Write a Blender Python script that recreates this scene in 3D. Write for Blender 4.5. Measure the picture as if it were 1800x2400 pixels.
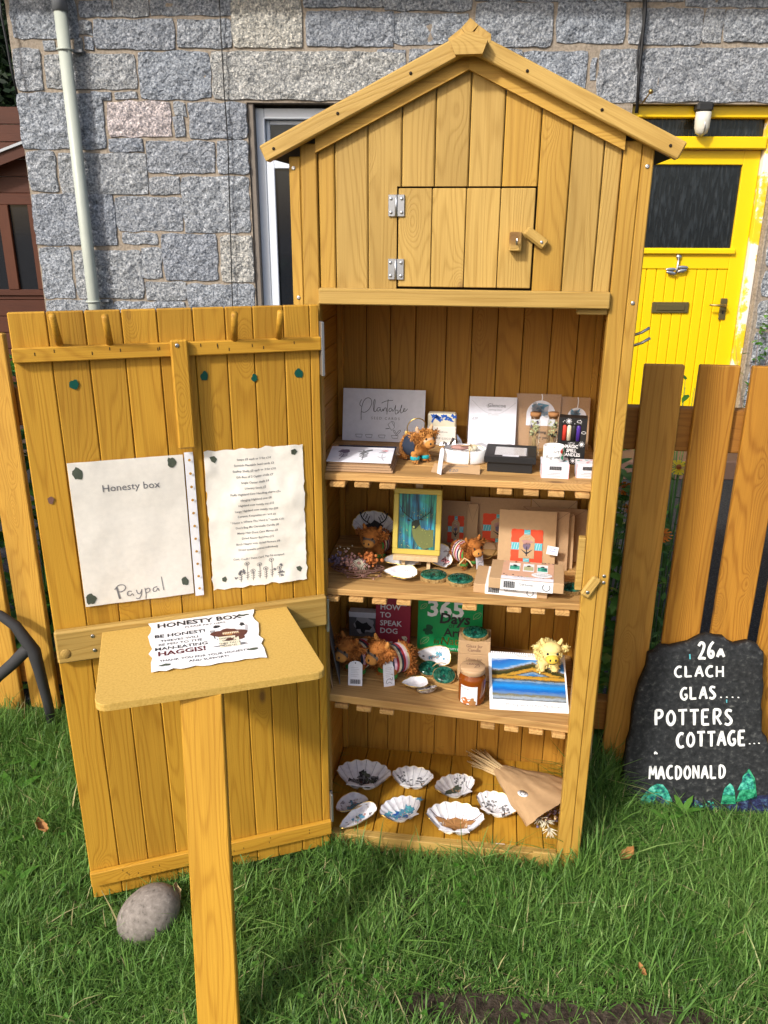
import bpy, math, random
import numpy as np
from mathutils import Vector, Matrix, noise
for o in list(bpy.data.objects): bpy.data.objects.remove(o)
SC = bpy.context.scene; COL = SC.collection
R = math.radians
# ---------------------------------------------------------------- camera
CAM = np.array([0.403, -1.598, 1.475]); YAW, PIT, ROL, F = R(-7.86), R(19.67), R(0.25), 1890.3
FWD = np.array([math.sin(YAW)*math.cos(PIT), math.cos(YAW)*math.cos(PIT), -math.sin(PIT)])
_r = np.array([math.cos(YAW), -math.sin(YAW), 0.]); _u = np.cross(_r, FWD)
RT = _r*math.cos(ROL)+_u*math.sin(ROL); UP = -_r*math.sin(ROL)+_u*math.cos(ROL)
cd = bpy.data.cameras.new('camera'); cam = bpy.data.objects.new('camera', cd); COL.objects.link(cam)
cd.sensor_fit = 'VERTICAL'; cd.sensor_height = 36; cd.sensor_width = 27; cd.lens = F/2400*36
cd.clip_start = .02; cd.clip_end = 500
cam.matrix_world = Matrix(((RT[0], UP[0], -FWD[0], CAM[0]), (RT[1], UP[1], -FWD[1], CAM[1]), (RT[2], UP[2], -FWD[2], CAM[2]), (0, 0, 0, 1)))
SC.camera = cam
SC.render.resolution_x, SC.render.resolution_y = 768, 1024
# ---------------------------------------------------------------- light
SUN = Vector((-.44, -.68, .60)).normalized()
EL, AZ = math.asin(SUN.z), math.atan2(SUN.x, SUN.y)
w = bpy.data.worlds.new('World'); SC.world = w; w.use_nodes = True
nt = w.node_tree; nt.nodes.clear()
sky = nt.nodes.new('ShaderNodeTexSky'); sky.sky_type = 'NISHITA'; sky.sun_disc = False
sky.sun_elevation = EL; sky.sun_rotation = AZ; sky.air_density = 1.0; sky.dust_density = 4.0; sky.ozone_density = 1.0
bg = nt.nodes.new('ShaderNodeBackground'); bg.inputs[1].default_value = .15
wo = nt.nodes.new('ShaderNodeOutputWorld')
nt.links.new(sky.outputs[0], bg.inputs[0]); nt.links.new(bg.outputs[0], wo.inputs[0])
ld = bpy.data.lights.new('sun', 'SUN'); ld.energy = 2.7; ld.angle = R(4.5); ld.color = (1, .975, .93)
lo = bpy.data.objects.new('sun', ld); COL.objects.link(lo)
lo.rotation_euler = SUN.to_track_quat('Z', 'Y').to_euler(); lo.location = (-3, -4, 6)
VS = SC.view_settings; VS.view_transform = 'Standard'; VS.look = 'None'; VS.gamma = 1; VS.exposure = .42; VS.use_curve_mapping = False
# ---------------------------------------------------------------- pixel to place (photograph pixels, 1800 x 2400)
def ray(px, py): return FWD + RT*(px-900)/F + UP*(1200-py)/F
def hit(px, py, n, d0):
    d = ray(px, py); n = np.array(n, float); t = (d0-CAM@n)/(d@n); return CAM+t*d
def hz(p, z=0): return hit(p[0], p[1], (0, 0, 1), z)
def hy(p, y=0): return hit(p[0], p[1], (0, 1, 0), y)
def mpp(P): return float((np.array(P)-CAM)@FWD)/F
S = 1800/1659.
def crop(ox, oy, k): return lambda x, y: (ox+x/k, oy+y/k)
c5, c6, c7, c8 = crop(740, 700, 2.37), crop(740, 1120, 2.37), crop(740, 1380, 2.37), crop(740, 1680, 2.37)
RND = random.Random(7)
# ---------------------------------------------------------------- materials
def newmat(name):
    m = bpy.data.materials.new(name); m.use_nodes = True; nt = m.node_tree
    b = nt.nodes['Principled BSDF']; return m, nt, b
def N(nt, t, **k):
    n = nt.nodes.new(t)
    for a, v in k.items():
        if a.startswith('i_'):
            key = a[2:]; key = int(key) if key.isdigit() else key.replace('_', ' ')
            if hasattr(v, 'is_output'): nt.links.new(v, n.inputs[key])
            else: n.inputs[key].default_value = v
        else: setattr(n, a, v)
    return n
def math_(nt, op, a, b=None, c=None, clamp=False):
    n = nt.nodes.new('ShaderNodeMath'); n.operation = op; n.use_clamp = clamp
    for i, v in enumerate((a, b, c)):
        if v is None: continue
        if hasattr(v, 'is_output'): nt.links.new(v, n.inputs[i])
        else: n.inputs[i].default_value = v
    return n.outputs[0]
def mixc(nt, fac, a, b, bt='MIX'):
    n = nt.nodes.new('ShaderNodeMix'); n.data_type = 'RGBA'; n.blend_type = bt
    for i, v in ((0, fac), (6, a), (7, b)):
        if hasattr(v, 'is_output'): nt.links.new(v, n.inputs[i])
        else: n.inputs[i].default_value = v if i == 0 else (*v[:3], 1)
    return n.outputs[2]
def ramp(nt, fac, stops, interp='LINEAR'):
    n = nt.nodes.new('ShaderNodeValToRGB'); n.color_ramp.interpolation = interp; e = n.color_ramp.elements
    while len(e) > 1: e.remove(e[0])
    e[0].position = stops[0][0]; e[0].color = (*stops[0][1], 1)
    for p, c in stops[1:]: x = e.new(p); x.color = (*c, 1)
    nt.links.new(fac, n.inputs[0]); return n.outputs[0]
def objco(nt, spread=30.):
    tc = N(nt, 'ShaderNodeTexCoord'); oi = N(nt, 'ShaderNodeObjectInfo')
    off = N(nt, 'ShaderNodeVectorMath', operation='SCALE'); off.inputs[0].default_value = (1, .7, .43)
    nt.links.new(math_(nt, 'MULTIPLY', oi.outputs['Random'], spread), off.inputs['Scale'])
    ad = N(nt, 'ShaderNodeVectorMath', operation='ADD'); nt.links.new(tc.outputs['Object'], ad.inputs[0]); nt.links.new(off.outputs[0], ad.inputs[1])
    return ad.outputs[0], oi.outputs['Random']
def plain(name, col, rough=.6, metal=0, var=.12, scale=60, bump=.0, spec=.4, trans=0, coat=0):
    m, nt, b = newmat(name); b.inputs['Roughness'].default_value = rough; b.inputs['Metallic'].default_value = metal
    b.inputs['Specular IOR Level'].default_value = spec
    if coat: b.inputs['Coat Weight'].default_value = coat; b.inputs['Coat Roughness'].default_value = .08
    v, rnd = objco(nt)
    n = N(nt, 'ShaderNodeTexNoise', i_Vector=v, i_Scale=scale, i_Detail=4.)
    k = math_(nt, 'MULTIPLY_ADD', n.outputs[0], 2*var, 1-var)
    hs = N(nt, 'ShaderNodeHueSaturation', i_Value=k, i_Color=(*col, 1)); nt.links.new(hs.outputs[0], b.inputs['Base Color'])
    if bump:
        bp = N(nt, 'ShaderNodeBump', i_Strength=bump, i_Distance=.002, i_Height=n.outputs[0]); nt.links.new(bp.outputs[0], b.inputs['Normal'])
    return m
def wood(name, light, dark, axis='z', rough=.55, knot=(.13, .06, .02), ring=.42, streak=.62, bump=.3, var=.09, knots=1.25, spec=.3, dirt=0):
    m, nt, b = newmat(name); b.inputs['Roughness'].default_value = rough; b.inputs['Specular IOR Level'].default_value = spec
    v, rnd = objco(nt)
    sx = N(nt, 'ShaderNodeSeparateXYZ', i_0=v).outputs
    g = {'x': 0, 'y': 1, 'z': 2}[axis]; a_, b_ = [i for i in range(3) if i != g]
    def vec(sa, sb, sg):
        c = N(nt, 'ShaderNodeCombineXYZ')
        nt.links.new(math_(nt, 'MULTIPLY', sx[a_], sa), c.inputs[0]); nt.links.new(math_(nt, 'MULTIPLY', sx[b_], sb), c.inputs[1]); nt.links.new(math_(nt, 'MULTIPLY', sx[g], sg), c.inputs[2])
        return c.outputs[0]
    vo = N(nt, 'ShaderNodeTexVoronoi', i_Vector=vec(13, 5, 5.2), i_Scale=1., i_Randomness=1.)
    d = vo.outputs['Distance']; rc = N(nt, 'ShaderNodeSeparateColor', i_0=vo.outputs['Color']).outputs[0]
    has = math_(nt, 'GREATER_THAN', rc, 1-.38*knots)
    bulge = math_(nt, 'MULTIPLY', has, math_(nt, 'POWER', 2.718, math_(nt, 'MULTIPLY', math_(nt, 'MULTIPLY', d, d), -26.)))
    low = N(nt, 'ShaderNodeTexNoise', i_Vector=vec(9, 9, .8), i_Scale=1., i_Detail=2.).outputs[0]
    L = math_(nt, 'ADD', math_(nt, 'MULTIPLY', low, 1.), math_(nt, 'MULTIPLY', bulge, .35))
    rg = math_(nt, 'SINE', math_(nt, 'MULTIPLY', L, 170.))
    rg = math_(nt, 'POWER', math_(nt, 'MULTIPLY_ADD', rg, .5, .5), 3.5)
    st = N(nt, 'ShaderNodeTexNoise', i_Vector=vec(520, 520, 5.), i_Scale=1., i_Detail=3.).outputs[0]
    pat = N(nt, 'ShaderNodeTexNoise', i_Vector=vec(10, 10, 2.2), i_Scale=1., i_Detail=3.).outputs[0]
    fac = math_(nt, 'ADD', math_(nt, 'MULTIPLY', rg, ring), math_(nt, 'MULTIPLY', math_(nt, 'SUBTRACT', st, .38), streak*1.6), clamp=True)
    c = mixc(nt, fac, light, dark)
    c = mixc(nt, math_(nt, 'MULTIPLY', math_(nt, 'SUBTRACT', pat, .47), 1.3, clamp=True), c, [x*.62 for x in dark])
    km = math_(nt, 'MULTIPLY', has, math_(nt, 'MULTIPLY', math_(nt, 'SUBTRACT', .13, d), 12., clamp=True))
    c = mixc(nt, math_(nt, 'MULTIPLY', km, .85), c, knot)
    if dirt:
        dn = N(nt, 'ShaderNodeTexNoise', i_Vector=vec(14, 14, 1.3), i_Scale=1., i_Detail=5.).outputs[0]
        c = mixc(nt, math_(nt, 'MULTIPLY', math_(nt, 'SUBTRACT', dn, .5), 3.2*dirt, clamp=True), c, (.09, .045, .014))
    hs = N(nt, 'ShaderNodeHueSaturation', i_Color=c, i_Value=math_(nt, 'MULTIPLY_ADD', rnd, 2*var, 1-var))
    nt.links.new(hs.outputs[0], b.inputs['Base Color'])
    bp = N(nt, 'ShaderNodeBump', i_Strength=bump, i_Distance=.0012, i_Height=math_(nt, 'SUBTRACT', math_(nt, 'MULTIPLY', st, -1.), math_(nt, 'MULTIPLY', rg, .45))); nt.links.new(bp.outputs[0], b.inputs['Normal'])
    return m
M = {}
for ax in 'xyz':
    M['stain_'+ax] = wood('stained_wood_'+ax, (.49, .262, .027), (.31, .138, .010), ax)
    M['pale_'+ax] = wood('weathered_stain_'+ax, (.465, .298, .082), (.30, .172, .034), ax, bump=.35)
    M['pallet_'+ax] = wood('pallet_wood_'+ax, (.55, .325, .115), (.30, .14, .04), ax, rough=.75, bump=.5, dirt=.8)
    M['mid_'+ax] = wood('half_weathered_stain_'+ax, (.49, .285, .050), (.31, .155, .020), ax, bump=.35)
    M['inner_'+ax] = wood('inner_stain_'+ax, (.47, .235, .032), (.29, .12, .014), ax)  # same stain made browner and darker, painting in the shade inside the cabinet
M['fence'] = wood('fence_wood', (.46, .21, .026), (.28, .105, .010), 'z', rough=.6, bump=.5, ring=.6, dirt=.2)
M['fence_old'] = wood('fence_wood_brown', (.56, .28, .05), (.36, .15, .02), 'z', rough=.6, bump=.5, dirt=.5)
M['fence_yellow'] = wood('fence_wood_yellow', (.50, .275, .042), (.32, .145, .016), 'z', rough=.6, bump=.5, dirt=.45)
M['fence_rail'] = wood('fence_rail_wood', (.33, .14, .022), (.19, .07, .010), 'x', rough=.65)
M['shed_red_x'] = wood('red_brown_shed_wood', (.075, .022, .010), (.042, .011, .006), 'x', knots=.3, ring=.2)
M['shed_red_z'] = wood('red_brown_shed_frame', (.085, .026, .011), (.05, .014, .007), 'z', knots=.3, ring=.2)
M['lid'] = wood('lid_wood', (.50, .33, .19), (.36, .21, .10), 'x', knots=0, bump=.2)
M['easel'] = wood('easel_wood', (.72, .52, .30), (.60, .40, .20), 'z', knots=0)
def granite():
    m, nt, b = newmat('granite'); b.inputs['Roughness'].default_value = .85; b.inputs['Specular IOR Level'].default_value = .25
    v, rnd = objco(nt)
    n1 = N(nt, 'ShaderNodeTexNoise', i_Vector=v, i_Scale=75., i_Detail=5., i_Roughness=.8).outputs[0]
    n2 = N(nt, 'ShaderNodeTexNoise', i_Vector=v, i_Scale=20., i_Detail=4., i_Roughness=.6).outputs[0]
    n3 = N(nt, 'ShaderNodeTexVoronoi', i_Vector=v, i_Scale=150.).outputs['Distance']
    c = ramp(nt, n1, [(.33, (.07, .078, .09)), (.43, (.25, .268, .29)), (.53, (.47, .488, .505)), (.62, (.80, .81, .82))])
    c = mixc(nt, math_(nt, 'MULTIPLY', math_(nt, 'SUBTRACT', n2, .5), 2.2, clamp=True), c, mixc(nt, .4, c, (.10, .11, .13)))
    tint = ramp(nt, rnd, [(0, (.86, .90, .97)), (.35, (.97, .98, 1.0)), (.6, (.78, .81, .88)), (.8, (1.05, 1.03, 1.0)), (1, (.92, .93, .95))])
    c = mixc(nt, 1., c, tint, 'MULTIPLY'); nt.links.new(c, b.inputs['Base Color'])
    h = math_(nt, 'ADD', n1, math_(nt, 'MULTIPLY', n2, 3.))
    bp = N(nt, 'ShaderNodeBump', i_Strength=1., i_Distance=.02, i_Height=h); nt.links.new(bp.outputs[0], b.inputs['Normal'])
    return m
M['granite'] = granite()
def granite_tint(name, col):
    m = M['granite'].copy(); m.name = name; nt = m.node_tree; b = nt.nodes['Principled BSDF']
    src = b.inputs['Base Color'].links[0].from_socket
    nt.links.new(mixc(nt, 1., src, col, 'MULTIPLY'), b.inputs['Base Color']); return m
M['granite_pink'] = granite_tint('pinkish_granite', (1.5, 1.25, 1.15))
M['granite_pale'] = granite_tint('pale_granite', (1.35, 1.27, 1.12))
def mottled(name, stops, scale, rough=.9, bump=.6, dist=.006, detail=6., scale2=None, dark=.3):
    m, nt, b = newmat(name); b.inputs['Roughness'].default_value = rough; b.inputs['Specular IOR Level'].default_value = .2
    v, rnd = objco(nt, 0)
    n1 = N(nt, 'ShaderNodeTexNoise', i_Vector=v, i_Scale=scale, i_Detail=detail, i_Roughness=.65).outputs[0]
    c = ramp(nt, n1, stops)
    if scale2:
        n2 = N(nt, 'ShaderNodeTexNoise', i_Vector=v, i_Scale=scale2, i_Detail=4.).outputs[0]
        c = mixc(nt, math_(nt, 'MULTIPLY', math_(nt, 'SUBTRACT', n2, .5), 3., clamp=True), c, mixc(nt, dark, c, (.02, .02, .02)))
    nt.links.new(c, b.inputs['Base Color'])
    bp = N(nt, 'ShaderNodeBump', i_Strength=bump, i_Distance=dist, i_Height=n1); nt.links.new(bp.outputs[0], b.inputs['Normal'])
    return m
M['mortar'] = mottled('mortar', [(.3, (.18, .15, .115)), (.5, (.30, .25, .195)), (.7, (.42, .355, .285))], 70, scale2=5, dark=.35)
M['soil'] = mottled('soil', [(.3, (.022, .016, .011)), (.5, (.055, .040, .028)), (.7, (.11, .085, .065))], 45, bump=1, dist=.012)
M['tarmac'] = mottled('tarmac', [(.35, (.010, .010, .011)), (.5, (.022, .022, .023)), (.62, (.045, .045, .046)), (.74, (.14, .14, .14))], 160, rough=.95)
M['slate'] = mottled('slate', [(.3, (.010, .011, .012)), (.55, (.026, .028, .030)), (.66, (.07, .072, .070)), (.76, (.20, .20, .18))], 75, rough=.7, bump=.8, dist=.005, scale2=11, dark=.7)
M['rock'] = mottled('rock', [(.28, (.05, .042, .035)), (.40, (.17, .148, .13)), (.6, (.24, .21, .185)), (.75, (.36, .33, .30))], 95, rough=.85, bump=.35, dist=.004, scale2=8, dark=.2)
M['bark'] = mottled('bark', [(.3, (.12, .065, .022)), (.5, (.30, .19, .07)), (.7, (.45, .31, .14))], 150, bump=.8)
M['teal_paint'] = mottled('teal_paint_brushed', [(.38, (.01, .05, .09)), (.46, (.02, .20, .14)), (.56, (.06, .42, .30)), (.7, (.30, .62, .50))], 70, rough=.6, bump=.2)
M['green_paint'] = mottled('green_paint_brushed', [(.36, (.005, .06, .04)), (.5, (.015, .22, .10)), (.66, (.08, .42, .24))], 80, rough=.6, bump=.2)
M['navy'] = mottled('navy_paint_brushed', [(.4, (.012, .012, .02)), (.52, (.02, .025, .08)), (.66, (.06, .12, .18))], 80, rough=.6, bump=.2)
M['yellow'] = plain('yellow_paint', (.82, .54, .004), .30, var=.03, scale=8, spec=.45)
M['yellow_flake'] = mottled('flaking_yellow_paint', [(.47, (.78, .52, .02)), (.52, (.78, .58, .14)), (.54, (.76, .72, .66)), (.7, (.72, .70, .66))], 6, rough=.6, bump=.2)
M['white_frame'] = plain('white_frame_paint', (.66, .70, .76), .35, var=.05)
def glass_dark(name, col, streaks=0):
    m, nt, b = newmat(name); b.inputs['Roughness'].default_value = .06; b.inputs['Base Color'].default_value = (*col, 1); b.inputs['Specular IOR Level'].default_value = .55
    if streaks:
        v, r = objco(nt, 0); mp = N(nt, 'ShaderNodeMapping', i_Vector=v, i_Scale=(60., 60., 9.))
        n = N(nt, 'ShaderNodeTexNoise', i_Vector=mp.outputs[0], i_Scale=1.2, i_Detail=3.).outputs[0]
        bp = N(nt, 'ShaderNodeBump', i_Strength=.6, i_Distance=.004, i_Height=n); nt.links.new(bp.outputs[0], b.inputs['Normal'])
        b.inputs['Roughness'].default_value = .18
        nt.links.new(ramp(nt, n, [(.5, col), (.66, [min(1, x*2+.004) for x in col]), (.8, (.05, .055, .06))]), b.inputs['Base Color'])
    return m
M['pane'] = glass_dark('window_glass', (.012, .014, .018)); M['pane_rain'] = glass_dark('textured_glass', (.010, .013, .016), 1)  # dark base of the window glass paints in the unlit room behind
def clear(name, col=(1, 1, 1), rough=.05, alpha=.18):
    m, nt, b = newmat(name)
    gl = N(nt, 'ShaderNodeBsdfGlossy', i_Color=(1, 1, 1, 1), i_Roughness=rough); tr = N(nt, 'ShaderNodeBsdfTransparent', i_Color=(*col, 1))
    fr = N(nt, 'ShaderNodeFresnel', i_IOR=1.45)
    mx = N(nt, 'ShaderNodeMixShader', i_0=math_(nt, 'MULTIPLY_ADD', fr.outputs[0], .22, alpha*.2, clamp=True), i_1=tr.outputs[0], i_2=gl.outputs[0])
    nt.links.new(mx.outputs[0], nt.nodes['Material Output'].inputs[0]); return m
M['clear'] = clear('clear_plastic', (.985, .985, .99), .14, .0); M['vial_glass'] = clear('clear_glass', (.93, .95, .93), .03, .1)
for k, c, r, mt in (('black_iron', (.03, .03, .032), .75, 0), ('cable', (.012, .012, .013), .5, 0), ('pipe', (.50, .52, .44), .45, 0), ('pipe_top', (.16, .17, .18), .5, 0), ('steel', (.55, .55, .56), .35, 1), ('zinc', (.42, .43, .45), .42, .9), ('brass', (.35, .25, .10), .42, 1), ('gold', (.75, .53, .16), .3, 1), ('bronze', (.15, .12, .05), .5, .6),
                    ('white', (.80, .80, .80), .55, 0), ('paper', (.80, .76, .68), .7, 0), ('paper_white', (.80, .80, .82), .6, 0), ('card_white', (.74, .74, .80), .5, 0), ('kraft', (.42, .26, .14), .75, 0), ('kraft_pale', (.46, .295, .155), .75, 0), ('ink', (.025, .025, .028), .7, 0), ('ink_grey', (.16, .16, .17), .7, 0), ('ink_pale', (.42, .42, .45), .7, 0), ('ink_red', (.09, .012, .018), .7, 0),
                    ('red', (.62, .05, .03), .6, 0), ('tartan', (.66, .07, .025), .8, 0), ('turq', (.10, .42, .48), .75, 0), ('pinkish', (.70, .30, .32), .6, 0), ('blue', (.02, .10, .45), .5, 0), ('blue_soft', (.10, .28, .42), .6, 0), ('purple', (.07, .03, .28), .4, 0), ('cream', (.72, .66, .50), .55, 0), ('black', (.012, .012, .013), .35, 0), ('black_box', (.014, .014, .015), .45, 0), ('blackpl', (.02, .02, .02), .6, 0),
                    ('book_red', (.36, .035, .065), .4, 0), ('book_green', (.010, .30, .085), .35, 0), ('book_dark', (.006, .07, .03), .5, 0), ('paint_white', (.82, .82, .80), .6, 0), ('stain_green', (.07, .085, .06), .8, 0), ('sticky_green', (.005, .07, .05), .35, 0),
                    ('fur', (.36, .125, .022), .9, 0), ('fur_lt', (.50, .22, .05), .9, 0), ('fur_cream', (.60, .38, .22), .9, 0), ('fur_yellow', (.78, .62, .25), .9, 0), ('muzzle_yellow', (.66, .46, .06), .8, 0), ('herring', (.12, .09, .07), .9, 0), ('sweater_navy', (.02, .03, .055), .9, 0), ('sweater_green', (.05, .22, .04), .9, 0), ('sweater_pink', (.62, .40, .50), .9, 0), ('sweater_red', (.30, .02, .03), .9, 0), ('sweater_cream', (.60, .52, .36), .9, 0), ('sweater_orange', (.55, .17, .02), .9, 0), ('cuff_teal', (.01, .36, .42), .8, 0),
                    ('cork', (.34, .16, .06), .85, 0), ('dry_straw', (.58, .42, .22), .8, 0), ('dry_pink', (.42, .23, .20), .85, 0), ('dry_purple', (.16, .12, .18), .85, 0), ('dry_orange', (.42, .13, .03), .85, 0), ('dry_green', (.42, .43, .24), .85, 0), ('twig', (.16, .08, .06), .8, 0), ('amber', (.20, .045, .004), .12, 0), ('grey_box', (.12, .12, .13), .6, 0), ('foil', (.62, .62, .64), .25, 1), ('felt', (.02, .02, .022), .9, 0), ('felt_grey', (.42, .45, .48), .8, 0), ('leaf_dry', (.34, .16, .05), .8, 0), ('flower_orange', (.80, .22, .005), .6, 0), ('flower_yellow', (.85, .62, .01), .6, 0), ('pot_yellow', (.50, .48, .04), .5, 0), ('lamp_glass', (.60, .58, .50), .25, 0), ('dark_hole', (.02, .012, .006), .9, 0)):
    M[k] = plain(k, c, r, mt, var=.10 if mt == 0 else .05, scale=90, bump=.0)
M['kraft'] = plain('kraft', (.40, .25, .135), .8, var=.14, scale=260, bump=.15); M['pipe'] = plain('pipe', (.41, .44, .38), .45, var=.10, scale=14)
M['table_ply'] = mottled('stained_plywood', [(.3, (.43, .265, .055)), (.5, (.52, .33, .08)), (.7, (.58, .375, .10))], 230, rough=.65, bump=.3, dist=.001)
def shellmat():
    m, nt, b = newmat('shell_white'); b.inputs['Roughness'].default_value = .35
    v, r = objco(nt); n = N(nt, 'ShaderNodeTexNoise', i_Vector=v, i_Scale=70., i_Detail=4.).outputs[0]
    nt.links.new(ramp(nt, n, [(.3, (.60, .58, .62)), (.5, (.78, .77, .80)), (.7, (.84, .83, .82))]), b.inputs['Base Color']); return m
M['shell'] = shellmat()
M['oyster'] = mottled('oyster_outside', [(.36, (.06, .05, .055)), (.46, (.30, .26, .26)), (.56, (.58, .54, .52)), (.68, (.74, .71, .68))], 120, rough=.5, bump=.9, dist=.004)
def leafmat(name, stops, tr=.35, rough=.5, attr='shade'):
    m, nt, b = newmat(name); b.inputs['Roughness'].default_value = rough; b.inputs['Specular IOR Level'].default_value = .35
    at = N(nt, 'ShaderNodeAttribute', attribute_name=attr)
    c = ramp(nt, at.outputs['Fac'], stops); nt.links.new(c, b.inputs['Base Color'])
    t = N(nt, 'ShaderNodeBsdfTranslucent', i_Color=c)
    mx = N(nt, 'ShaderNodeMixShader', i_0=tr, i_1=b.outputs[0], i_2=t.outputs[0]); nt.links.new(mx.outputs[0], nt.nodes['Material Output'].inputs[0]); return m
M['grass'] = leafmat('grass_blade', [(0, (.055, .130, .022)), (.35, (.108, .235, .042)), (.7, (.19, .345, .075)), (.93, (.31, .46, .14)), (.965, (.46, .42, .19)), (1, (.54, .47, .26))])
M['weed'] = leafmat('weed_leaf', [(0, (.03, .10, .012)), (.5, (.06, .19, .02)), (1, (.13, .30, .045))])
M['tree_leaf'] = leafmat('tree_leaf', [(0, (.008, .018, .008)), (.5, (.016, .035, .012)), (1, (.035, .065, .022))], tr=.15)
for k_, c_ in (('fur', (.36, .125, .022)), ('fur_lt', (.50, .22, .05)), ('fur_yellow', (.78, .62, .25))): M['hair_'+k_] = leafmat('hair_'+k_, [(0, [x*.45 for x in c_]), (.5, c_), (1, [min(1, x*1.5+.02) for x in c_])], tr=.1, rough=.8)
# ---------------------------------------------------------------- mesh building
class MB:
    def __init__(s): s.v = []; s.f = []; s.mi = []; s.mats = []; s.sm = []
    def mat(s, m):
        if m not in s.mats: s.mats.append(m)
        return s.mats.index(m)
    def add(s, vs, fs, m, smooth=False):
        k = len(s.v); i = s.mat(m); s.v.extend([tuple(map(float, p)) for p in vs])
        for f in fs: s.f.append(tuple(k+j for j in f)); s.mi.append(i); s.sm.append(smooth)
        return s
    def box(s, x0, x1, y0, y1, z0, z1, m, b=.0015):
        b = min(b, (x1-x0)*.45, (y1-y0)*.45, (z1-z0)*.45)
        if b <= 0:
            vs = [(x, y, z) for z in (z0, z1) for y in (y0, y1) for x in (x0, x1)]
            return s.add(vs, [(0, 2, 3, 1), (4, 5, 7, 6), (0, 1, 5, 4), (2, 6, 7, 3), (0, 4, 6, 2), (1, 3, 7, 5)], m)
        vs = []; idx = {}
        X, Y, Z = (x0, x1), (y0, y1), (z0, z1)
        for i in (0, 1):
            for j in (0, 1):
                for k in (0, 1):
                    sx, sy, sz = (b if i == 0 else -b), (b if j == 0 else -b), (b if k == 0 else -b)
                    for ax in range(3):
                        p = [X[i]+sx, Y[j]+sy, Z[k]+sz]; p[ax] = (X[i], Y[j], Z[k])[ax]
                        idx[i, j, k, ax] = len(vs); vs.append(p)
        fs = []
        for ax in range(3):
            o1, o2 = [a for a in range(3) if a != ax]
            for sd in (0, 1):
                q = []
                for (p, r) in ((0, 0), (1, 0), (1, 1), (0, 1)):
                    t = [0, 0, 0]; t[ax] = sd; t[o1] = p; t[o2] = r; q.append(idx[(*t, ax)])
                flip = (sd == 0) ^ (ax == 1); fs.append(tuple(q[::-1] if flip else q))
        for ax in range(3):
            o1, o2 = [a for a in range(3) if a != ax]
            for p in (0, 1):
                for r in (0, 1):
                    t0 = [0, 0, 0]; t0[o1] = p; t0[o2] = r; t1 = list(t0); t1[ax] = 1
                    fs.append((idx[(*t0, o1)], idx[(*t1, o1)], idx[(*t1, o2)], idx[(*t0, o2)]))
        for i in (0, 1):
            for j in (0, 1):
                for k in (0, 1): fs.append(tuple(idx[i, j, k, a] for a in range(3)))
        return s.add(vs, fs, m)
    def plankx(s, pts, y, d, m, b=.0022):
        """upright board with xz outline, its two long front edges chamfered"""
        n = len(pts); x0, x1 = min(p[0] for p in pts), max(p[0] for p in pts)
        fr = [(min(max(p[0], x0+b), x1-b), y, p[1]) for p in pts]; md = [(p[0], y+b*.9, p[1]) for p in pts]; bk = [(p[0], y+d, p[1]) for p in pts]
        return s.add(fr+md+bk, [tuple(range(n)), tuple(range(2*n, 3*n))[::-1]]+[(k*n+(i+1) % n, k*n+i, (k+1)*n+i, (k+1)*n+(i+1) % n) for k in (0, 1) for i in range(n)], m)
    def prism(s, pts, d, m, b=0):
        """pts: 3D loop; d: extrude vector"""
        n = len(pts); d = np.array(d); vs = [tuple(p) for p in pts]+[tuple(np.array(p)+d) for p in pts]
        return s.add(vs, [tuple(range(n))[::-1], tuple(range(n, 2*n))]+[(i, (i+1) % n, n+(i+1) % n, n+i) for i in range(n)], m)
    def tube(s, path, r, m, seg=8, caps=True, closed=False):
        P = [np.array(p, float) for p in path]; n = len(P)
        rr = list(r) if hasattr(r, '__len__') else [r]*n
        vs = []; up = None
        for i in range(n):
            t = (P[(i+1) % n]-P[i-1]) if closed else (P[min(i+1, n-1)]-P[max(i-1, 0)])
            t = t/(np.linalg.norm(t)+1e-12)
            if up is None: up = np.array([0, 0, 1.]) if abs(t[2]) < .9 else np.array([1., 0, 0])
            a = np.cross(t, up); a /= np.linalg.norm(a)+1e-12; b = np.cross(a, t); up = b
            for k in range(seg):
                th = 2*math.pi*k/seg; vs.append(P[i]+rr[i]*(a*math.cos(th)+b*math.sin(th)))
        fs = []
        for i in range(n if closed else n-1):
            for k in range(seg):
                A, B = i*seg, ((i+1) % n)*seg; fs.append((A+k, B+k, B+(k+1) % seg, A+(k+1) % seg))
        if caps and not closed: fs += [tuple(range(seg)), tuple(range((n-1)*seg, n*seg))[::-1]]
        return s.add(vs, fs, m, True)
    def lathe(s, prof, m, seg=20, c=(0, 0, 0), smooth=True, sx=1, sy=1):
        vs = []; fs = []
        for r, z in prof:
            for k in range(seg): t = 2*math.pi*k/seg; vs.append((c[0]+r*math.cos(t)*sx, c[1]+r*math.sin(t)*sy, c[2]+z))
        for i in range(len(prof)-1):
            for k in range(seg): fs.append((i*seg+k, i*seg+(k+1) % seg, (i+1)*seg+(k+1) % seg, (i+1)*seg+k))
        fs += [tuple(range(seg))[::-1], tuple(range((len(prof)-1)*seg, len(prof)*seg))]
        return s.add(vs, fs, m, smooth)
    def ball(s, c, r, m, seg=12, rings=8, rot=None):
        r = r if hasattr(r, '__len__') else (r, r, r); vs = []; fs = []
        for i in range(rings+1):
            ph = math.pi*i/rings
            for k in range(seg):
                t = 2*math.pi*k/seg; p = np.array([r[0]*math.sin(ph)*math.cos(t), r[1]*math.sin(ph)*math.sin(t), -r[2]*math.cos(ph)])
                if rot is not None: p = np.array(rot @ Vector(p))
                vs.append(p+np.array(c))
        for i in range(rings):
            for k in range(seg): fs.append((i*seg+k, i*seg+(k+1) % seg, (i+1)*seg+(k+1) % seg, (i+1)*seg+k))
        return s.add(vs, fs, m, True)
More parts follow.
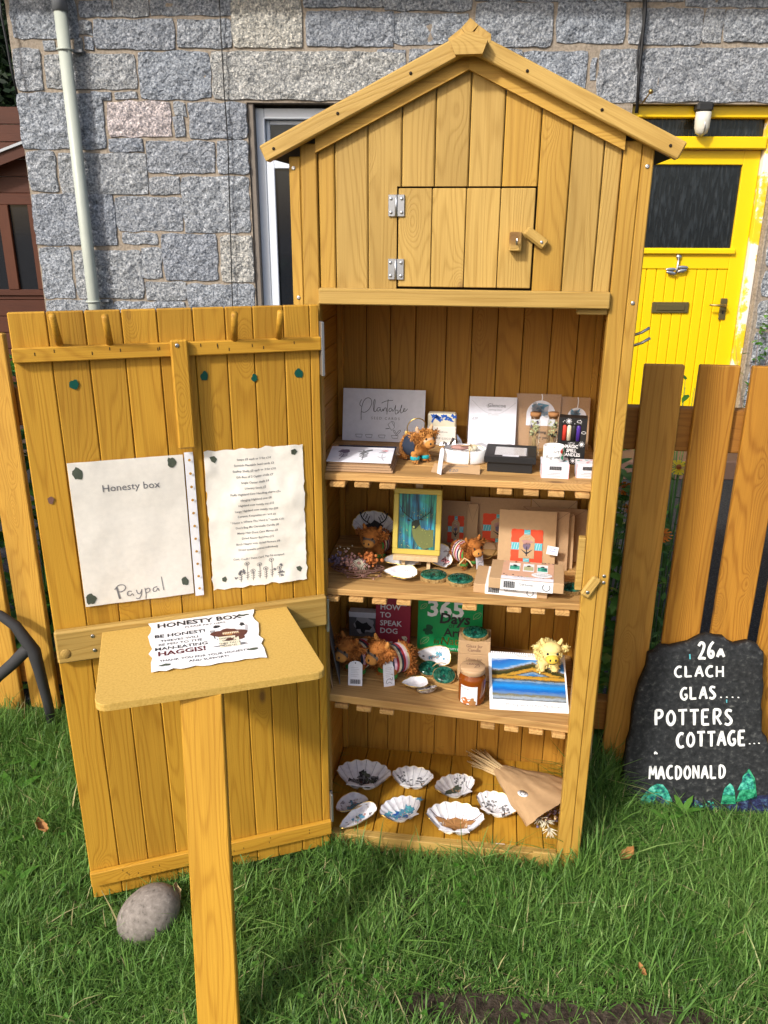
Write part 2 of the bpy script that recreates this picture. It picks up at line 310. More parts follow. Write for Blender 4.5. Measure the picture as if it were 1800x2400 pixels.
    def grid(s, fn, nu, nv, m, smooth=True, flip=False):
        vs = [fn(i/nu, j/nv) for j in range(nv+1) for i in range(nu+1)]
        fs = [(j*(nu+1)+i, j*(nu+1)+i+1, (j+1)*(nu+1)+i+1, (j+1)*(nu+1)+i) for j in range(nv) for i in range(nu)]
        if flip: fs = [f[::-1] for f in fs]
        return s.add(vs, fs, m, smooth)
    def ribbon(s, pts, wd, fn, m, sub=3):
        """flat stroke along 2D points (smoothed), width wd, laid on fn(x,y)"""
        P = [np.array(p, float) for p in pts]
        for _ in range(sub if len(P) > 2 else 0):
            Q = [P[0]]
            for a, b in zip(P, P[1:]): Q += [a*.75+b*.25, a*.25+b*.75]
            Q.append(P[-1]); P = Q
            if len(P) > 60: break
        n = len(P); vs = []
        ww = wd if hasattr(wd, '__len__') else None
        for i in range(n):
            t = P[min(i+1, n-1)]-P[max(i-1, 0)]; t = t/(np.linalg.norm(t)+1e-9); q = np.array([-t[1], t[0]])
            h = (np.interp(i/(n-1), np.linspace(0, 1, len(ww)), ww) if ww is not None else wd)*.5
            vs += [fn(*(P[i]-q*h)), fn(*(P[i]+q*h))]
        return s.add(vs, [(2*i, 2*i+2, 2*i+3, 2*i+1) for i in range(n-1)], m)
    def blob(s, c, r, fn, m, n=14, jag=.25, rnd=RND, sy=1., rot=0):
        vs = [fn(*c)]; ph = [rnd.random()*6.28 for _ in range(4)]
        for k in range(n):
            t = 2*math.pi*k/n; rr = r*(1+jag*(math.sin(2*t+ph[0])*.4+math.sin(3*t+ph[1])*.4+math.sin(5*t+ph[2])*.5)+jag*(rnd.random()-.5)*.6)
            x, y = rr*math.cos(t), rr*math.sin(t)*sy
            vs.append(fn(c[0]+x*math.cos(rot)-y*math.sin(rot), c[1]+x*math.sin(rot)+y*math.cos(rot)))
        return s.add(vs, [(0, 1+k, 1+(k+1) % n) for k in range(n)], m)
    def rect(s, x0, y0, x1, y1, fn, m): return s.add([fn(x0, y0), fn(x1, y0), fn(x1, y1), fn(x0, y1)], [(0, 1, 2, 3)], m)
    def poly(s, pts, fn, m): return s.add([fn(*p) for p in pts], [tuple(range(len(pts)))], m)
    def text(s, st, x, y, size, fn, m, align='CENTER', shear=0, bold=0, sp=1, rot=0, sx=1.):
        vs, fs = text_data(st, align, shear, bold, sp); cr, sr = math.cos(rot), math.sin(rot)
        return s.add([fn(x+size*(a*sx*cr-b*sr), y+size*(a*sx*sr+b*cr)) for a, b in vs], fs, m)
    def build(s, name, parent=None, loc=None, mw=None):
        me = bpy.data.meshes.new(name); me.from_pydata(s.v, [], s.f)
        for m in s.mats: me.materials.append(m)
        me.polygons.foreach_set('material_index', s.mi); me.polygons.foreach_set('use_smooth', s.sm); me.update()
        o = bpy.data.objects.new(name, me); COL.objects.link(o)
        if parent: o.parent = parent
        if loc is not None: o.location = loc
        if mw is not None: o.matrix_basis = (parent.matrix_basis.inverted() @ mw) if parent else mw
        return o
_tc = {}
def text_data(st, align, shear, bold, sp):
    key = (st, align, shear, bold, sp)
    if key not in _tc:
        cu = bpy.data.curves.new('t', 'FONT'); cu.body = st; cu.size = 1; cu.align_x = align; cu.shear = shear; cu.offset = bold; cu.space_character = sp; cu.resolution_u = 2
        ob = bpy.data.objects.new('t', cu); me = ob.to_mesh()
        _tc[key] = ([(v.co.x, v.co.y) for v in me.vertices], [tuple(p.vertices) for p in me.polygons])
        ob.to_mesh_clear(); bpy.data.objects.remove(ob); bpy.data.curves.remove(cu)
    return _tc[key]
def flat(h=.0006): return lambda x, y: (x, y, h)
def tag(o, label, cat, group=None):
    o['label'] = label; o['category'] = cat
    if group: o['group'] = group
    return o
def thing(name, label, cat, loc=(0, 0, 0), rz=0, group=None, mw=None):
    o = bpy.data.objects.new(name, None); COL.objects.link(o); o.empty_display_size = .05
    if mw is not None: o.matrix_basis = mw
    else: o.location = tuple(loc); o.rotation_euler = (0, 0, rz)
    return tag(o, label, cat, group)
def dup(root, **tags):
    r = root.copy(); COL.objects.link(r)
    for k, v in tags.items(): r[k] = v
    for ch in root.children:
        c = ch.copy(); COL.objects.link(c); c.parent = r
        for g in ch.children: d = g.copy(); COL.objects.link(d); d.parent = c
    return r
def struct(o): o['kind'] = 'structure'; return o
def part(name, parent, f, **k):
    b = MB(); f(b); return b.build(name, parent, **k)
def frame(o, u, v):
    u = np.array(u, float); v = np.array(v, float); u /= np.linalg.norm(u); v -= u*(u@v); v /= np.linalg.norm(v); n = np.cross(u, v)
    return Matrix(((u[0], v[0], n[0], o[0]), (u[1], v[1], n[1], o[1]), (u[2], v[2], n[2], o[2]), (0, 0, 0, 1)))
# ================================================================ setting: ground, path, cottage
def quadsheet(name, x0, x1, y0, y1, z, m, n=1):
    b = MB(); b.grid(lambda u, v: (x0+u*(x1-x0), y0+v*(y1-y0), z), n, n, m); return struct(b.build(name))
quadsheet('ground', -120, 120, -120, 120, 0, M['soil'])
WN = np.array([math.sin(YAW), math.cos(YAW), 0]); WR = np.array([math.cos(YAW), -math.sin(YAW), 0])
WO = np.array([CAM[0], CAM[1], 0])+5*WN
def wl(px, py, off=0):
    p = hit(px, py, WN, CAM@WN+5-off); return float((p-WO)@WR), float(p[2])
def wrect(x0, y0, x1, y1):
    xm, ym = (x0+x1)/2, (y0+y1)/2
    return wl(x0, ym)[0], wl(x1, ym)[0], wl(xm, y1)[1], wl(xm, y0)[1]
pb = MB(); pb.add([(WO+WR*u+WN*v+np.array([0, 0, .004])) for u, v in ((-9, -3.05), (9, -3.05), (9, 0), (-9, 0))], [(0, 1, 2, 3)], M['tarmac']); struct(pb.build('path'))
COT = thing('stone_cottage', 'grey granite cottage with yellow door and white sash window behind the fence', 'cottage', WO, -YAW)
WIN = (-.776, .10, .86, 2.108); DOR = (1.377, 2.224, .13, 2.11)
mb = MB(); mm = M['mortar']
for bx in ((-2.05, WIN[0], 0, .35, 0, 3), (WIN[0], WIN[1], 0, .35, 0, WIN[2]), (WIN[0], WIN[1], 0, .35, WIN[3], 3), (WIN[1], DOR[0], 0, .35, 0, 3), (DOR[0], DOR[1], 0, .35, DOR[3], 3), (DOR[1], 5, 0, .35, 0, 3), (-2.05, -1.7, .35, 5, 0, 3)):
    mb.box(*bx, mm, 0)
WALL = mb.build('wall', COT)
mb = MB(); mb.box(DOR[0]-.05, DOR[1]+.05, -.28, .3, 0, .125, plain('doorstep', (.10, .055, .035), .8, bump=.5), .01); mb.build('doorstep', COT)
srnd = random.Random(3)
def stone(u0, u1, z0, z1, m, h=None):
    u0 -= .007; u1 += .007; z0 -= .006; z1 += .006; h = h or srnd.uniform(.006, .013); wq, hq = u1-u0, z1-z0
    nx, nz = max(4, min(22, int(wq/.028))), max(3, min(12, int(hq/.028))); sd = srnd.random()*99
    def par(w_, n): e = min(.004, w_*.2); return [0, e/w_]+[e/w_+(1-2*e/w_)*i/n for i in range(1, n)]+[1-e/w_, 1]
    A, C_ = par(wq, nx), par(hq, nz)
    def fn(a, c):
        a, c = A[round(a*(len(A)-1))], C_[round(c*(len(C_)-1))]; ed = min(min(a, 1-a)*wq, min(c, 1-c)*hq)
        x, z = u0+a*wq, z0+c*hq
        if ed < .012: x += noise.noise((sd, z*16, x*5))*.011; z += noise.noise((x*16, sd, z*5))*.010
        k = max(0, (abs(a-.5)*2)**8*(abs(c-.5)*2)**8); x += (u0+wq/2-x)*k*min(.5, .016/wq); z += (z0+hq/2-z)*k*min(.5, .012/hq)
        if ed < 1e-6: return (x, .005, z)
        y = -h*(.75 if ed < .0045 else 1)+(noise.noise((x*11+sd, z*11, 0))*.012+noise.noise((x*24+sd, z*34, 3))*.009)*(.3 if ed < .0045 else 1)
        return (x, y, z)
    b = MB(); b.grid(fn, len(A)-1, len(C_)-1, m, False); return b.build('stone', WALL)
A1 = [(50, 0, 330, 165), (345, 5, 480, 72), (490, 0, 640, 70), (650, 0, 860, 66), (866, 0, 1000, 66), (1005, 0, 1302, 205, 'pale'), (1315, -30, 1535, 30), (1545, -30, 1659, 30), (1325, 50, 1700, 200),
      (345, 92, 397, 150), (410, 85, 752, 212), (770, 85, 1000, 205), (190, 178, 238, 215), (328, 165, 356, 215), (370, 160, 402, 215), (65, 212, 182, 390), (198, 236, 587, 384), (603, 225, 907, 427), (918, 225, 1750, 430, 'pale'),
      (395, 400, 482, 432), (495, 400, 592, 426), (88, 405, 447, 642), (468, 440, 737, 590, 'pink'), (753, 445, 802, 500), (755, 508, 797, 592), (818, 445, 1064, 597), (470, 600, 617, 655), (638, 613, 927, 747), (943, 610, 1070, 747),
      (125, 655, 242, 825), (258, 663, 634, 837), (646, 768, 772, 838), (793, 765, 1077, 1005), (148, 840, 497, 1057), (503, 853, 787, 997), (533, 1008, 677, 1052), (185, 1070, 312, 1287), (330, 1083, 614, 1287), (614, 1075, 697, 1202), (706, 1013, 937, 1210), (956, 1020, 1092, 1217, 'pale'),
      (633, 1220, 805, 1296), (813, 1230, 1097, 1332), (210, 1298, 400, 1420), (410, 1300, 490, 1420), (500, 1304, 802, 1420), (813, 1340, 1100, 1420)]
for t in A1:
    m = {'pale': M['granite_pale'], 'pink': M['granite_pink']}.get(t[4] if len(t) > 4 else '', M['granite'])
    r_ = wrect(*[q/1.8433 for q in t[:4]]); stone(max(r_[0], -2.06), r_[1], r_[2], r_[3], m)
for t in [(40, 60, 362, 192), (398, 12, 727, 200), (748, 12, 1037, 187), (1062, 38, 1372, 192), (1384, 43, 1462, 182), (1473, 43, 1810, 182), (-30, 215, 92, 322), (110, 215, 350, 430), (360, 215, 590, 385), (600, 225, 872, 387), (893, 258, 912, 345), (925, 215, 1104, 442), (1112, 210, 1960, 440), (0, -60, 380, 45), (400, -60, 900, 5), (920, -60, 1300, 5), (1310, -60, 1900, 30)]:
    r_ = wrect(900+t[0]/1.8433, t[1]/1.8433, 900+t[2]/1.8433, t[3]/1.8433); stone(*r_, M['granite'])
def course(u0, u1, z0, z1, wmin=.18, wmax=.45):
    z = z1
    while z > z0+.08:
        hh = min(srnd.uniform(.15, .26), z-z0); u = u0
        while u < u1-.06:
            ww = min(srnd.uniform(wmin, wmax), u1-u)
            if u1-u-ww < .1: ww = u1-u
            stone(u+.014, u+ww-.014, z-hh+.015, z-.015, M['granite']); u += ww
        z -= hh
course(-2.05, WIN[0], .02, .93); course(WIN[0], WIN[1], .02, WIN[2]-.03); course(WIN[1]+.01, DOR[0]-.01, .02, 2.05); course(DOR[1]+.02, 4.4, .02, 2.09)
course(-2.05, 3.4, 2.68, 2.98, .3, .6)
# eaves and gutter above the picture
def eaves(b):
    b.box(-2.3, 5.2, -.18, .36, 2.86, 2.92, M['felt'], .003); b.box(-2.3, 5.2, -.20, -.182, 2.82, 2.97, M['white_frame'], .003)
part('eaves', COT, eaves)
def gutter(b):
    n = 8; P = [(-.26+.055*math.cos(math.pi+math.pi*i/n), 2.85+.055*math.sin(math.pi+math.pi*i/n)) for i in range(n+1)]
    vs = [(x, p[0], p[1]) for x in (-2.3, 5.2) for p in P]; b.add(vs, [(i, i+1, n+2+i, n+1+i) for i in range(n)], M['pipe_top'], True)
part('gutter', COT, gutter)
def slab(b):
    b.prism([(-2.4, -.3, 3.06), (5.3, -.3, 3.06), (5.3, 2.6, 4.6), (-2.4, 2.6, 4.6)], (0, 0, .06), M['felt'])
part('roof', COT, slab)
# ---- sash window
W0, W1, Wz0, Wz1 = WIN
def wf(b):
    wm = M['white_frame']
    for a in ((W0+.035, W0+.085, .07, .16, Wz0, Wz1-.02), (W1-.085, W1-.035, .07, .16, Wz0, Wz1-.02), (W0+.085, W1-.085, .07, .16, Wz1-.075, Wz1-.02), (W0+.0, W1, .03, .2, Wz0-.0, Wz0+.05)): b.box(*a, wm, .004)
wfo = part('window_frame', COT, wf)
zm = wl(625, 382)[1]
def sash(z0, z1, y, wd): return lambda b: [b.box(*a, M['white_frame'], .004) for a in ((W0+.088, W0+.088+wd, y, y+.04, z0, z1), (W1-.088-wd, W1-.088, y, y+.04, z0, z1), (W0+.088+wd, W1-.088-wd, y, y+.04, z0, z0+wd), (W0+.088+wd, W1-.088-wd, y, y+.04, z1-wd, z1))]
part('sash', wfo, sash(zm-.02, Wz1-.078, .115, .022)); part('sash', wfo, sash(Wz0+.052, zm+.02, .072, .045))
part('pane', wfo, lambda b: b.box(W0+.1, W1-.1, .13, .134, zm, Wz1-.09, M['pane'], 0)); part('pane', wfo, lambda b: b.box(W0+.11, W1-.11, .09, .094, Wz0+.09, zm-.02, M['pane'], 0))
part('window_reveal', COT, lambda b: b.box(W0+.001, W0+.034, .012, .15, Wz0+.01, Wz1-.001, plain('reveal', (.20, .17, .14), .9, bump=.6, scale=90), .004))
part('dark_room_sheet', COT, lambda b: b.box(W0-.3, W1+.3, .9, .92, .2, 2.6, M['black'], 0))  # added black sheet standing in for the darkness of the unlit room
# ---- yellow door
yl = M['yellow']; D0, D1, Dz0, Dz1 = DOR
def dframe(b):
    b.box(D0+.002, D0+.05, .05, .17, Dz0, Dz1-.002, yl, .004); b.box(D1-.05, D1-.002, .05, .17, Dz0, Dz1-.002, M['yellow_flake'], .004)
    b.box(D0+.05, D1-.05, .05, .17, 2.048, Dz1-.002, yl, .004); b.box(D0+.05, D1-.05, .035, .17, 1.885, 1.95, yl, .006)
DF = part('door_frame', COT, dframe)
part('transom_pane', DF, lambda b: b.box(D0+.05, D1-.05, .11, .114, 1.95, 2.048, M['pane_rain'], 0))
part('reveal', COT, lambda b: b.box(D1-.001, D1+.012, -.004, .3, Dz0, Dz1, mm, .003))
L0, L1 = D0+.053, D1-.053; gz0, gz1 = 1.345, 1.805; st = .095
def leaf(b):
    b.box(L0, L0+st, .09, .13, Dz0+.02, 1.882, yl, .003); b.box(L1-st, L1, .09, .13, Dz0+.02, 1.882, yl, .003)
    b.box(L0+st, L1-st, .09, .13, gz1, 1.882, yl, .003); b.box(L0+st, L1-st, .09, .13, 1.225, gz0, yl, .003); b.box(L0+st, L1-st, .09, .13, Dz0+.02, Dz0+.16, yl, .003)
    b.box(L0+st-.02, L1-st+.02, .066, .092, gz0-.035, gz0-.004, yl, .006)
DR = part('door', COT, leaf)
part('pane', DR, lambda b: b.box(L0+st, L1-st, .108, .112, gz0, gz1, M['pane_rain'], 0))
npk = 9; pw = (L1-L0-2*st)/npk
for i in range(npk): part('plank', DR, lambda b: b.box(L0+st+i*pw+.0012, L0+st+(i+1)*pw-.0012, .097, .125, Dz0+.16, 1.226, yl, .004))
a = wl(1540, 711)+wl(1624, 737)
def letter(b):
    b.box(a[0], a[2], .083, .098, a[3], a[1], M['bronze'], .003); b.box(a[0]+.026, a[2]-.026, .077, .084, a[3]+.016, a[1]-.013, M['bronze'], .002)
part('letter_plate', DR, letter)
h_ = wl(1699, 702)+wl(1719, 753); hx = (h_[0]+h_[2])/2-.005
def handle(b):
    b.box(hx-.02, hx+.02, .08, .091, h_[3], h_[1], M['bronze'], .003); hz_ = h_[1]-.04
    b.tube([(hx, .085, hz_), (hx, .045, hz_), (hx-.02, .04, hz_), (hx-.10, .042, hz_+.004)], [.009, .008, .008, .006], M['brass']); b.box(hx-.004, hx+.004, .077, .081, h_[3]+.035, h_[3]+.055, M['black'], .001)
part('handle', DR, handle)
k_ = wl(1600, 603)+wl(1597, 634)
def knocker(b):
    sl = M['steel']; b.ball((k_[0]+.005, .082, k_[1]), (.018, .012, .016), sl); b.tube([(k_[0]+.005, .075, k_[1]), (k_[0], .072, k_[3]+.0), (k_[0]-.002, .075, k_[3]-.03)], [.006, .007, .004], sl)
    for sx in (-1, 1):
        for dz, ln in ((.012, .068), (-.008, .062)):
            b.ball((k_[0]+sx*ln*.52, .074, k_[3]+dz+sx*.006-.004), (ln*.5, .004, .011), sl, rot=Matrix.Rotation(sx*-.12+(.15*sx if dz > 0 else -.12*sx), 3, 'Y'))
part('knocker', DR, knocker)
# ---- lamp, downpipe, cables
lp = wl(1660, 250, .06)
LM = thing('wall_lamp', 'oval bulkhead lamp with white glass above the yellow door', 'lamp', WO, -YAW)
part('lamp_base', LM, lambda b: b.box(lp[0]-.045, lp[0]+.045, -.03, .05, lp[1]-.02, lp[1]+.03, M['blackpl'], .012))
part('lamp_glass', LM, lambda b: b.lathe([(.012, -.075), (.032, -.062), (.041, -.035), (.043, 0), (.042, .045)], M['lamp_glass'], 16, (lp[0], -.0, lp[1]-.065)))
part('cage', LM, lambda b: b.tube([(lp[0], -.045*math.cos(t), lp[1]-.095+.05*math.sin(t)) for t in np.linspace(-1.4, 1.5, 10)], .003, M['steel'], 5))
p0, p1 = wl(142, 25, .07), wl(230, 720, .07)
DP = thing('downpipe', 'pale grey-green plastic downpipe on the cottage wall', 'downpipe', WO, -YAW)
part('pipe', DP, lambda b: b.tube([(p0[0], -.075, 2.545), (p0[0]+.003, -.075, 1.2), (p0[0], -.075, .05)], .034, M['pipe'], 16))
part('swan_neck', DP, lambda b: b.tube([(p0[0], -.075, 2.53), (p0[0], -.075, 2.60), (p0[0]-.03, -.10, 2.68), (p0[0]-.05, -.22, 2.78), (p0[0]-.05, -.255, 2.83)], .040, M['pipe_top'], 14))  # darker pipe colour paints the shade on the neck below the gutter
for py in (117, 706):
    zz = wl(150, py, .07)[1]
    part('bracket', DP, lambda b: (b.tube([(p0[0]+.038*math.cos(t), -.075+.038*math.sin(t), zz) for t in np.linspace(0, 6.28, 17)[:-1]], .006, M['pipe'], 6, closed=True), b.box(p0[0]+.03, p0[0]+.085, -.05, .0, zz-.008, zz+.008, M['pipe_top'], .003)))
def cable(name, label, pts, r, y=-.035):
    b = MB(); q = [(*wl(*p, .035), 0) for p in pts]; b.tube([(u, y, z) for u, z, _ in q], r, M['cable'], 6); o = b.build(name, loc=WO); o.rotation_euler = (0, 0, -YAW); tag(o, label, 'cable'); return o
cable('cable', 'thin black cable hanging down the wall left of the window', [(512, -40), (518, 80), (526, 220), (534, 330), (538, 470), (545, 720), (552, 900)], .0035)
cable('cable', 'thick black cable clipped down the wall above the yellow door', [(1513, -40), (1512, 30), (1504, 110), (1497, 180), (1493, 265)], .009)
cable('cable', 'thin black cable twisted beside the thick one above the door', [(1509, -40), (1508, 60), (1496, 120), (1494, 150), (1500, 190), (1490, 265)], .005, -.03)
cable('wire', 'loose grey wire hanging off the corner of the cottage', [(2, -40), (8, 40), (20, 100), (30, 160), (45, 222)], .006, -.06)
# ---- red-brown shed beside the cottage
SD = 7.2; SO = np.array([CAM[0], CAM[1], 0])+SD*WN
def sl_(px, py): p = hit(px, py, WN, CAM@WN+SD); return float((p-SO)@WR), float(p[2])
SH = thing('garden_shed', 'red-brown timber shed with grey felt roof at the left of the cottage', 'shed', SO, -YAW)
sx0, sx1 = sl_(-260, 600)[0], sl_(150, 600)[0]
zs = [sl_(0, y)[1] for y in (1090, 730, 690, 655, 480, 455)]
def bd(z0, z1, name='board'): part(name, SH, lambda b: b.box(sx0, sx1, .0, .02, z0, z1, M['shed_red_x'], .004))
zt_ = sl_(0, 450)[1]; zz = 0
while zz < sl_(0, 690)[1]-.02: bd(zz+.002, min(zz+.14, sl_(0, 690)[1])-.002); zz += .14
wz0, wz1 = sl_(0, 678)[1], sl_(0, 480)[1]
part('rail', SH, lambda b: b.box(sx0, sx1, -.02, .02, sl_(0, 692)[1], wz0, M['shed_red_x'], .004)); part('rail', SH, lambda b: b.box(sx0, sx1, -.02, .02, wz1, wz1+.09, M['shed_red_x'], .004))
for px in (-200, -120, -50, 22, 92):
    u = sl_(px, 580)[0]; part('mullion', SH, lambda b: b.box(u-.045, u+.045, -.025, .02, wz0, wz1, M['shed_red_z'], .004))
for px in (-160, -85, -14, 57):
    u = sl_(px, 580)[0]; part('pane', SH, lambda b: b.box(u-.10, u+.10, .004, .008, wz0, wz1, M['pane'], 0))
zz = wz1+.09
for i in range(5): bd(zz+.002, zz+.128); zz += .13
rb = [sl_(-260, 475), sl_(0, 372), sl_(64, 346), sl_(150, 312)]
def barge(b):
    q = [sl_(-260, 470), sl_(160, 308)]; q2 = [sl_(160, 334), sl_(-260, 500)]
    b.prism([(p[0], -.14, p[1]) for p in q+q2], (0, .03, 0), M['shed_red_x'])
part('bargeboard', SH, barge)
def shroof(b):
    q = [sl_(-260, 470), sl_(160, 308)]; b.prism([(q[0][0], -.16, q[0][1]+.004), (q[1][0], -.16, q[1][1]+.004), (q[1][0], 2.2, q[1][1]+.004), (q[0][0], 2.2, q[0][1]+.004)], (0, 0, .02), M['felt_grey'])
part('roof', SH, shroof)
q0, q1 = sl_(-260, 474), sl_(160, 309); k_ = (SD+1.3)/SD
u2, z2 = sl_(-260, 338)[0]*k_, 1.475+(sl_(30, 338)[1]-1.475)*k_
part('roof_slope', SH, lambda b: b.add([(q0[0], -.12, q0[1]), (q1[0]-.1, -.12, q1[1]-.05), (sl_(160, 338)[0]*k_, 1.3, z2), (u2, 1.3, z2)], [(0, 1, 2, 3)], M['felt_grey']))
part('side_wall', SH, lambda b: b.box(sx0, sx0+.02, .021, 2, 0, 2.0, M['shed_red_z'], 0)); part('back_wall', SH, lambda b: b.box(sx0, sx1, 2, 2.02, 0, 2.3, M['shed_red_z'], 0))
# ---- leaves
def leafmesh(name, pos, dr, nr, ln, wd, shade, m, parent=None, bend=.0, loc=None):
    pos, dr, nr = np.asarray(pos), np.asarray(dr), np.asarray(nr); n = len(pos)
    dr = dr/np.linalg.norm(dr, axis=1, keepdims=True); sd = np.cross(dr, nr); sd /= np.linalg.norm(sd, axis=1, keepdims=True)+1e-9; nn = np.cross(sd, dr)
    ln, wd = np.broadcast_to(ln, n)[:, None], np.broadcast_to(wd, n)[:, None]
    v = np.stack([pos, pos+dr*ln*.3+sd*wd*.45, pos+dr*ln*.3-sd*wd*.45, pos+dr*ln*.68+sd*wd*.38-nn*ln*bend*.4, pos+dr*ln*.68-sd*wd*.38-nn*ln*bend*.4, pos+dr*ln-nn*ln*bend], 1).reshape(-1, 3)
    k = np.arange(n)*6
    tri = np.stack([k, k+1, k+2], 1); qd = np.stack([k+1, k+3, k+4, k+2], 1); t2 = np.stack([k+3, k+5, k+4], 1)
    me = bpy.data.meshes.new(name); me.vertices.add(n*6); me.vertices.foreach_set('co', v.ravel())
    li = np.concatenate([tri.ravel(), qd.ravel(), t2.ravel()]); st_ = np.concatenate([np.arange(n)*3, 3*n+np.arange(n)*4, 7*n+np.arange(n)*3])
    me.loops.add(len(li)); me.loops.foreach_set('vertex_index', li); me.polygons.add(3*n); me.polygons.foreach_set('loop_start', st_)
    at = me.attributes.new('shade', 'FLOAT', 'POINT'); at.data.foreach_set('value', np.repeat(np.broadcast_to(shade, n), 6).astype(np.float32))
    me.materials.append(m); me.update(calc_edges=True)
    o = bpy.data.objects.new(name, me); COL.objects.link(o)
    if parent: o.parent = parent
    if loc is not None: o.location = loc
    return o
G = np.random.default_rng(5)
def tree(label, u, v, h, rx, n):
    base = WO+WR*u+WN*v; t = thing('tree', label, 'tree', base)
    part('trunk', t, lambda b: b.tube([(0, 0, 0), (.05, 0, h*.4), (.0, .1, h*.75)], [.16, .11, .04], M['twig'], 8))
    c = G.normal(size=(70, 3)); c /= np.linalg.norm(c, axis=1, keepdims=True); c *= G.random((70, 1))**.4; c = c*np.array([rx, rx*.8, h*.5])+np.array([0, 0, h*.52])
    ci = G.integers(0, 70, n); off = G.normal(size=(n, 3))*rx*.17; p = c[ci]+off
    d = G.normal(size=(n, 3)); d[:, 2] -= .5
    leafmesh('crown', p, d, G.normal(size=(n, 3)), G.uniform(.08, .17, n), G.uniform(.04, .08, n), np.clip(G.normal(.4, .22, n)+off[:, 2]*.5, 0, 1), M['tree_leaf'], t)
tree('tall dark evergreen tree behind the red-brown shed', -3.4, 5.2, 6.2, 1.8, 26000)
tree('dark evergreen tree beyond the corner of the cottage', -5.4, 4.6, 5.6, 1.8, 14000)
# ================================================================ picket fence
FE = thing('picket_fence', 'brown stained timber picket fence running behind the cabinet', 'fence', (0, .40, 0))
frnd = random.Random(11)
def picket(x0, z1, m, wd=.093):
    tl = frnd.uniform(-.004, .004)
    b = MB(); b.box(-wd/2, wd/2, 0, .019, .035+frnd.uniform(-.012, .012), z1, m, .0025); o = b.build('picket', FE, (x0+wd/2, frnd.uniform(0, .003), 0)); o.rotation_euler = (0, tl, 0)
for k in range(-6, 13): picket(.757+.1215*k, 1.163+frnd.uniform(-.003, .003), M['fence_old'] if k in (0, -2, -5) else M['fence'])
for j in range(-12, 8): picket(-.985+.1215*j, 1.198-.004*j*(j > 0), M['fence_yellow'])
for z0, z1 in ((.945, 1.052), (.12, .215)): part('rail', FE, lambda b: b.box(-2.6, 2.4, .0235, .065, z0, z1, M['fence_rail'], .003))
part('post', FE, lambda b: b.box(1.22, 1.31, .067, .15, 0, 1.1, M['fence_old'], .004)); part('post', FE, lambda b: b.box(-1.5, -1.41, .067, .15, 0, 1.1, M['fence_yellow'], .004))
# ================================================================ the cabinet
W = .66; SL = .473
CAB = thing('honesty_cabinet', 'tall yellow stained wooden garden cabinet with gabled roof, stocked with gifts', 'cabinet', (0, 0, 0))
crnd = random.Random(21)
sz_, pz_, sx_, px_, iz_, iy_, ix_ = M['stain_z'], M['pale_z'], M['stain_x'], M['pale_x'], M['inner_z'], M['inner_y'], M['inner_x']
def bxp(name, parent, *a, b=.0018): return part(name, parent, lambda m: m.box(*a, b))
for x0, x1 in ((0, .0208), (.0216, .053), (.607, .6384), (.6392, .66)):
    bxp('post', CAB, x0, x1, 0, .028, -.01, 1.592+(.022 if .02 < x0 < .64 else 0), M['mid_z'])
# gable planks
def ztop(x): return 1.612+SL*min(x-.053, .607-x)
def gplank(x0, x1, z0, hatch=None):
    x0 += .0009; x1 -= .0009; xs = [x0, x1]; top = [(x1, ztop(x1)), (x0, ztop(x0))]
    if x0 < .33 < x1: top = [(x1, ztop(x1)), (.33, ztop(.33)), (x0, ztop(x0))]
    pts = [(x0, z0), (x1, z0)]+top
    if hatch: pts = [(x0, z0), (hatch, z0), (hatch, 1.5405), (x1, 1.5405)]+top
    y = crnd.uniform(.004, .0055); part('plank', CAB, lambda b: b.plankx(pts, y, .011, M['pale_z'] if crnd.random() < .65 else M['mid_z']))
for x0, x1 in ((.054, .086), (.086, .149), (.461, .517), (.517, .574), (.574, .606)): gplank(x0, x1, 1.352)
gplank(.149, .212, 1.352, .2036)
for x0, x1 in ((.212, .273), (.273, .335), (.335, .396), (.396, .461)): gplank(x0, x1, 1.5405)
part('gap_shade_sheet', CAB, lambda b: b.prism([(.03, .018, 1.33), (.63, .018, 1.33), (.63, .018, 1.58), (.33, .018, 1.722), (.03, .018, 1.58)], (0, .006, 0), M['dark_hole']))  # added dark sheet so the plank gaps show painted shade
# hatch
def hk(b): b.box(.209, .457, .0135, .0155, 1.365, 1.532, M['dark_hole'], 0)
HT = part('hatch', CAB, hk)
for x0, x1 in zip((.2065, .270, .333, .3955), (.270, .333, .3955, .459)): bxp('plank', HT, x0+.0007, x1-.0007, .001, .013, 1.361, 1.537, pz_, b=.0012)
for zc in (1.507, 1.393):
    def hinge(b):
        b.box(.188, .2022, -.0005, .0035, zc-.019, zc+.019, M['zinc'], .0005); b.box(.2042, .2185, -.003, .0008, zc-.019, zc+.019, M['zinc'], .0005); b.tube([(.2032, -.003, zc-.019), (.2032, -.003, zc+.019)], .0026, M['zinc'], 8)
        for sx in (.193, .2135):
            for sz in (-.012, .012): b.lathe([(.0032, 0), (.0028, .0012), (.001, .0013)], M['steel'], 8, (0, 0, 0)); b.v[-24:] = [(sx+p[0], -.0006-p[2]-(.0028 if sx > .2 else .0), zc+sz+p[1]) for p in b.v[-24:]]
    part('hinge', HT, hinge)
part('knob', HT, lambda b: (b.box(.415, .438, -.022, .001, 1.428, 1.462, px_, .002), b.tube([(.427, -.022, 1.445), (.427, -.03, 1.445), (.4285, -.032, 1.450), (.4285, -.032, 1.439)], .0016, M['steel'], 6)))
def screw(parent, x, z, y=0., r=.0042):
    def f(b): b.lathe([(r, 0), (r*.8, .0012), (r*.3, .0008)], M['steel'], 10); b.v[:] = [(x+p[0], y-p[2], z+p[1]) for p in b.v]
    part('screw', parent, f)
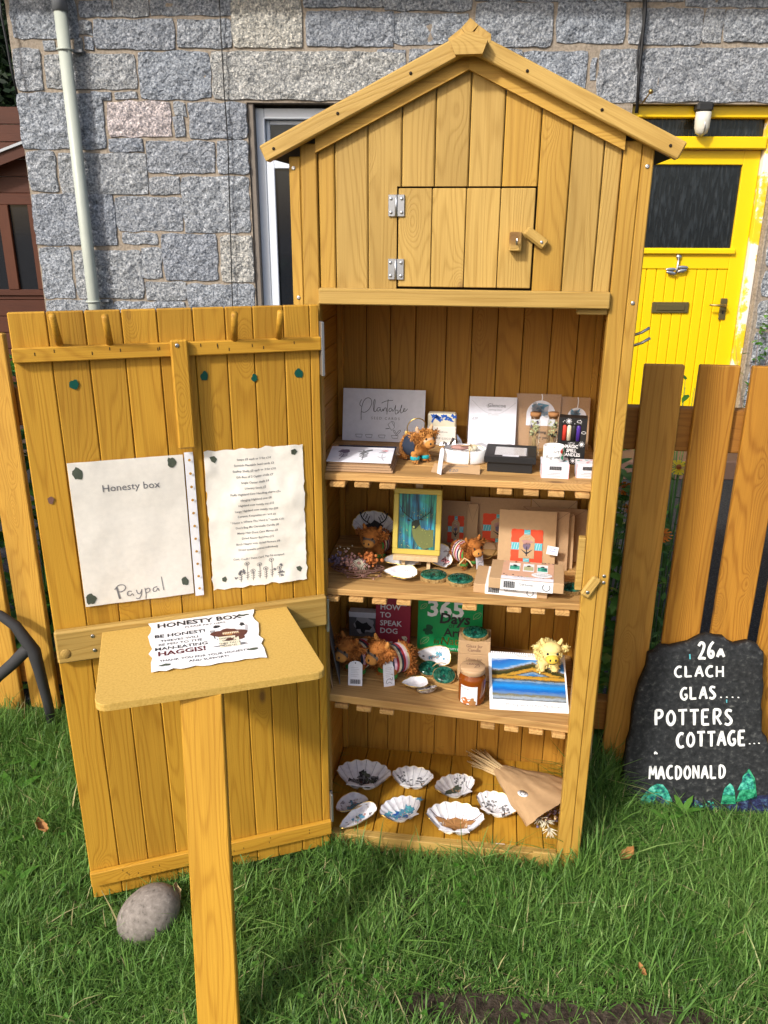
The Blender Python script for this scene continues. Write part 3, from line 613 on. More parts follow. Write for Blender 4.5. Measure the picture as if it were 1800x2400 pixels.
tl = part('turn_latch', CAB, lambda b: b.box(-.011, .037, -.012, 0, -.0095, .0095, px_, .004), loc=(.474, -.001, 1.444)); tl.rotation_euler = (0, R(215), 0)
screw(CAB, .474, 1.444, -.0131, .003)
for x, z in ((.0085, 1.572), (.011, 1.337), (.650, 1.572), (.6495, 1.337), (.6495, .78), (.65, .765)): screw(CAB, x, z)
# trims and barge boards
for s in (-1, 1):
    X = lambda d: .33+s*d
    def trim(b):
        b.prism([(X(.277), -.009, 1.598), (X(0), -.009, 1.729), (X(0), -.009, 1.766), (X(.277), -.009, 1.635)], (0, .0125, 0), M['mid_x'])
    part('gable_trim', CAB, trim)
    bb = MB(); ln = .415; bb.box(0, ln, -.011, .011, -.0305, 0, px_, .0025)
    o = bb.build('bargeboard', CAB, (X(.378), -.019, 1.608)); an = math.atan(SL)
    o.rotation_euler = (0, -an, 0) if s < 0 else (0, math.pi+an, 0)
    if s > 0:
        o.rotation_euler = (0, an, 0)
        for v in o.data.vertices: v.co.x -= ln
    def roof(b):
        b.prism([(X(.372), -.007, 1.606), (X(-.0), -.007, 1.782), (X(-.0), -.007, 1.766), (X(.372), -.007, 1.590)], (0, .45, 0), M['felt'])
    part('roof_panel', CAB, roof)
    for q in (.10, .23, .35):
        zz = 1.608+SL*(.378-q)-.018; part('nail', CAB, lambda b: b.tube([(X(q), -.029, zz), (X(q), -.0312, zz)], .0028, M['dark_hole'], 8))
def capf(b): b.prism([(x, -.052, z) for x, z in ((.2985, 1.764), (.329, 1.781), (.3615, 1.766), (.3535, 1.7455), (.3075, 1.745))], (0, .022, 0), px_)
part('ridge_cap', CAB, capf)
for pts in (((.2935, 1.772), (.315, 1.787), (.325, 1.775), (.318, 1.763), (.298, 1.757)), ((.3155, 1.7875), (.330, 1.802), (.344, 1.791), (.3265, 1.774)), ((.3445, 1.7905), (.366, 1.777), (.366, 1.765), (.35, 1.759), (.332, 1.772))):
    part('ridge_board', CAB, lambda b: b.prism([(x, -.0305, z+.001) for x, z in pts], (0, .46, 0), M['pale_y']))
part('loose_nail', CAB, lambda b: (b.tube([(.625, -.0305, 1.668), (.634, -.052, 1.683)], .0012, M['brass'], 6), b.ball((.6345, -.053, 1.684), .0042, M['brass'], 8, 6)))
bxp('top_rail', CAB, .0535, .6065, -.013, .0035, 1.3265, 1.357, px_, b=.002); bxp('stop_batten', CAB, .549, .6065, .006, .022, 1.314, 1.3255, px_)
bxp('sill', CAB, .0535, .6065, -.004, .018, -.015, .043, px_); bxp('stop_block', CAB, .549, .6065, -.012, -.0045, .012, .054, px_)
bxp('stop_strip', CAB, .592, .6065, .003, .02, .742, .862, px_)
lt = part('turn_latch', CAB, lambda b: b.box(-.010, .040, -.013, -.001, -.011, .011, px_, .004), loc=(.616, -.001, .744)); lt.rotation_euler = (0, R(-62), 0); screw(CAB, .617, .747, -.0145)
part('wire_hook', CAB, lambda b: [b.tube([(.661, .10+d, 1.252+d), (.672, .098+d, 1.245+d), (.690, .095+d, 1.252+d), (.705, .095+d, 1.262+d)], .003, M['steel'], 7) for d in (0, .018)])
# carcass
z = .0
while z < 1.57:
    z1 = min(z+.0635, 1.58)
    for x0, x1 in ((.004, .018), (.642, .656)): bxp('side_plank', CAB, x0, x1, .03, .355, z+.0008, z1-.0008, iy_, b=.001)
    z = z1
bx = [.02, .0885, .147, .208, .281, .342, .402, .462, .527, .588, .640]
for x0, x1 in zip(bx, bx[1:]): bxp('back_plank', CAB, x0+.0008, x1-.0008, .356+crnd.uniform(-.001, .001), .369, .0, 1.62, iz_, b=.0012)
part('back_panel', CAB, lambda b: b.box(.01, .65, .371, .375, 0, 1.6, M['dark_hole'], 0))
for x0 in (.0185, .6265): bxp('corner_batten', CAB, x0, x0+.015, .340, .3545, .044, 1.6, iz_)
bxp('back_rail', CAB, .034, .626, .344, .3548, .895, .935, ix_); part('ceiling_board', CAB, lambda b: b.box(.019, .641, .02, .354, 1.345, 1.35, ix_, 0))
fx = [.019, .091, .155, .216, .275, .334, .395, .454, .513, .577, .641]
for x0, x1 in zip(fx, fx[1:]): bxp('floor_plank', CAB, x0+.001, x1-.001, .0185, .355, .028, .041, M['stain_y'], b=.0015)
# pallet-wood shelves (part) with boards and slats (sub-parts)
def shelf(z, slats, cr, yr, rz=0, thick=.0155):
    e = bpy.data.objects.new('shelf', None); COL.objects.link(e); e.parent = CAB; e.location = (.05, 0, z); e.rotation_euler = (0, rz, 0); e.empty_display_size = .02
    for y0, y1, dz in ((.013, .098, 0), (.103, .185, -.001), (.19, .262, .0005), (.267, .345, -.0005)):
        bxp('shelf_board', e, -.030 if y0 > .03 else -.030, .588, y0, y1, -thick+dz, dz, M['pallet_x'], b=.0018)
    for x0, x1 in slats:
        a, c = hy(cr(x0, yr), .012)[0], hy(cr(x1, yr), .012)[0]; bxp('shelf_slat', e, a-.05, c-.05, .006+crnd.uniform(-.002, .003), .325, -thick-.0125, -thick-.0015, M['pallet_y'], b=.0015)
    return e
Z1, Z2, ZF = .975, .705, .0412
shelf(Z1, ((80, 165), (215, 300), (355, 445), (1010, 1095), (1160, 1245), (1298, 1388), (1450, 1530)), c5, 1000)
shelf(Z2, ((60, 130), (185, 265), (315, 395), (450, 530), (817, 897), (1065, 1147), (1200, 1280), (1338, 1418)), c6, 670)
S3A = math.atan2(.432-.399, .556); shelf(.432, ((110, 185), (232, 312), (360, 438), (927, 1005), (1060, 1140), (1200, 1278), (1330, 1405)), c7, 670, S3A, .020)
def Z3(x): return .432-(x-.05)*math.tan(S3A)
# ---------------------------------------------------------------- open cabinet door
HG = np.array([.056, -.022, 0]); DD = np.array([-.5, -.244, 0]); DD /= np.linalg.norm(DD); DN = np.array([-DD[1], DD[0], 0])
def dl(px, py, off=0):
    p = hit(px, py, DN, HG@DN+off); return float((p-HG)@DD), float(p[2])
dmw = Matrix(((DD[0], DN[0], 0, HG[0]), (DD[1], DN[1], 0, HG[1]), (0, 0, 1, 0), (0, 0, 0, 1)))
DB = MB(); DB.box(.004, .554, -.017, -.0145, .03, 1.32, M['dark_hole'], 0); DOOR = DB.build('door', CAB, mw=dmw)
de = [0, .0192, .070, .1295, .1816, .241, .3056, .3678, .4307, .4942, .5576]
for x0, x1 in zip(de, de[1:]):
    y = crnd.uniform(-.0006, .0006); bxp('plank', DOOR, x0+.0006, x1-.0006, -.014, y, .022, 1.3265, sz_, b=.0019)
RL = bxp('rail', DOOR, .0, .557, .0008, .014, 1.2405, 1.2665, sx_); bxp('rail', DOOR, .0, .557, .0008, .018, .639, .711, px_, b=.004); bxp('rail', DOOR, .0, .557, .0008, .013, .065, .103, sx_)
bxp('hanging_batten', DOOR, .2555, .2875, .0145, .026, 1.066, 1.2725, sz_, b=.003)
for vx, vy in ((127, 738), (237, 739), (507, 731), (603, 727)):
    s_, z_ = dl(vx*S, vy*S, .014); part('peg', DOOR, lambda b: b.tube([(s_, .008, z_-.004), (s_+.003, .052, z_+.050)], [.0064, .0060], sz_, 10))
for vx, vy, r in ((160, 830, .008), (441, 812, .0075), (549, 816, .006), (645, 806, .008), (110, 1080, .006), (398, 1166, .005)):
    s_, z_ = dl(vx*S, vy*S); part('tack_residue', DOOR, lambda b: b.blob((s_, z_), r, lambda x, y: (x, .0018, y), M['sticky_green'] if vy < 900 else M['twig'], jag=.2, sy=1.2))
for q_, z_ in [(crnd.uniform(.02, .54), crnd.uniform(1.246, 1.257)) for _ in range(15)]: part('staple_mark', DOOR, lambda b: b.rect(q_-.0007, z_, q_+.0007, z_+.006, lambda x, y: (x, .01455, y), M['dark_hole']))
for q_, z_ in [(crnd.uniform(.02, .54), crnd.uniform(.075, .093)) for _ in range(12)]: part('staple_mark', DOOR, lambda b: b.rect(q_-.0006, z_, q_+.0006, z_+.005, lambda x, y: (x, .0135, y), M['dark_hole']))
part('hinge', DOOR, lambda b: (b.box(-.006, .0, -.006, .016, 1.19, 1.295, M['zinc'], .0008), b.tube([(-.004, -.004, 1.19), (-.004, -.004, 1.295)], .0035, M['zinc'], 8)))
for zc in (.14, .66): part('hinge', DOOR, lambda b: (b.box(-.005, .0, -.006, .012, zc-.04, zc+.04, M['zinc'], .0008), b.tube([(-.004, -.004, zc-.04), (-.004, -.004, zc+.04)], .0035, M['zinc'], 8)))
def dscrew(px, py, off):
    s_, z_ = dl(px, py, off)
    def f(b): b.lathe([(.0042, 0), (.0034, .0012), (.001, .0008)], M['steel'], 10); b.v[:] = [(s_+p[0], off+p[2], z_+p[1]) for p in b.v]
    part('screw', DOOR, f)
for p in ((217, 1491), (222, 1524), (415, 810)): dscrew(p[0], p[1], .0182 if p[1] > 1000 else .0262)
def dplug(b): s_, z_ = dl(154, 1533, .018); b.lathe([(.0105, 0), (.0095, .0008), (.001, .0008)], px_, 16); b.v[:] = [(s_+p[0], .0181+p[2], z_+p[1]) for p in b.v]
part('knot_plug', DOOR, dplug)
# ---------------------------------------------------------------- papers pinned on the door
def door_frame(s_left, z0, off): o = HG+DD*s_left+DN*off; return frame((o[0], o[1], z0), -DD, (0, 0, 1))
def sheet(parent, w_, h_, wave, m, nx=14, ny=18, edge=0., seed=0, name='sheet'):
    def fn(x, y):
        q = 0.0022+wave*(noise.noise((x*16+seed, y*13, 1))+.5*noise.noise((x*38, y*34+seed, 2))+.28*noise.noise((x*95, y*80+seed, 6)))
        return (x, y, max(q, .0008))
    b = MB()
    def g(a, c):
        ex = edge*noise.noise((c*h_*60, seed, 7))*(1-2*a)**6*(1 if a < .5 else -1); ey = edge*noise.noise((a*w_*60, seed+4, 9))*(1-2*c)**6
        return fn(a*w_+ex, c*h_+ey)
    b.grid(g, nx, ny, m); o = b.build(name, parent)
    return o, (lambda k=.0004: (lambda x, y: (lambda p: (p[0], p[1], p[2]+k))(fn(x, y))))
P1 = thing('paper_notice', 'honesty box paper notice in a clear plastic sleeve, left sheet on the open door', 'notice', mw=door_frame(.492, .752, .002))
_, f1 = sheet(P1, .212, .298, .0024, M['paper'], 18, 24, seed=3)
part('lettering', P1, lambda b: b.text('Honesty box', .110, .236, .0205, f1(.0008), M['ink_grey']))
def p1(b):
    f = f1(.0008); k = M['ink_grey']
    st_ = [[(.062, .036), (.064, .022), (.066, .009)], [(.058, .030), (.066, .040), (.078, .038), (.080, .030), (.072, .024), (.064, .025)], [(.090, .022), (.083, .024), (.080, .016), (.086, .012), (.091, .018), (.093, .012)], [(.099, .024), (.101, .015), (.106, .014), (.110, .024)], [(.110, .024), (.108, .010), (.102, .003), (.097, .006)], [(.116, .026), (.117, .012), (.116, .001)], [(.116, .022), (.124, .026), (.126, .018), (.117, .014)], [(.140, .026), (.132, .024), (.131, .016), (.138, .016), (.141, .024), (.143, .016)], [(.150, .046), (.151, .030), (.152, .017)]]
    for i, s_ in enumerate(st_): b.ribbon(s_, .0034 if i == 0 else .0016, f, k)
part('lettering', P1, p1)
for c_, r_ in (((.017, .276), .009), ((.190, .284), .008), ((.196, .030), .007), ((.012, .016), .009)): part('damp_stain', P1, lambda b: b.blob(c_, r_, f1(.0008), M['stain_green'], jag=.2, sy=1.4))
part('sleeve', P1, lambda b: b.grid(lambda a, c: (-.004+a*.236, -.010+c*.312, .0055+.002*noise.noise((a*6, c*6, 5))+(.003*max(0, a-.9)*10)), 10, 12, M['clear']))
def strip(b):
    b.grid(lambda a, c: (.2145+a*.017, -.006+c*.308, .0035+.004*a*abs(noise.noise((1, c*5, 3)))), 2, 10, M['paper_white'])
    for i in range(11): b.blob((.2235, .012+i*.0275), .0028, lambda x, y: (x, y, .0078), M['stain_x'], n=8, jag=0)
part('punched_strip', P1, strip)
P2 = thing('price_list', 'crumpled cream paper price list, right sheet on the open door', 'price list', mw=door_frame(.240, .752, .002))
_, f2 = sheet(P2, .199, .300, .0055, M['paper'], 26, 34, .004, 9)
def p2(b):
    f = f2(.0007)
    L = ['Soaps £8 each or 2 for £14', 'Scottish Plantable Seed cards £3', 'Scallop Shells £5 each or 3 for £10', 'Gift Box of 2 Oyster shells £7', 'Single Oyster shells £4', 'Literary Seeds £5', 'Fluffy Highland Cow Handbag charm £10', 'Hanging Highland cow £8', 'Highland cow cuddly toy £15', 'Large Highland cow cuddly toy £20', 'Ceramic Keepsakes on card £6', '" Home is Where The Herd Is " candle £10', "Don't Bug Me Citronella Candle £8", "Messy Hair Dont Care Mirror £8", 'Dried flower Bunches £15', 'Birch Hearts with Dried Flowers £8', 'Dried wreaths priced individually']
    for i, t in enumerate(L): b.text(t, .098, .276-i*.0121, .0062, f, M['ink_grey'], bold=.012)
    b.text('Cash, Credit / Debit Card, Pay Pal accepted', .098, .062, .0060, f, M['ink_grey'], bold=.012)
part('lettering', P2, p2)
def p2f(b):
    f = f2(.0007)
    for i, x in enumerate((.058, .072, .084, .098, .111, .124, .140)):
        hh = (.022, .044, .026, .038, .028, .046, .026)[i]; y0 = .012+(i % 2)*.003
        b.ribbon([(x, y0), (x+.001, y0+hh*.6), (x, y0+hh*.8)], .0011, f, M['ink_grey'])
        for k in range(3): b.ribbon([(x-.004, y0+.004+k*.005+.003), (x, y0+.004+k*.005), (x+.004, y0+.007+k*.005)], .0009, f, M['ink_grey'])
        cx, cy = x, y0+hh*.85; b.ribbon([(cx+.005*math.cos(t), cy+.004*math.sin(t)) for t in np.linspace(0, 6.3, 9)], .001, f, M['ink_grey'], 1); b.blob((cx, cy), .0018, f, M['ink_grey'], n=6)
        if i in (0, 6):
            for q in range(5): b.blob((x+crnd.uniform(-.01, .01), y0+crnd.uniform(.004, .03)), .0032, f, M['ink_grey'], n=8, jag=.5)
part('flower_drawing', P2, p2f)
for c_, r_ in (((.018, .283), .007), ((.180, .285), .0065), ((.024, .022), .006), ((.183, .026), .006)): part('tape_mark', P2, lambda b: b.blob(c_, r_, f2(.0007), M['stain_green'], n=5, jag=.3))
# ---------------------------------------------------------------- prop table against the door
TB = thing('prop_table', 'small yellow plywood table top on a leaning post against the open door', 'table', (-.1, -.42, 0))
def ttop(b):
    c = [np.array(p) for p in ((-.363, -.227), (-.026, -.060), (.124, -.327), (-.246, -.496))]
    q0 = c[0]+DN[:2]*.02; q1 = c[1]+DN[:2]*.02; pts = [q0, q1]
    for cc, pa, pn in ((c[2], q1, c[3]), (c[3], c[2], q0)):
        d0 = (pa-cc)/np.linalg.norm(pa-cc); d1 = (pn-cc)/np.linalg.norm(pn-cc); r = .025
        for t in np.linspace(0, 1, 6): pts.append(cc+d0*r*(1-t)**2+d1*r*t**2)
    pts = [p-np.array([-.1, -.42]) for p in pts]; n = len(pts); ctr = sum(pts)/n
    rings = [(1, .686), (1.0, .6908), (.9965, .6918), (1.0, .6928), (1.0, .6985), (.994, .7)]
    vs = []
    for k, z in rings: vs += [(*(ctr+(p-ctr)*k), z) for p in pts]
    fs = [(i*n+j, i*n+(j+1) % n, (i+1)*n+(j+1) % n, (i+1)*n+j) for i in range(len(rings)-1) for j in range(n)]+[tuple(range((len(rings)-1)*n, len(rings)*n)), tuple(range(n))[::-1]]
    b.add(vs, fs, M['table_ply'])
part('table_top', TB, ttop)
pt, pf = np.array([-.088, -.4135, .685]), np.array([-.045, -.565, .082]); ax = pf-pt; ln = np.linalg.norm(ax)*1.16
ax /= np.linalg.norm(ax); ux = np.array([.989, .147, 0]); ux -= ax*(ux@ax); ux /= np.linalg.norm(ux); nz = np.cross(ux, -ax)
pm = Matrix(((ux[0], -nz[0], -ax[0], pt[0]), (ux[1], -nz[1], -ax[1], pt[1]), (ux[2], -nz[2], -ax[2], pt[2]), (0, 0, 0, 1)))
pb = MB(); pb.box(-.0375, .0375, -.002, .020, -ln, -.0, sz_, .002); po = pb.build('post', TB, mw=pm)
q = [hz((x*S, y*S), .7015) for x, y in ((326, 1340), (550, 1315), (573, 1418), (327, 1455))]
qu = ((q[1]-q[0])+(q[2]-q[3]))/2; qv = ((q[0]-q[3])+(q[1]-q[2]))/2; hw_, hh_ = np.linalg.norm(qu), np.linalg.norm(qv)
P3 = thing('honesty_sign', 'white paper honesty box sign with a brown monster drawing lying on the small table', 'sign', mw=frame(q[3], qu, qv))
_, f3 = sheet(P3, hw_, hh_, .0012, M['paper_white'], 16, 12, .010, 5)
def p3(b):
    f = f3(.0006); W_, H_ = hw_, hh_; k = M['ink']; X = lambda a: a*W_; Y = lambda a: a*H_
    b.text('HONESTY BOX', X(.47), Y(.815), .0262, f, k, bold=.03, sx=.94); b.text('PLEASE PAY HERE', X(.52), Y(.745), .0105, f, k)
    b.text('BE HONEST!', X(.275), Y(.615), .0180, f, k, bold=.025); b.text('THIEVES WILL', X(.27), Y(.525), .0122, f, k, bold=.01); b.text('BE FED TO THE', X(.27), Y(.455), .0122, f, k, bold=.01)
    b.text('MAN-EATING', X(.275), Y(.37), .0165, f, k, bold=.02); b.text('HAGGIS!', X(.275), Y(.265), .0235, f, M['ink_red'], bold=.03)
    b.text('THANK YOU FOR YOUR HONESTY', X(.47), Y(.155), .0106, f, k, bold=.012); b.text('AND SUPPORT!', X(.5), Y(.09), .0106, f, k, bold=.012)
part('lettering', P3, p3)
def p3m(b):
    f = f3(.0006); W_, H_ = hw_, hh_; k = M['ink']; X = lambda a: a*W_; Y = lambda a: a*H_
    f4 = f3(.0008); f5 = f3(.001); br = plain('haggis_brown', (.10, .03, .02), .7)
    b.blob((X(.73), Y(.50)), W_*.155, f, br, 26, .22, sy=.8); b.blob((X(.62), Y(.69)), W_*.03, f, M['ink'], 10, .4); b.blob((X(.86), Y(.68)), W_*.03, f, M['ink'], 10, .4); b.blob((X(.73), Y(.52)), W_*.085, f4, M['leaf_dry'], 16, .3, sy=.4)
    b.blob((X(.73), Y(.30)), W_*.15, f, M['ink_grey'], 20, .3, sy=.16)
    for i in range(9): b.add([f5(X(.66+i*.017), Y(.545)), f5(X(.675+i*.017), Y(.545)), f5(X(.667+i*.017), Y(.50))], [(0, 1, 2)], M['cream'])
    b.rect(X(.615), Y(.27), X(.80), Y(.47), f4, M['cream'])
    for i, t in enumerate(("I DON'T LIKE", 'THIEVES', 'THEY TASTE', 'CHEAP!')): b.text(t, X(.707), Y(.42-i*.047), .0078, f5, M['ink'], bold=.01)
    for i in range(4): b.ribbon([(X(.555+i*.012), Y(.63)), (X(.56+i*.01), Y(.55))], .0012, f, k)
    b.ribbon([(X(.575), Y(.55)), (X(.585), Y(.45))], .0022, f, k); b.ribbon([(X(.90), Y(.66)), (X(.885), Y(.55))], .005, f, M['ink_pale'])
part('monster_drawing', P3, p3m)
for a_, c_ in ((.12, .09), (.90, .165), (.90, .87)): part('damp_stain', P3, lambda b: b.blob((a_*hw_, c_*hh_), .011, f3(.0006), M['stain_green'], 12, .3, sy=.4))
# ================================================================ goods on the shelves
grnd = random.Random(77)
# ---- plush cows: one template body per fur colour, copied
def ell(b, c, r, m, rot=None, seg=14, rings=10): b.ball(c, r, m, seg, rings, rot)
def remesh(b, vox):
    o = b.build('tmp'); md = o.modifiers.new('r', 'REMESH'); md.mode = 'VOXEL'; md.voxel_size = vox; md.use_smooth_shade = True
    sm = o.modifiers.new('s', 'SMOOTH'); sm.factor = .6; sm.iterations = 3
    bpy.context.view_layer.update(); dg = bpy.context.evaluated_depsgraph_get()
    me = bpy.data.meshes.new_from_object(o.evaluated_get(dg)); bpy.data.objects.remove(o)
    for p in me.polygons: p.use_smooth = True
    return me
tb = MB(); F0 = M['fur']
ell(tb, (0, 1.3, 4.5), (3.1, 4.3, 3.2), F0)
for sx in (-1, 1):
    tb.tube([(sx*1.75, -1.5, .35), (sx*1.75, -1.3, 1.5), (sx*1.6, -.9, 4)], [1.05, 1.1, 1.25], F0, 12); tb.tube([(sx*1.75, 3.9, .35), (sx*1.75, 3.8, 1.5), (sx*1.6, 3.2, 4)], [1.05, 1.15, 1.4], F0, 12)
    ell(tb, (sx*3.3, -3.1, 8.3), (1.55, .55, .85), F0, Matrix.Rotation(-sx*.35, 3, 'Y'))
ell(tb, (0, -1.6, 6.0), (2.2, 2.2, 2.4), F0); ell(tb, (0, -3.7, 7.3), (2.5, 2.5, 2.5), F0)
tb.tube([(0, 5.3, 5.5), (.2, 6.3, 5.2), (.3, 6.5, 3.6)], [.35, .3, .45], F0, 8)
COWME = remesh(tb, .32)
def cow(label, base, h, rz, fur, muz, stripes, extra=(), face=None, cuff=None, curly=False, seed=0, group='plush highland cow toys'):
    """base: contact point, h: height in metres; faces -y before turning"""
    k = h/10.2; t = thing('plush_cow', label, 'toy cow', base, rz, group); rn = np.random.default_rng(seed+3)
    me = COWME.copy(); me.materials.clear(); me.materials.append(M[fur]); me.transform(Matrix.Scale(k, 4)); o = bpy.data.objects.new('body', me); COL.objects.link(o); o.parent = t
    K = lambda *p: tuple(q*k for q in p)
    def mz(b):
        b.ball(K(0, -5.9, 6.4), K(1.75, 1.35, 1.35), M[muz], 14, 10)
        for sx in (-1, 1): b.ball(K(sx*.7, -7.05, 6.75), K(.26, .2, .34), M['black'], 8, 6)
        b.tube([K(-.8, -6.95, 5.75), K(0, -7.15, 5.55), K(.8, -6.95, 5.75)], .09*k, M['black'], 5)
    part('muzzle', t, mz)
    for sx in (-1, 1): part('eye', t, lambda b: b.ball(K(sx*1.25, -5.75, 7.9), K(.34, .25, .36), M['black'], 8, 6))
    if face: part('face_patch', t, lambda b: b.ball(K(0, -4.55, 7.15), K(2.05, 1.9, 1.6), M[face], 14, 10))
    for sx in (-1, 1): part('horn', t, lambda b: b.tube([K(sx*1.4, -3.0, 9.0), K(sx*2.2, -3.0, 9.7), K(sx*2.6, -3.1, 10.6), K(sx*2.5, -3.2, 11.1)], [.62*k, .60*k, .45*k, .2*k], M[extra[0] if extra else fur], 8))
    if stripes:
        def sw(b):
            n = len(stripes)
            for i, s in enumerate(stripes):
                a0, a1 = -1.9+5.0*i/n, -1.9+5.0*(i+1)/n
                def fn(u, v):
                    y = a0+(a1-a0)*v; q = (y-1.3)/4.75; rr = math.sqrt(max(.05, 1-q*q))*1.09; th = 2*math.pi*u
                    return K(3.15*rr*math.cos(th), y, 4.5+3.2*rr*math.sin(th))
                b.grid(fn, 22, 2, M[s])
        part('sweater', t, sw)
    if cuff: part('cuff', t, lambda b: [b.lathe([(1.2*k, 0), (1.36*k, .15*k), (1.36*k, .85*k), (1.2*k, 1.0*k)], M[cuff], 12, K(sx*1.75, -1.38, 1.1)) for sx in (-1, 1)])
    # fur tufts on rump and head
    co = np.array([v.co for v in me.vertices]); no = np.array([v.normal for v in me.vertices])
    yk = co[:, 1]/k; zk = co[:, 2]/k
    ok = np.where(((yk > 2.6) if stripes else (yk > -2)) & (zk > .8) | (yk < -1.9) & (yk > -5.2) & ((zk > 7.6) | (abs(co[:, 0]/k) > 1.9)))[0]
    nf = 2600 if stripes else 1500; idx = rn.choice(ok, nf); d = no[idx]+rn.normal(size=(nf, 3))*.5; d[:, 2] -= .35
    leafmesh('fur_tufts', co[idx], d, rn.normal(size=(nf, 3)), rn.uniform(.5, 1.15 if stripes else .8, nf)*k, .24*k, np.clip(rn.normal(.5, .25, nf), 0, 1), M['hair_'+fur], t, .3)
    def fr(b):
        if curly:
            for _ in range(34):
                c = np.array(K(rn.normal()*1.1, -4.6+rn.normal()*.55, 9.2+rn.normal()*.35)); q = rn.uniform(0, 6.28); r_ = .42*k
                b.tube([c+np.array([r_*math.cos(q+a), r_*.6*math.sin(a), r_*math.sin(q+a)]) for a in np.linspace(0, 4.6, 7)], .17*k, M[extra[1]], 5)
        else: b.ball(K(0, -4.1, 8.75), K(2.35, 2.05, 1.35), M[extra[1]], 16, 10, Matrix.Rotation(.35, 3, 'X'))
    part('fringe', t, fr); return t
STR = ['sweater_navy', 'sweater_pink', 'sweater_red', 'sweater_cream', 'sweater_navy', 'sweater_red', 'sweater_pink', 'sweater_cream', 'sweater_orange']
STR2 = ['sweater_green', 'sweater_red', 'sweater_cream', 'sweater_navy', 'sweater_pink', 'sweater_red', 'sweater_cream', 'sweater_navy', 'sweater_pink']
def at(c, x, y, z): return hz(c(x, y), z)
def tagcard(label, cr, px, y, z0, ztop, wd, m='card_white', lean=-.15, bars=False, name='swing_tag'):
    """small arched hang tag standing against a toy"""
    P = hy(cr(*px), y); x = P[0]; t = thing(name, label, 'tag', mw=frame((x-wd/2, y, z0), (1, lean, 0), (0, .012, ztop-z0))); h = ztop-z0
    def f(b):
        pts = [(0, 0), (wd, 0), (wd, h*.82)]+[(wd/2+wd/2*math.cos(a), h*.82+h*.18*math.sin(a)) for a in np.linspace(.3, 2.84, 7)]+[(0, h*.82)]
        b.prism([(p[0], p[1], 0) for p in pts], (0, 0, .0012), M[m])
    part('card', t, f)
    def pr(b):
        g = flat(.0016)
        if bars:
            for i in range(14): b.rect(wd*.15+i*wd*.052, h*.08, wd*.15+i*wd*.052+wd*.026*(1+(i*7) % 3*.3), h*.26, g, M['ink'])
        else:
            b.ribbon([(wd*.2, h*.12), (wd*.3, h*.28), (wd*.6, h*.30), (wd*.8, h*.2), (wd*.85, h*.34)], wd*.035, g, M['ink']); b.ribbon([(wd*.3, h*.1), (wd*.5, h*.18), (wd*.75, h*.1)], wd*.03, g, M['ink'])
        for i in range(6): b.rect(wd*.2, h*(.38+i*.07), wd*(.62+.2*((i*37) % 10)/10), h*(.392+i*.07), g, M['ink_pale'])
        b.blob((wd/2, h*.92), wd*.05, g, M['ink'], 8, 0)
    part('print', t, pr); return t
def hoop(parent_label, c, r, tilt, name='gold_hoop'):
    b = MB(); b.tube([(r*math.cos(a), 0, r*1.15*math.sin(a)) for a in np.linspace(0, 6.283, 25)[:-1]], .0012, M['gold'], 6, closed=True); o = b.build(name, loc=c); o.rotation_euler = (tilt, .5, .3); return tag(o, parent_label, 'hoop')
# ---- upright cards
def upright(cr, TL, TR, yt, yb, z0):
    a, b_ = hy(cr(*TL), yt), hy(cr(*TR), yt); x0, x1 = a[0], b_[0]; zt = (a[2]+b_[2])/2
    return frame((x0, yb, z0), (1, 0, 0), (0, yt-yb, zt-z0)), x1-x0, math.hypot(yt-yb, zt-z0)
def card(name, label, cat, mwh, m, th=.0015, pr=None, group=None, pname='print'):
    mw, wd, h = mwh; t = thing(name, label, cat, mw=mw, group=group); part('card', t, lambda b: b.box(0, wd, 0, h, 0, th, M[m], .0004))
    if pr: part(pname, t, lambda b: pr(b, wd, h, flat(th+.0005)))
    return t
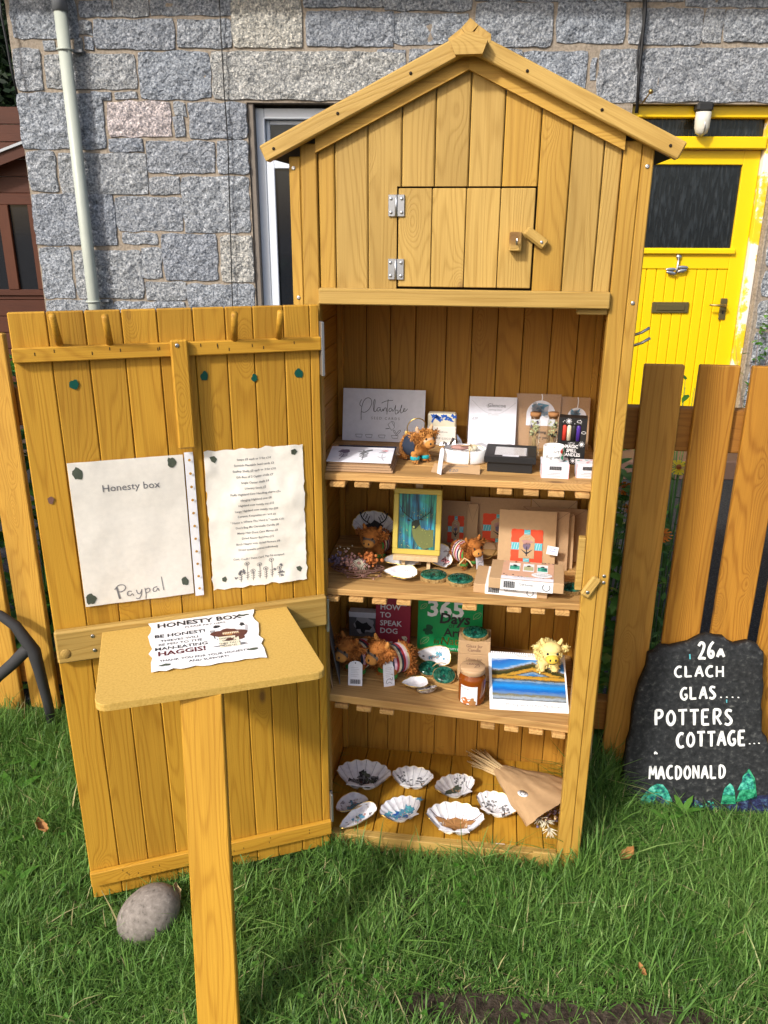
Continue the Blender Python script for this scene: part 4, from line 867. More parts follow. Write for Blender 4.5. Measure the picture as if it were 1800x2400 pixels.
# SHELF 1 ---------------------------------------------------------
def plantable(b, w_, h, f):
    k = M['ink']; X = lambda x: (x-225)/(1168-225)*w_; Y = lambda y: (700-y)/(700-155)*h
    for s in ([(440, 270), (420, 300), (420, 330), (440, 340)], [(440, 480), (437, 400), (445, 330), (470, 270), (510, 245), (550, 260), (560, 310), (530, 370), (480, 405), (440, 395)], [(585, 390), (572, 330), (585, 260), (598, 270), (590, 330), (585, 385), (600, 395), (625, 360)],
              [(660, 350), (630, 345), (615, 375), (640, 390), (660, 350), (662, 385), (680, 385), (690, 350), (692, 390), (705, 350), (725, 345), (728, 385), (745, 380)], [(745, 260), (738, 330), (735, 415)], [(670, 300), (720, 275), (800, 268)], [(790, 350), (760, 350), (755, 385), (780, 385), (795, 350), (800, 390), (825, 350), (835, 300), (825, 415), (860, 400), (862, 365), (835, 370)], [(862, 400), (900, 340), (905, 300), (890, 350), (890, 405), (925, 375), (945, 350), (925, 345), (920, 385), (950, 375), (970, 350)]):
        b.ribbon([(X(x), Y(y)) for x, y in s], .0012, f, k, 2)
    b.text('SEED CARDS', X(720), Y(470), .0088, f, M['ink_grey'], sp=1.5)
    for x0 in (380, 495, 645, 795): b.ribbon([(X(x0), Y(632)), (X(x0+10), Y(660)), (X(x0+70), Y(662)), (X(x0+78), Y(632))], .0008, f, k, 0); b.ribbon([(X(x0), Y(632)), (X(x0+78), Y(630))], .0008, f, k, 0)
    b.ribbon([(X(x), Y(y)) for x, y in ((750, 520), (790, 485), (830, 545), (795, 580), (750, 520))], .0009, f, k, 0); b.ribbon([(X(790), Y(487)), (X(825), Y(490)), (X(822), Y(535))], .0009, f, k, 1); b.ribbon([(X(770), Y(560)), (X(725), Y(565))], .0016, f, k, 0)
    for dx, s_ in ((-1, 45), (1, 55)): b.ribbon([(X(852), Y(630)), (X(852+dx*s_), Y(580)), (X(852+dx*s_*.6), Y(570)), (X(852), Y(612))], .0009, f, k, 2)
    b.blob((X(972), Y(598)), .0055, f, M['gold'], 12, 0)
    for a in np.linspace(0, 5.5, 8): b.ribbon([(X(972)+.0075*math.cos(a), Y(598)+.0075*math.sin(a)), (X(972)+.0095*math.cos(a), Y(598)+.0095*math.sin(a))], .0007, f, k, 0)
card('seed_card_sign', 'white plantable seed cards sign standing at the back of the top shelf', 'sign', upright(c5, (155, 505), (612, 500), .318, .292, Z1), 'card_white', .002, plantable, pname='lettering')
# stack of seed cards lying in front of it
q = [at(c5, *p, Z1+.022) for p in ((95, 790), (452, 785), (425, 925), (52, 905))]
sw_, sd_ = np.linalg.norm(q[2]-q[3]), .078
SK = thing('seed_card_stack', 'stack of seed cards in a clear sleeve with three thistles on top', 'cards', mw=frame((q[3][0], q[3][1], Z1+.0005), (1, .02, 0), (0, 1, 0)))
for i in range(4): part('envelope', SK, lambda b: b.box(.002*i, sw_-.003*i, .002*i, sd_+.04, .001+i*.005, .0055+i*.005, M['kraft'], .0005))
tp = part('top_card', SK, lambda b: b.box(0, sw_-.006, 0, sd_, 0, .0016, M['card_white'], .0004), mw=None); tp.location = (.002, .001, .0215); tp.rotation_euler = (R(9), 0, 0)
def th3(b):
    f = flat(.0022)
    for i, (x, c) in enumerate(((.22, 'dry_purple'), (.52, 'ink_grey'), (.80, 'ink_pale'))):
        X = sw_*x; b.ribbon([(X-.006*(1-i), .010), (X, .025), (X, .042)], .0016, f, M[c]); b.blob((X, .052), (.013, .012, .007)[i], f, M[c], 22, (.2, .9, .3)[i], sy=.7)
        for s in (-1, 1):
            for j in range(3 if i < 2 else 1): b.ribbon([(X, .022+j*.006), (X+s*.009, .03+j*.007)], .0024, f, M[c])
    b.blob((sw_*.83, .060), .007, f, M['pinkish'], 12, .5, sy=.5)
lt_ = part('print', tp, th3)
part('sleeve', SK, lambda b: b.box(.006, sw_+.012, .052, .125, .026, .034, M['clear'], .001)); part('dark_card', SK, lambda b: b.box(.01, sw_-.004, .066, .120, .0265, .0275, M['navy'], .0003))
p = at(c5, 560, 912, Z1); cow('small plush cow in a dark teal jumper on the top shelf', (p[0], p[1]+.012, Z1), .080, R(42), 'fur_lt', 'fur_lt', ['sweater_navy']*5, ('fur_cream', 'fur_lt'), 'fur_cream', 'cuff_teal', True, seed=1)
hoop('gold wire hoop behind the teal jumper cow', (p[0]-.005, p[1]+.035, Z1+.072), .020, .25)
tagcard('white swing tag beside the teal jumper cow', c5, (697, 860), .045, Z1+.001, Z1+.058, .014, lean=-1.2)
# soap, foil cone
p = at(c5, 700, 815, Z1); x0, x1 = hy(c5(622, 700), p[1])[0], hy(c5(778, 700), p[1])[0]; zt = hy(c5(700, 640), p[1])[2]
SP = thing('soap_bar', 'cream soap bar with swirled blue top on the top shelf', 'soap', (x0, p[1], Z1)); sw2 = x1-x0; sh = zt-Z1
part('soap', SP, lambda b: b.box(0, sw2, 0, .028, 0, sh, M['cream'], .003)); part('wrapper', SP, lambda b: b.box(-.0006, sw2+.0006, -.0008, .029, .0, sh*.60, M['paper'], .001))
def swirl(b):
    f = lambda x, y: (x, -.0006, y)
    for i in range(7): b.blob((sw2*(.2+.12*i), sh*(.93-.05*(i % 3))), .0055, f, M['blue'], 12, .7)
    b.ribbon([(sw2*.15, sh*.72), (sw2*.2, sh*.85), (sw2*.35, sh*.92), (sw2*.4, sh*.84)], .004, f, M['blue'])
part('blue_swirl', SP, swirl); part('lettering', SP, lambda b: (b.text('SLEEP COCOA', sw2*.55, sh*.2, .0065, lambda x, y: (x, -.0016, y), M['ink_grey'], sp=1.2), b.text('hand made soap', sw2*.5, sh*.42, .0045, lambda x, y: (x, -.0016, y), M['ink_grey'])))
for lab, px, r, hh in (('silver foil wrapped cone beside the soap bar', (765, 818), .020, .034), ('small silver foil wrapped sweet in front of the soap', (712, 820), .010, .014)):
    p2_ = at(c5, *px, Z1); b = MB(); n = 14; vs = []
    for i, (rr, zz) in enumerate(((1, 0), (1.05, .12), (.8, .45), (.35, .8), (.06, 1))):
        for j in range(n): a = 6.283*j/n; q_ = rr*r*(1+.22*math.sin(j*2.4+i)); vs.append((q_*math.cos(a), q_*math.sin(a)*.8, zz*hh))
    b.add(vs, [(i*n+j, i*n+(j+1) % n, (i+1)*n+(j+1) % n, (i+1)*n+j) for i in range(4) for j in range(n)]+[tuple(range(4*n, 5*n)), tuple(range(n))[::-1]], M['foil']); tag(b.build('foil_sweet', loc=(p2_[0], p2_[1]+.01, Z1)), lab, 'sweet')
# oval box
p = at(c5, 825, 925, Z1); OB = thing('oval_box', 'white oval box tied with twine on the top shelf', 'box', (p[0], p[1]+.035, Z1))
part('tray', OB, lambda b: b.lathe([(.047, 0), (.048, .004), (.048, .030), (.0465, .0305), (.0455, .027), (.044, .012)], M['white'], 30, sy=.72))
part('filling', OB, lambda b: [b.ball((-.012+.0*i, .004, .030), (.022, .012, .006), M['dry_pink'], 10, 6, Matrix.Rotation(.1, 3, 'Z')) for i in range(1)]+[b.ball((.016, .006, .029), (.012, .011, .008), M['cream'], 10, 6)])
part('twine', OB, lambda b: (b.tube([(.010, -.0352, 0), (.010, -.036, .015), (.010, -.0355, .031), (.014, 0, .036), (.010, .033, .031)], .0011, M['dry_straw'], 5), b.tube([(.014, 0, .036), (.030, .004, .036), (.040, -.008, .033)], .0009, M['dry_straw'], 5), b.tube([(.014, 0, .036), (.0, -.012, .039), (-.012, -.008, .036), (.012, .0, .037)], .0009, M['dry_straw'], 5)))
q = [at(c5, *p_, Z1+.001) for p_ in ((660, 925), (915, 930), (912, 972), (640, 962))]
LB = thing('kraft_label', 'torn brown paper price label in front of the oval box', 'label', mw=frame((q[3][0], q[3][1]-.004, Z1+.0012), (1, .0, 0), (0, .92, .38))); lw = q[2][0]-q[3][0]
part('paper', LB, lambda b: b.prism([(0, 0, 0), (lw*.3, -.002, 0), (lw*.62, .001, 0), (lw, -.001, 0), (lw*.99, .03, 0), (lw*.05, .031, 0)], (0, 0, .0006), M['kraft_pale']))
part('lettering', LB, lambda b: b.text('£20', lw*.45, .004, .013, flat(.0011), M['ink_grey'], shear=.25)); part('scribble', LB, lambda b: (b.ribbon([(lw*.2, .021), (lw*.3, .024), (lw*.38, .020), (lw*.5, .024), (lw*.6, .021), (lw*.75, .024)], .0011, flat(.0011), M['ink_grey'])))
# necklace card
def glencoe(b, w_, h, f):
    b.text('Glencoe', w_*.58, h*.80, .0125, f, M['ink']); b.text('sterling silver', w_*.55, h*.735, .0058, f, M['ink_grey'])
    b.ribbon([(w_*.4+.0035*math.sin(t)**3*1.1, h*.82+.0035*(math.cos(t)-.35*math.cos(2*t))) for t in np.linspace(0, 6.28, 14)], .0007, f, M['ink_grey'], 1)
    b.ribbon([(w_*.05, h*.93), (w_*.25, h*.75), (w_*.45, h*.66), (w_*.62, h*.66), (w_*.8, h*.76), (w_*.98, h*.9)], .0007, f, M['zinc']); b.ribbon([(w_*.4, h*.64), (w_*.46, h*.69), (w_*.5, h*.65), (w_*.55, h*.69), (w_*.63, h*.64), (w_*.4, h*.64)], .0012, f, M['steel'], 0)
    b.text('£20', w_*.13, h*.55, .009, f, M['ink_grey'], shear=.3)
    for a in (.3, .9): b.poly([(w_*(a-.3), h*.0), (w_*min(1, a+.25), 0), (w_*min(1, a+.1), h*.07), (w_*a, h*.11), (w_*(a-.2), h*.06)], f, M['ink_pale'])
GC = card('necklace_card', 'lilac necklace card in a clear packet at the back of the top shelf', 'card', upright(c5, (856, 547), (1120, 545), .308, .268, Z1), 'card_white', .002, glencoe, pname='lettering')
part('packet', GC, lambda b: b.box(-.003, hy(c5(1120, 545), .308)[0]-hy(c5(856, 547), .308)[0]+.003, -.001, .118, .004, .006, M['clear'], .0003))
def ceramic(b, w_, h, f):
    c = (w_*.56, h*.62); r = w_*.33
    b.poly([(c[0]-r, h*.42), (c[0]+r, h*.42)]+[(c[0]+r*math.cos(a), c[1]+r*math.sin(a)) for a in np.linspace(0, math.pi, 16)], f, M['card_white'])
    g = lambda x, y: (x, y, f(0, 0)[2]+.0006)
    for i in range(7): b.blob((c[0]+grnd.uniform(-.4, .4)*r, c[1]+grnd.uniform(0, .45)*r), r*.38, g, M['blue_soft'] if i % 2 else M['ink_pale'], 12, .6)
    b.text('something', w_*.5, h*.28, .0095, g, M['ink'], bold=.012); b.text('for you', w_*.62, h*.18, .0095, g, M['ink'], bold=.012)
    b.ribbon([(c[0], h*1.0), (c[0]+.002, h*.93), (c[0], c[1]+r*.9)], .0022, g, M['paper_white'])
for lab, TL, TR, yt, yb in (('kraft card with arched blue ceramic tag behind the cork vials', (1120, 530), (1365, 530), .318, .285), ('kraft card with arched blue ceramic tag half hidden behind the black candle box', (1367, 540), (1527, 556), .322, .291)):
    u_ = upright(c5, TL, TR, yt, yb, Z1); t = card('keepsake_card', lab, 'card', u_, 'kraft', .0015, ceramic); part('packet', t, lambda b: b.box(-.002, u_[1]+.002, 0, u_[2]+.002, .003, .0045, M['clear'], .0003))
for lab, xx, dark in (('corked glass vial of dried flowers, the left of the two', 1217, 0), ('corked glass vial of dried flowers, the right of the two', 1316, 1)):
    y = .215; x = hy(c5(xx, 720), y)[0]; zt = hy(c5(xx, 632), y)[2]; h = zt-Z1; r = .0125
    V = thing('cork_vial', lab, 'vial', (x, y, Z1), group='corked glass vials'); part('glass', V, lambda b: b.lathe([(r, 0), (r, h-.022), (r*.85, h-.016), (r*.85, h-.006)], M['vial_glass'], 16)); part('cork', V, lambda b: b.lathe([(r*.75, h-.014), (r*.78, h-.008), (r*.95, h-.008), (r*.98, h)], M['cork'], 14))
    part('stems', V, lambda b: [b.tube([(grnd.uniform(-.6, .6)*r, grnd.uniform(-.6, .6)*r, .002), (grnd.uniform(-.3, .3)*r, grnd.uniform(-.3, .3)*r, h*.45), (grnd.uniform(-.6, .6)*r, grnd.uniform(-.6, .6)*r, h*.6)], .0007, M['dry_straw'], 4) for _ in range(12)])
    part('flower_heads', V, lambda b: [b.ball((grnd.uniform(-.65, .65)*r, grnd.uniform(-.65, .65)*r, h*grnd.uniform(.48, .80)), grnd.uniform(.0018, .0032), M['dry_green' if grnd.random() < .75 else ('black' if dark else 'dry_purple')], 6, 4) for _ in range(40)])
# black boxes
y = .165; x0, x1 = hy(c5(1345, 760), y)[0], hy(c5(1502, 760), y)[0]; zt = hy(c5(1420, 660), y)[2]; cw, ch = x1-x0, zt-Z1
CB = thing('candle_box', 'black box of four coloured spell candles on the top shelf', 'box', (x0, y, Z1), R(-6))
def cbox(b):
    k = M['black_box']; a0, a1, z0_, z1_ = cw*.14, cw*.80, ch*.50, ch*.85
    b.box(0, cw, .002, .032, 0, ch, k, .0008)
    b.box(0, a0, -.002, .0019, 0, ch, k, .0003); b.box(a1, cw, -.002, .0019, 0, ch, k, .0003); b.box(a0, a1, -.002, .0019, 0, z0_, k, .0003); b.box(a0, a1, -.002, .0019, z1_, ch, k, .0003)
part('carton', CB, cbox)
for i, c_ in enumerate(('red', 'cream', 'blackpl', 'purple')): part('candle', CB, lambda b: b.lathe([(.0044, ch*.51), (.0046, ch*.8), (.0028, ch*.845)], M[c_], 10, (cw*(.22+.165*i), .0015, 0), sy=.6))
def cb(b):
    f = lambda x, y: (x, -.0027, y); k = M['paper_white']
    for i, t in enumerate(('MAGIC', 'SPELL', 'CANDLES')): b.text(t, cw*.52, ch*(.36-.09*i), ch*.10, f, k, bold=.03, sx=.85)
    for cx, cy in ((.35, .93), (.86, .45), (.60, .08), (.2, .05)):
        b.blob((cw*cx, ch*cy), .0035, f, k, 8, 0)
        for a in np.linspace(0, 6.283, 11)[:-1]: b.ribbon([(cw*cx+.0045*math.cos(a), ch*cy+.0045*math.sin(a)), (cw*cx+.0065*math.cos(a), ch*cy+.0065*math.sin(a))], .001, f, k, 0)
    for _ in range(26): b.blob((cw*grnd.uniform(.05, .95), ch*grnd.choice([grnd.uniform(.03, .12), grnd.uniform(.4, .48), grnd.uniform(.88, .97)])), .0009, f, k, 5, 0)
    for cx, cy in ((.5, .45), (.72, .93), (.9, .7)): b.ribbon([(cw*cx+.005*math.cos(a), ch*cy+.0028*math.sin(a)) for a in np.linspace(0, 6.283, 9)], .0007, f, k, 1)
part('lettering', CB, cb)
q = [at(c5, *p_, Z1) for p_ in ((942, 958), (1208, 976))]; x0, x1, y = q[0][0], q[1][0], (q[0][1]+q[1][1])/2
BB = thing('gift_box', 'flat black gift box with clear window lid on the top shelf', 'box', (x0, y, Z1), R(-3)); bw = x1-x0
part('base', BB, lambda b: b.box(.003, bw-.003, .003, .096, 0, .024, M['black_box'], .001))
def lid(b):
    k = M['black_box']; b.box(-.004, bw+.004, -.003, .013, .022, .036, k, .001); b.box(-.004, bw+.004, .088, .102, .022, .036, k, .001); b.box(-.004, .016, .0132, .0878, .022, .036, k, .001); b.box(bw-.016, bw+.004, .0132, .0878, .022, .036, k, .001)
part('lid', BB, lid); part('tissue', BB, lambda b: b.box(.0165, bw-.0165, .0135, .0875, .0245, .034, M['white'], .001)); part('window', BB, lambda b: b.box(.0165, bw-.0165, .0135, .0875, .0348, .0352, M['clear'], 0))
part('label', BB, lambda b: b.box(bw*.34, bw*.68, .002, .0125, .0363, .0367, M['card_white'], 0))
def small_box(x0p, x1p, ybot, ytop, lab):
    a, c = at(c5, x0p, ybot, Z1), at(c5, x1p, ybot, Z1); y = (a[1]+c[1])/2; w_ = c[0]-a[0]; h = hy(c5(x0p, ytop), y)[2]-Z1
    t = thing('carton', lab, 'box', (a[0], y, Z1)); part('carton_body', t, lambda b: b.box(0, w_, 0, w_*.95, 0, h, M['card_white'], .0008))
    def pr(b):
        f = lambda x, y_: (x, -.0006, y_)
        for i in range(22): b.rect(w_*(.29+i*.02), h*.58, w_*(.29+i*.02)+w_*.011*(1+(i*5 % 3)*.3), h*.84, f, M['ink'])
        for i in range(3): b.rect(w_*(.34-.13*i*(i < 2)), h*(.36-.1*i), w_*(.70+.13*i*(i < 2)), h*(.385-.1*i), f, M['ink_grey'])
        g = lambda x, y_: (x, y_, h+.0006)
        for i in range(8): b.blob((w_*grnd.uniform(.1, .9), w_*.95*grnd.uniform(.1, .8)), .003, g, M[grnd.choice(['pinkish', 'teal_paint', 'turq'])], 8, .5)
        for xx in (.0, w_-.0012): b.rect(xx, 0, xx+.0012, h, f, M['pinkish'])
    part('print', t, pr); return a, w_, h, y
a, w_, h, y = small_box(1250, 1403, 1000, 915, 'white carton with barcode under the printed candle cup')
small_box(1445, 1560, 1000, 918, 'white carton with barcode partly hidden by the right cabinet post')
CC = thing('candle_cup', 'white ceramic candle cup with leaf print on a small carton', 'candle', (a[0]+w_*.44, y+w_*.5, Z1+h+.0003)); r = .0222
part('cup', CC, lambda b: b.lathe([(r*.92, 0), (r, .003), (r, .031), (r*.95, .032), (r*.91, .030), (r*.89, .021)], M['white'], 28)); part('wax', CC, lambda b: (b.lathe([(r*.88, .019), (r*.88, .0225)], M['cream'], 20), b.tube([(0, 0, .022), (.001, 0, .030)], .0008, M['dry_straw'], 5)))
def cup(b):
    f = lambda x, y_: ((r+.0004)*math.sin(x/r), -(r+.0004)*math.cos(x/r), y_)
    b.text("DON'T", -.002, .0205, .0075, f, M['ink']); b.text('Bug me', -.004, .0085, .0105, f, M['ink'], shear=.35)
    for c, m_ in (((.016, .024), 'red'), ((.021, .020), 'green_paint'), ((.019, .010), 'green_paint'), ((.024, .026), 'teal_paint')): b.blob(c, .0038, f, M[m_], 10, .3, sy=1.4)
part('lettering', CC, cup)
# SHELF 2 ---------------------------------------------------------
def scallop(label, base, a, rz, tilt=0, prints=(), mat=None, rim='gold', depth=.24, roll=0, name='scallop_shell', group='decorated scallop shells'):
    TH = .98
    def rr(t): return a*(.80*math.cos(t)+math.sqrt(1-.64*math.sin(t)**2))*(1+.026*abs(math.cos(t*14)))*(1-.16*max(0, abs(t)/TH-.86)/.14)
    def zf(p, t): return -depth*a*(4.2*p**.7*(1-p)**1.1)*math.cos(t*.9)**.6+.026*a*math.cos(t*28)*p*(1-.2*p)
    lift = depth*a*1.75
    def P(p, t, dz=0): q = rr(t)*p; return (q*math.sin(t), (q*math.cos(t)-.9*a)*.76, zf(p, t)+lift+dz)
    t_ = thing(name, label, 'shell', base, rz, group); t_.rotation_euler = (tilt, roll, rz)
    def body(b):
        b.grid(lambda u, v: P(v, (u*2-1)*TH), 66, 9, mat or M['shell']); b.grid(lambda u, v: P(v, (u*2-1)*TH, -.0022-.04*a*(1-v)), 66, 6, M['cream'], flip=True)
        for s in (-1, 1): b.prism([(0, -.69*a, lift-.004), (s*.52*a, -.72*a, lift), (s*.42*a, -.53*a, lift-.001), (s*.1*a, -.55*a, lift-.006)], (0, 0, .0018), mat or M['shell'])
    part('shell_body', t_, body)
    part('rib_shading', t_, lambda b: [b.tube([P(v, (2*(i+.5)/9-1)*TH, .0004) for v in np.linspace(.3, .97, 8)], .00045*a/.05, M['ink_pale'], 4) for i in range(9)])  # grey lines painting shading along the ribs
    if rim: part('gilt_rim', t_, lambda b: b.tube([P(1.0, (i/70*2-1)*TH, -.0008) for i in range(71)], .0011, M[rim], 5))
    def f(x, y):
        Y = y/.76+.9*a; q = math.hypot(x, Y); t = math.atan2(x, Y); p = min(1, q/rr(max(-TH, min(TH, t)))); return (x, y, zf(p, t)+lift+.0012)
    if prints: part('print', t_, lambda b: prints(b, lambda x, y: f(x*1.3, y*1.05+.16*a), a))
    return t_
def pr_dark(b, f, a):
    for i in range(26): x = grnd.gauss(0, .18); y = grnd.uniform(-.62, .05); b.blob((x*a*(1.2-.8*(y+.6)), y*a), a*.11, f, M[('ink', 'stain_green', 'ink_grey')[i % 3]], 9, .45)
    b.blob((.05*a, -.3*a), a*.11, f, M['ink_red'], 12, .5)
def pr_trees(b, f, a):
    for s in (-1, 1):
        b.ribbon([(s*.35*a, -.55*a), (s*.36*a, -.35*a), (s*.25*a, -.15*a)], a*.035, f, M['ink'])
        for _ in range(16): b.blob((s*a*(.3+grnd.gauss(0, .12)), a*(-.12+grnd.gauss(0, .1))), a*.04, f, M['ink_grey'], 7, .4)
    b.blob((0, -.58*a), a*.32, f, M['ink_grey'], 14, .3, sy=.25); b.ribbon([(.1*a, -.5*a), (.3*a, -.45*a), (.45*a, -.3*a)], a*.03, f, M['kraft'])
def pr_bridge(b, f, a):
    b.blob((-.1*a, -.25*a), a*.34, f, M['stain_green'], 18, .3, sy=.5, rot=.3)
    for _ in range(12): b.blob((-.1*a+a*grnd.gauss(0, .16), -.25*a+a*grnd.gauss(0, .08)), a*.06, f, M['kraft'], 7, .6)
    for _ in range(18): b.blob((a*grnd.uniform(.1, .5), a*(.15+grnd.gauss(0, .1))), a*.035, f, M['ink_grey'], 6, .4)
    b.ribbon([(.45*a, -.5*a), (.4*a, -.2*a), (.5*a, 0)], a*.02, f, M['ink_grey'])
def pr_blue(b, f, a):
    for _ in range(24): b.blob((a*grnd.gauss(-.05, .27), a*(-.3+grnd.gauss(0, .13))), a*.11, f, M[grnd.choice(['blue', 'blue_soft', 'turq', 'blue_soft'])], 9, .8)
    for _ in range(4): b.blob((a*grnd.gauss(-.1, .1), a*(-.28+grnd.gauss(0, .06))), a*.06, f, M['pinkish'], 8, .6)
def pr_cow(b, f, a):
    for s in (-1, 1):
        b.ribbon([(s*.25*a, -.1*a), (s*.5*a, -.08*a), (s*.68*a, .08*a)], (a*.05, a*.015), f, M['twig']); b.poly([(s*.22*a, -.1*a), (s*.55*a, -.12*a), (s*.42*a, -.26*a), (s*.25*a, -.24*a)], f, M['leaf_dry'])
    b.blob((0, -.30*a), a*.30, f, M['leaf_dry'], 20, .08, sy=1.05)
    for _ in range(60): x = grnd.uniform(-.32, .32)*a; b.ribbon([(x, grnd.uniform(-.15, .0)*a), (x*1.1, -.3*a), (x*.9, grnd.uniform(-.66, -.45)*a)], a*.03, f, M[grnd.choice(['fur_lt', 'leaf_dry', 'twig', 'cream'])])
def pr_antler(b, f, a):
    for s in (-1, 1):
        b.ribbon([(.12*s*a, -.15*a), (s*.42*a, .1*a), (s*.5*a, .45*a)], a*.05, f, M['ink'])
        for k in range(4): b.ribbon([(s*(.25+.07*k)*a, (-.02+.12*k)*a), (s*(.16+.07*k)*a, (.25+.1*k)*a)], a*.03, f, M['ink'])
    b.blob((0, -.3*a), a*.3, f, M['ink'], 16, .4)
y = .27; x = hy(c6(318, 250), y)[0]; zt = hy(c6(318, 150), y)[2]
scallop('large scallop shell with antlers standing behind the plush cow on the middle shelf', (x, .30, Z2+.050), .054, 0, R(78), pr_antler)
p = at(c6, 330, 470, Z2); cow('plush cow with folded ears sitting left of the stag painting', (p[0], p[1]+.03, Z2), .088, R(-16), 'fur', 'fur_lt', STR2, ('fur', 'fur'), 'herring', 'sweater_green', seed=2)
p = at(c6, 838, 508, Z2); cow('plush cow in striped jumper right of the stag painting', (p[0]-.004, p[1]+.02, Z2), .078, R(40), 'fur', 'fur_lt', STR2, ('fur', 'fur'), None, 'sweater_green', seed=3)
hoop('gold wire hoop beside the striped cow on the middle shelf', (p[0]+.045, p[1]+.05, Z2+.032), .022, .1)
tagcard('white swing tag hanging from the striped cow on the middle shelf', c6, (920, 470), p[1]-.01, Z2+.006, Z2+.058, .021, lean=.9)
# dried flower wreath
p = at(c6, 225, 560, Z2); WRTH = thing('dried_flower_wreath', 'dried flower wreath of curled twigs at the left of the middle shelf', 'wreath', (p[0], p[1]+.022, Z2))
part('twig_ring', WRTH, lambda b: [b.tube([((.050+.012*math.sin(3*a+i))*math.cos(a)+grnd.uniform(-.004, .004), (.030+.006*math.sin(2*a+i))*math.sin(a), .006+.010*abs(math.sin(a+i*1.3))+.004*(i % 3)) for a in np.linspace(0, 6.283, 26)[:-1]], .0011, M['twig'], 5, closed=True) for i in range(7)])
for nm, c, col, n, rr_, sp_ in (('pink_flowers', (-.012, -.008, .035), 'dry_pink', 60, .0045, .014), ('orange_flower', (.026, .004, .042), 'dry_orange', 55, .0045, .010), ('purple_flower', (-.048, .010, .030), 'dry_purple', 45, .004, .011), ('pale_buds', (.012, -.014, .018), 'dry_pink', 40, .003, .022), ('white_sprays', (-.03, .02, .05), 'cream', 16, .0018, .014)):
    part(nm, WRTH, lambda b: [b.ball((c[0]+grnd.gauss(0, sp_), c[1]+grnd.gauss(0, sp_*.6), max(.003, c[2]+grnd.gauss(0, sp_*.7))), rr_*grnd.uniform(.6, 1.1), M[col], 6, 4) for _ in range(n)])
part('straw_spikes', WRTH, lambda b: [b.tube([(.006, -.01, .045), (.006+.03*math.sin(t_)*.7, -.022, .045+.03*math.cos(t_)*.9-.012)], [.0018, .0003], M['cream'], 4) for t_ in np.linspace(1.6, 4.9, 12)])
# stag painting on easel
y0 = .155; bl, br = hy(c6(425, 418), y0), hy(c6(690, 418), y0); zt = hy(c6(560, 60), y0+.03)[2]; pw_ = br[0]-bl[0]; pz0 = bl[2]; ph = math.hypot(zt-pz0, .03)
PA = thing('stag_painting', 'small framed stag painting with gold frame on a wooden easel', 'painting', mw=frame((bl[0], y0, pz0), (1, 0, 0), (0, .03, zt-pz0))); fb = .0125
gy = plain('gold_frame_paint', (.52, .40, .07), .45)
part('frame', PA, lambda b: [b.box(*q_, M_, .0015) for q_, M_ in (((0, pw_, 0, fb, -.012, .004), gy), ((0, pw_, ph-fb, ph, -.012, .004), gy), ((0, fb, fb, ph-fb, -.012, .004), gy), ((pw_-fb, pw_, fb, ph-fb, -.012, .004), gy))])
mfor, nt_, b_ = newmat('painted_forest'); b_.inputs['Roughness'].default_value = .5
v_, _r = objco(nt_, 0); mp_ = N(nt_, 'ShaderNodeMapping', i_Vector=v_, i_Scale=(130., 12., 1.)); nn_ = N(nt_, 'ShaderNodeTexNoise', i_Vector=mp_.outputs[0], i_Scale=1., i_Detail=3.).outputs[0]
n2_ = N(nt_, 'ShaderNodeTexNoise', i_Vector=v_, i_Scale=26., i_Detail=2.).outputs[0]
nt_.links.new(mixc(nt_, math_(nt_, 'MULTIPLY', math_(nt_, 'SUBTRACT', n2_, .42), 5., clamp=True), ramp(nt_, nn_, [(.34, (.002, .02, .03)), (.5, (.006, .10, .10)), (.66, (.03, .32, .22))]), ramp(nt_, nn_, [(.34, (.002, .02, .05)), (.5, (.006, .14, .28)), (.66, (.04, .42, .55))])), b_.inputs['Base Color'])
part('canvas', PA, lambda b: b.box(fb, pw_-fb, fb, ph-fb, -.010, -.0006, mfor, 0))
def stag(b):
    f = flat(.0002); g = flat(.0008); h3 = flat(.0014); X = lambda x: fb+(x-945)/(1455-945)*(pw_-2*fb); Y = lambda y: fb+(745-y)/(745-30)*(ph-2*fb)
    dk, gr, lg = plain('painted_stag_dark', (.012, .02, .012), .6), plain('painted_stag_moss', (.13, .145, .04), .6), plain('painted_stag_light', (.34, .36, .10), .6)
    b.poly([(X(x), Y(y)) for x, y in ((1130, 480), (1160, 420), (1240, 420), (1260, 470), (1330, 490), (1425, 480), (1430, 700), (1300, 740), (1220, 700), (1150, 590))], f, gr); b.poly([(X(x), Y(y)) for x, y in ((1125, 440), (1130, 390), (1180, 360), (1225, 370), (1240, 420), (1180, 480), (1140, 475))], g, dk)
    b.blob((X(1155), Y(455)), .0028, h3, lg, 8, .2); b.blob((X(1260), Y(355)), .004, g, dk, 8, .3, sy=.5); b.blob((X(1085), Y(370)), .004, g, dk, 8, .3, sy=.5)
    for s, cx in ((-1, 1150), (1, 1215)):
        b.ribbon([(X(cx), Y(370)), (X(cx+s*50), Y(330)), (X(cx+s*150), Y(270)), (X(cx+s*185), Y(190))], (.0022, .001), g, dk)
        for k in range(5): b.ribbon([(X(cx+s*(30+32*k)), Y(345-20*k)), (X(cx+s*(22+36*k)), Y(260-22*k))], (.0016, .0005), g, dk)
    for _ in range(150):
        a_ = grnd.choice([(1280, 560, 90, 80), (1010, 640, 40, 90), (1100, 300, 90, 40), (1300, 280, 90, 50), (1340, 500, 60, 30), (1200, 700, 200, 25)]); x, y_ = grnd.gauss(a_[0], a_[2]), grnd.gauss(a_[1], a_[3])
        if 950 < x < 1450 and 40 < y_ < 740: b.blob((X(x), Y(y_)), grnd.uniform(.0004, .0011), h3, grnd.choice([lg, gr]), 5, .5)
part('print', PA, stag)
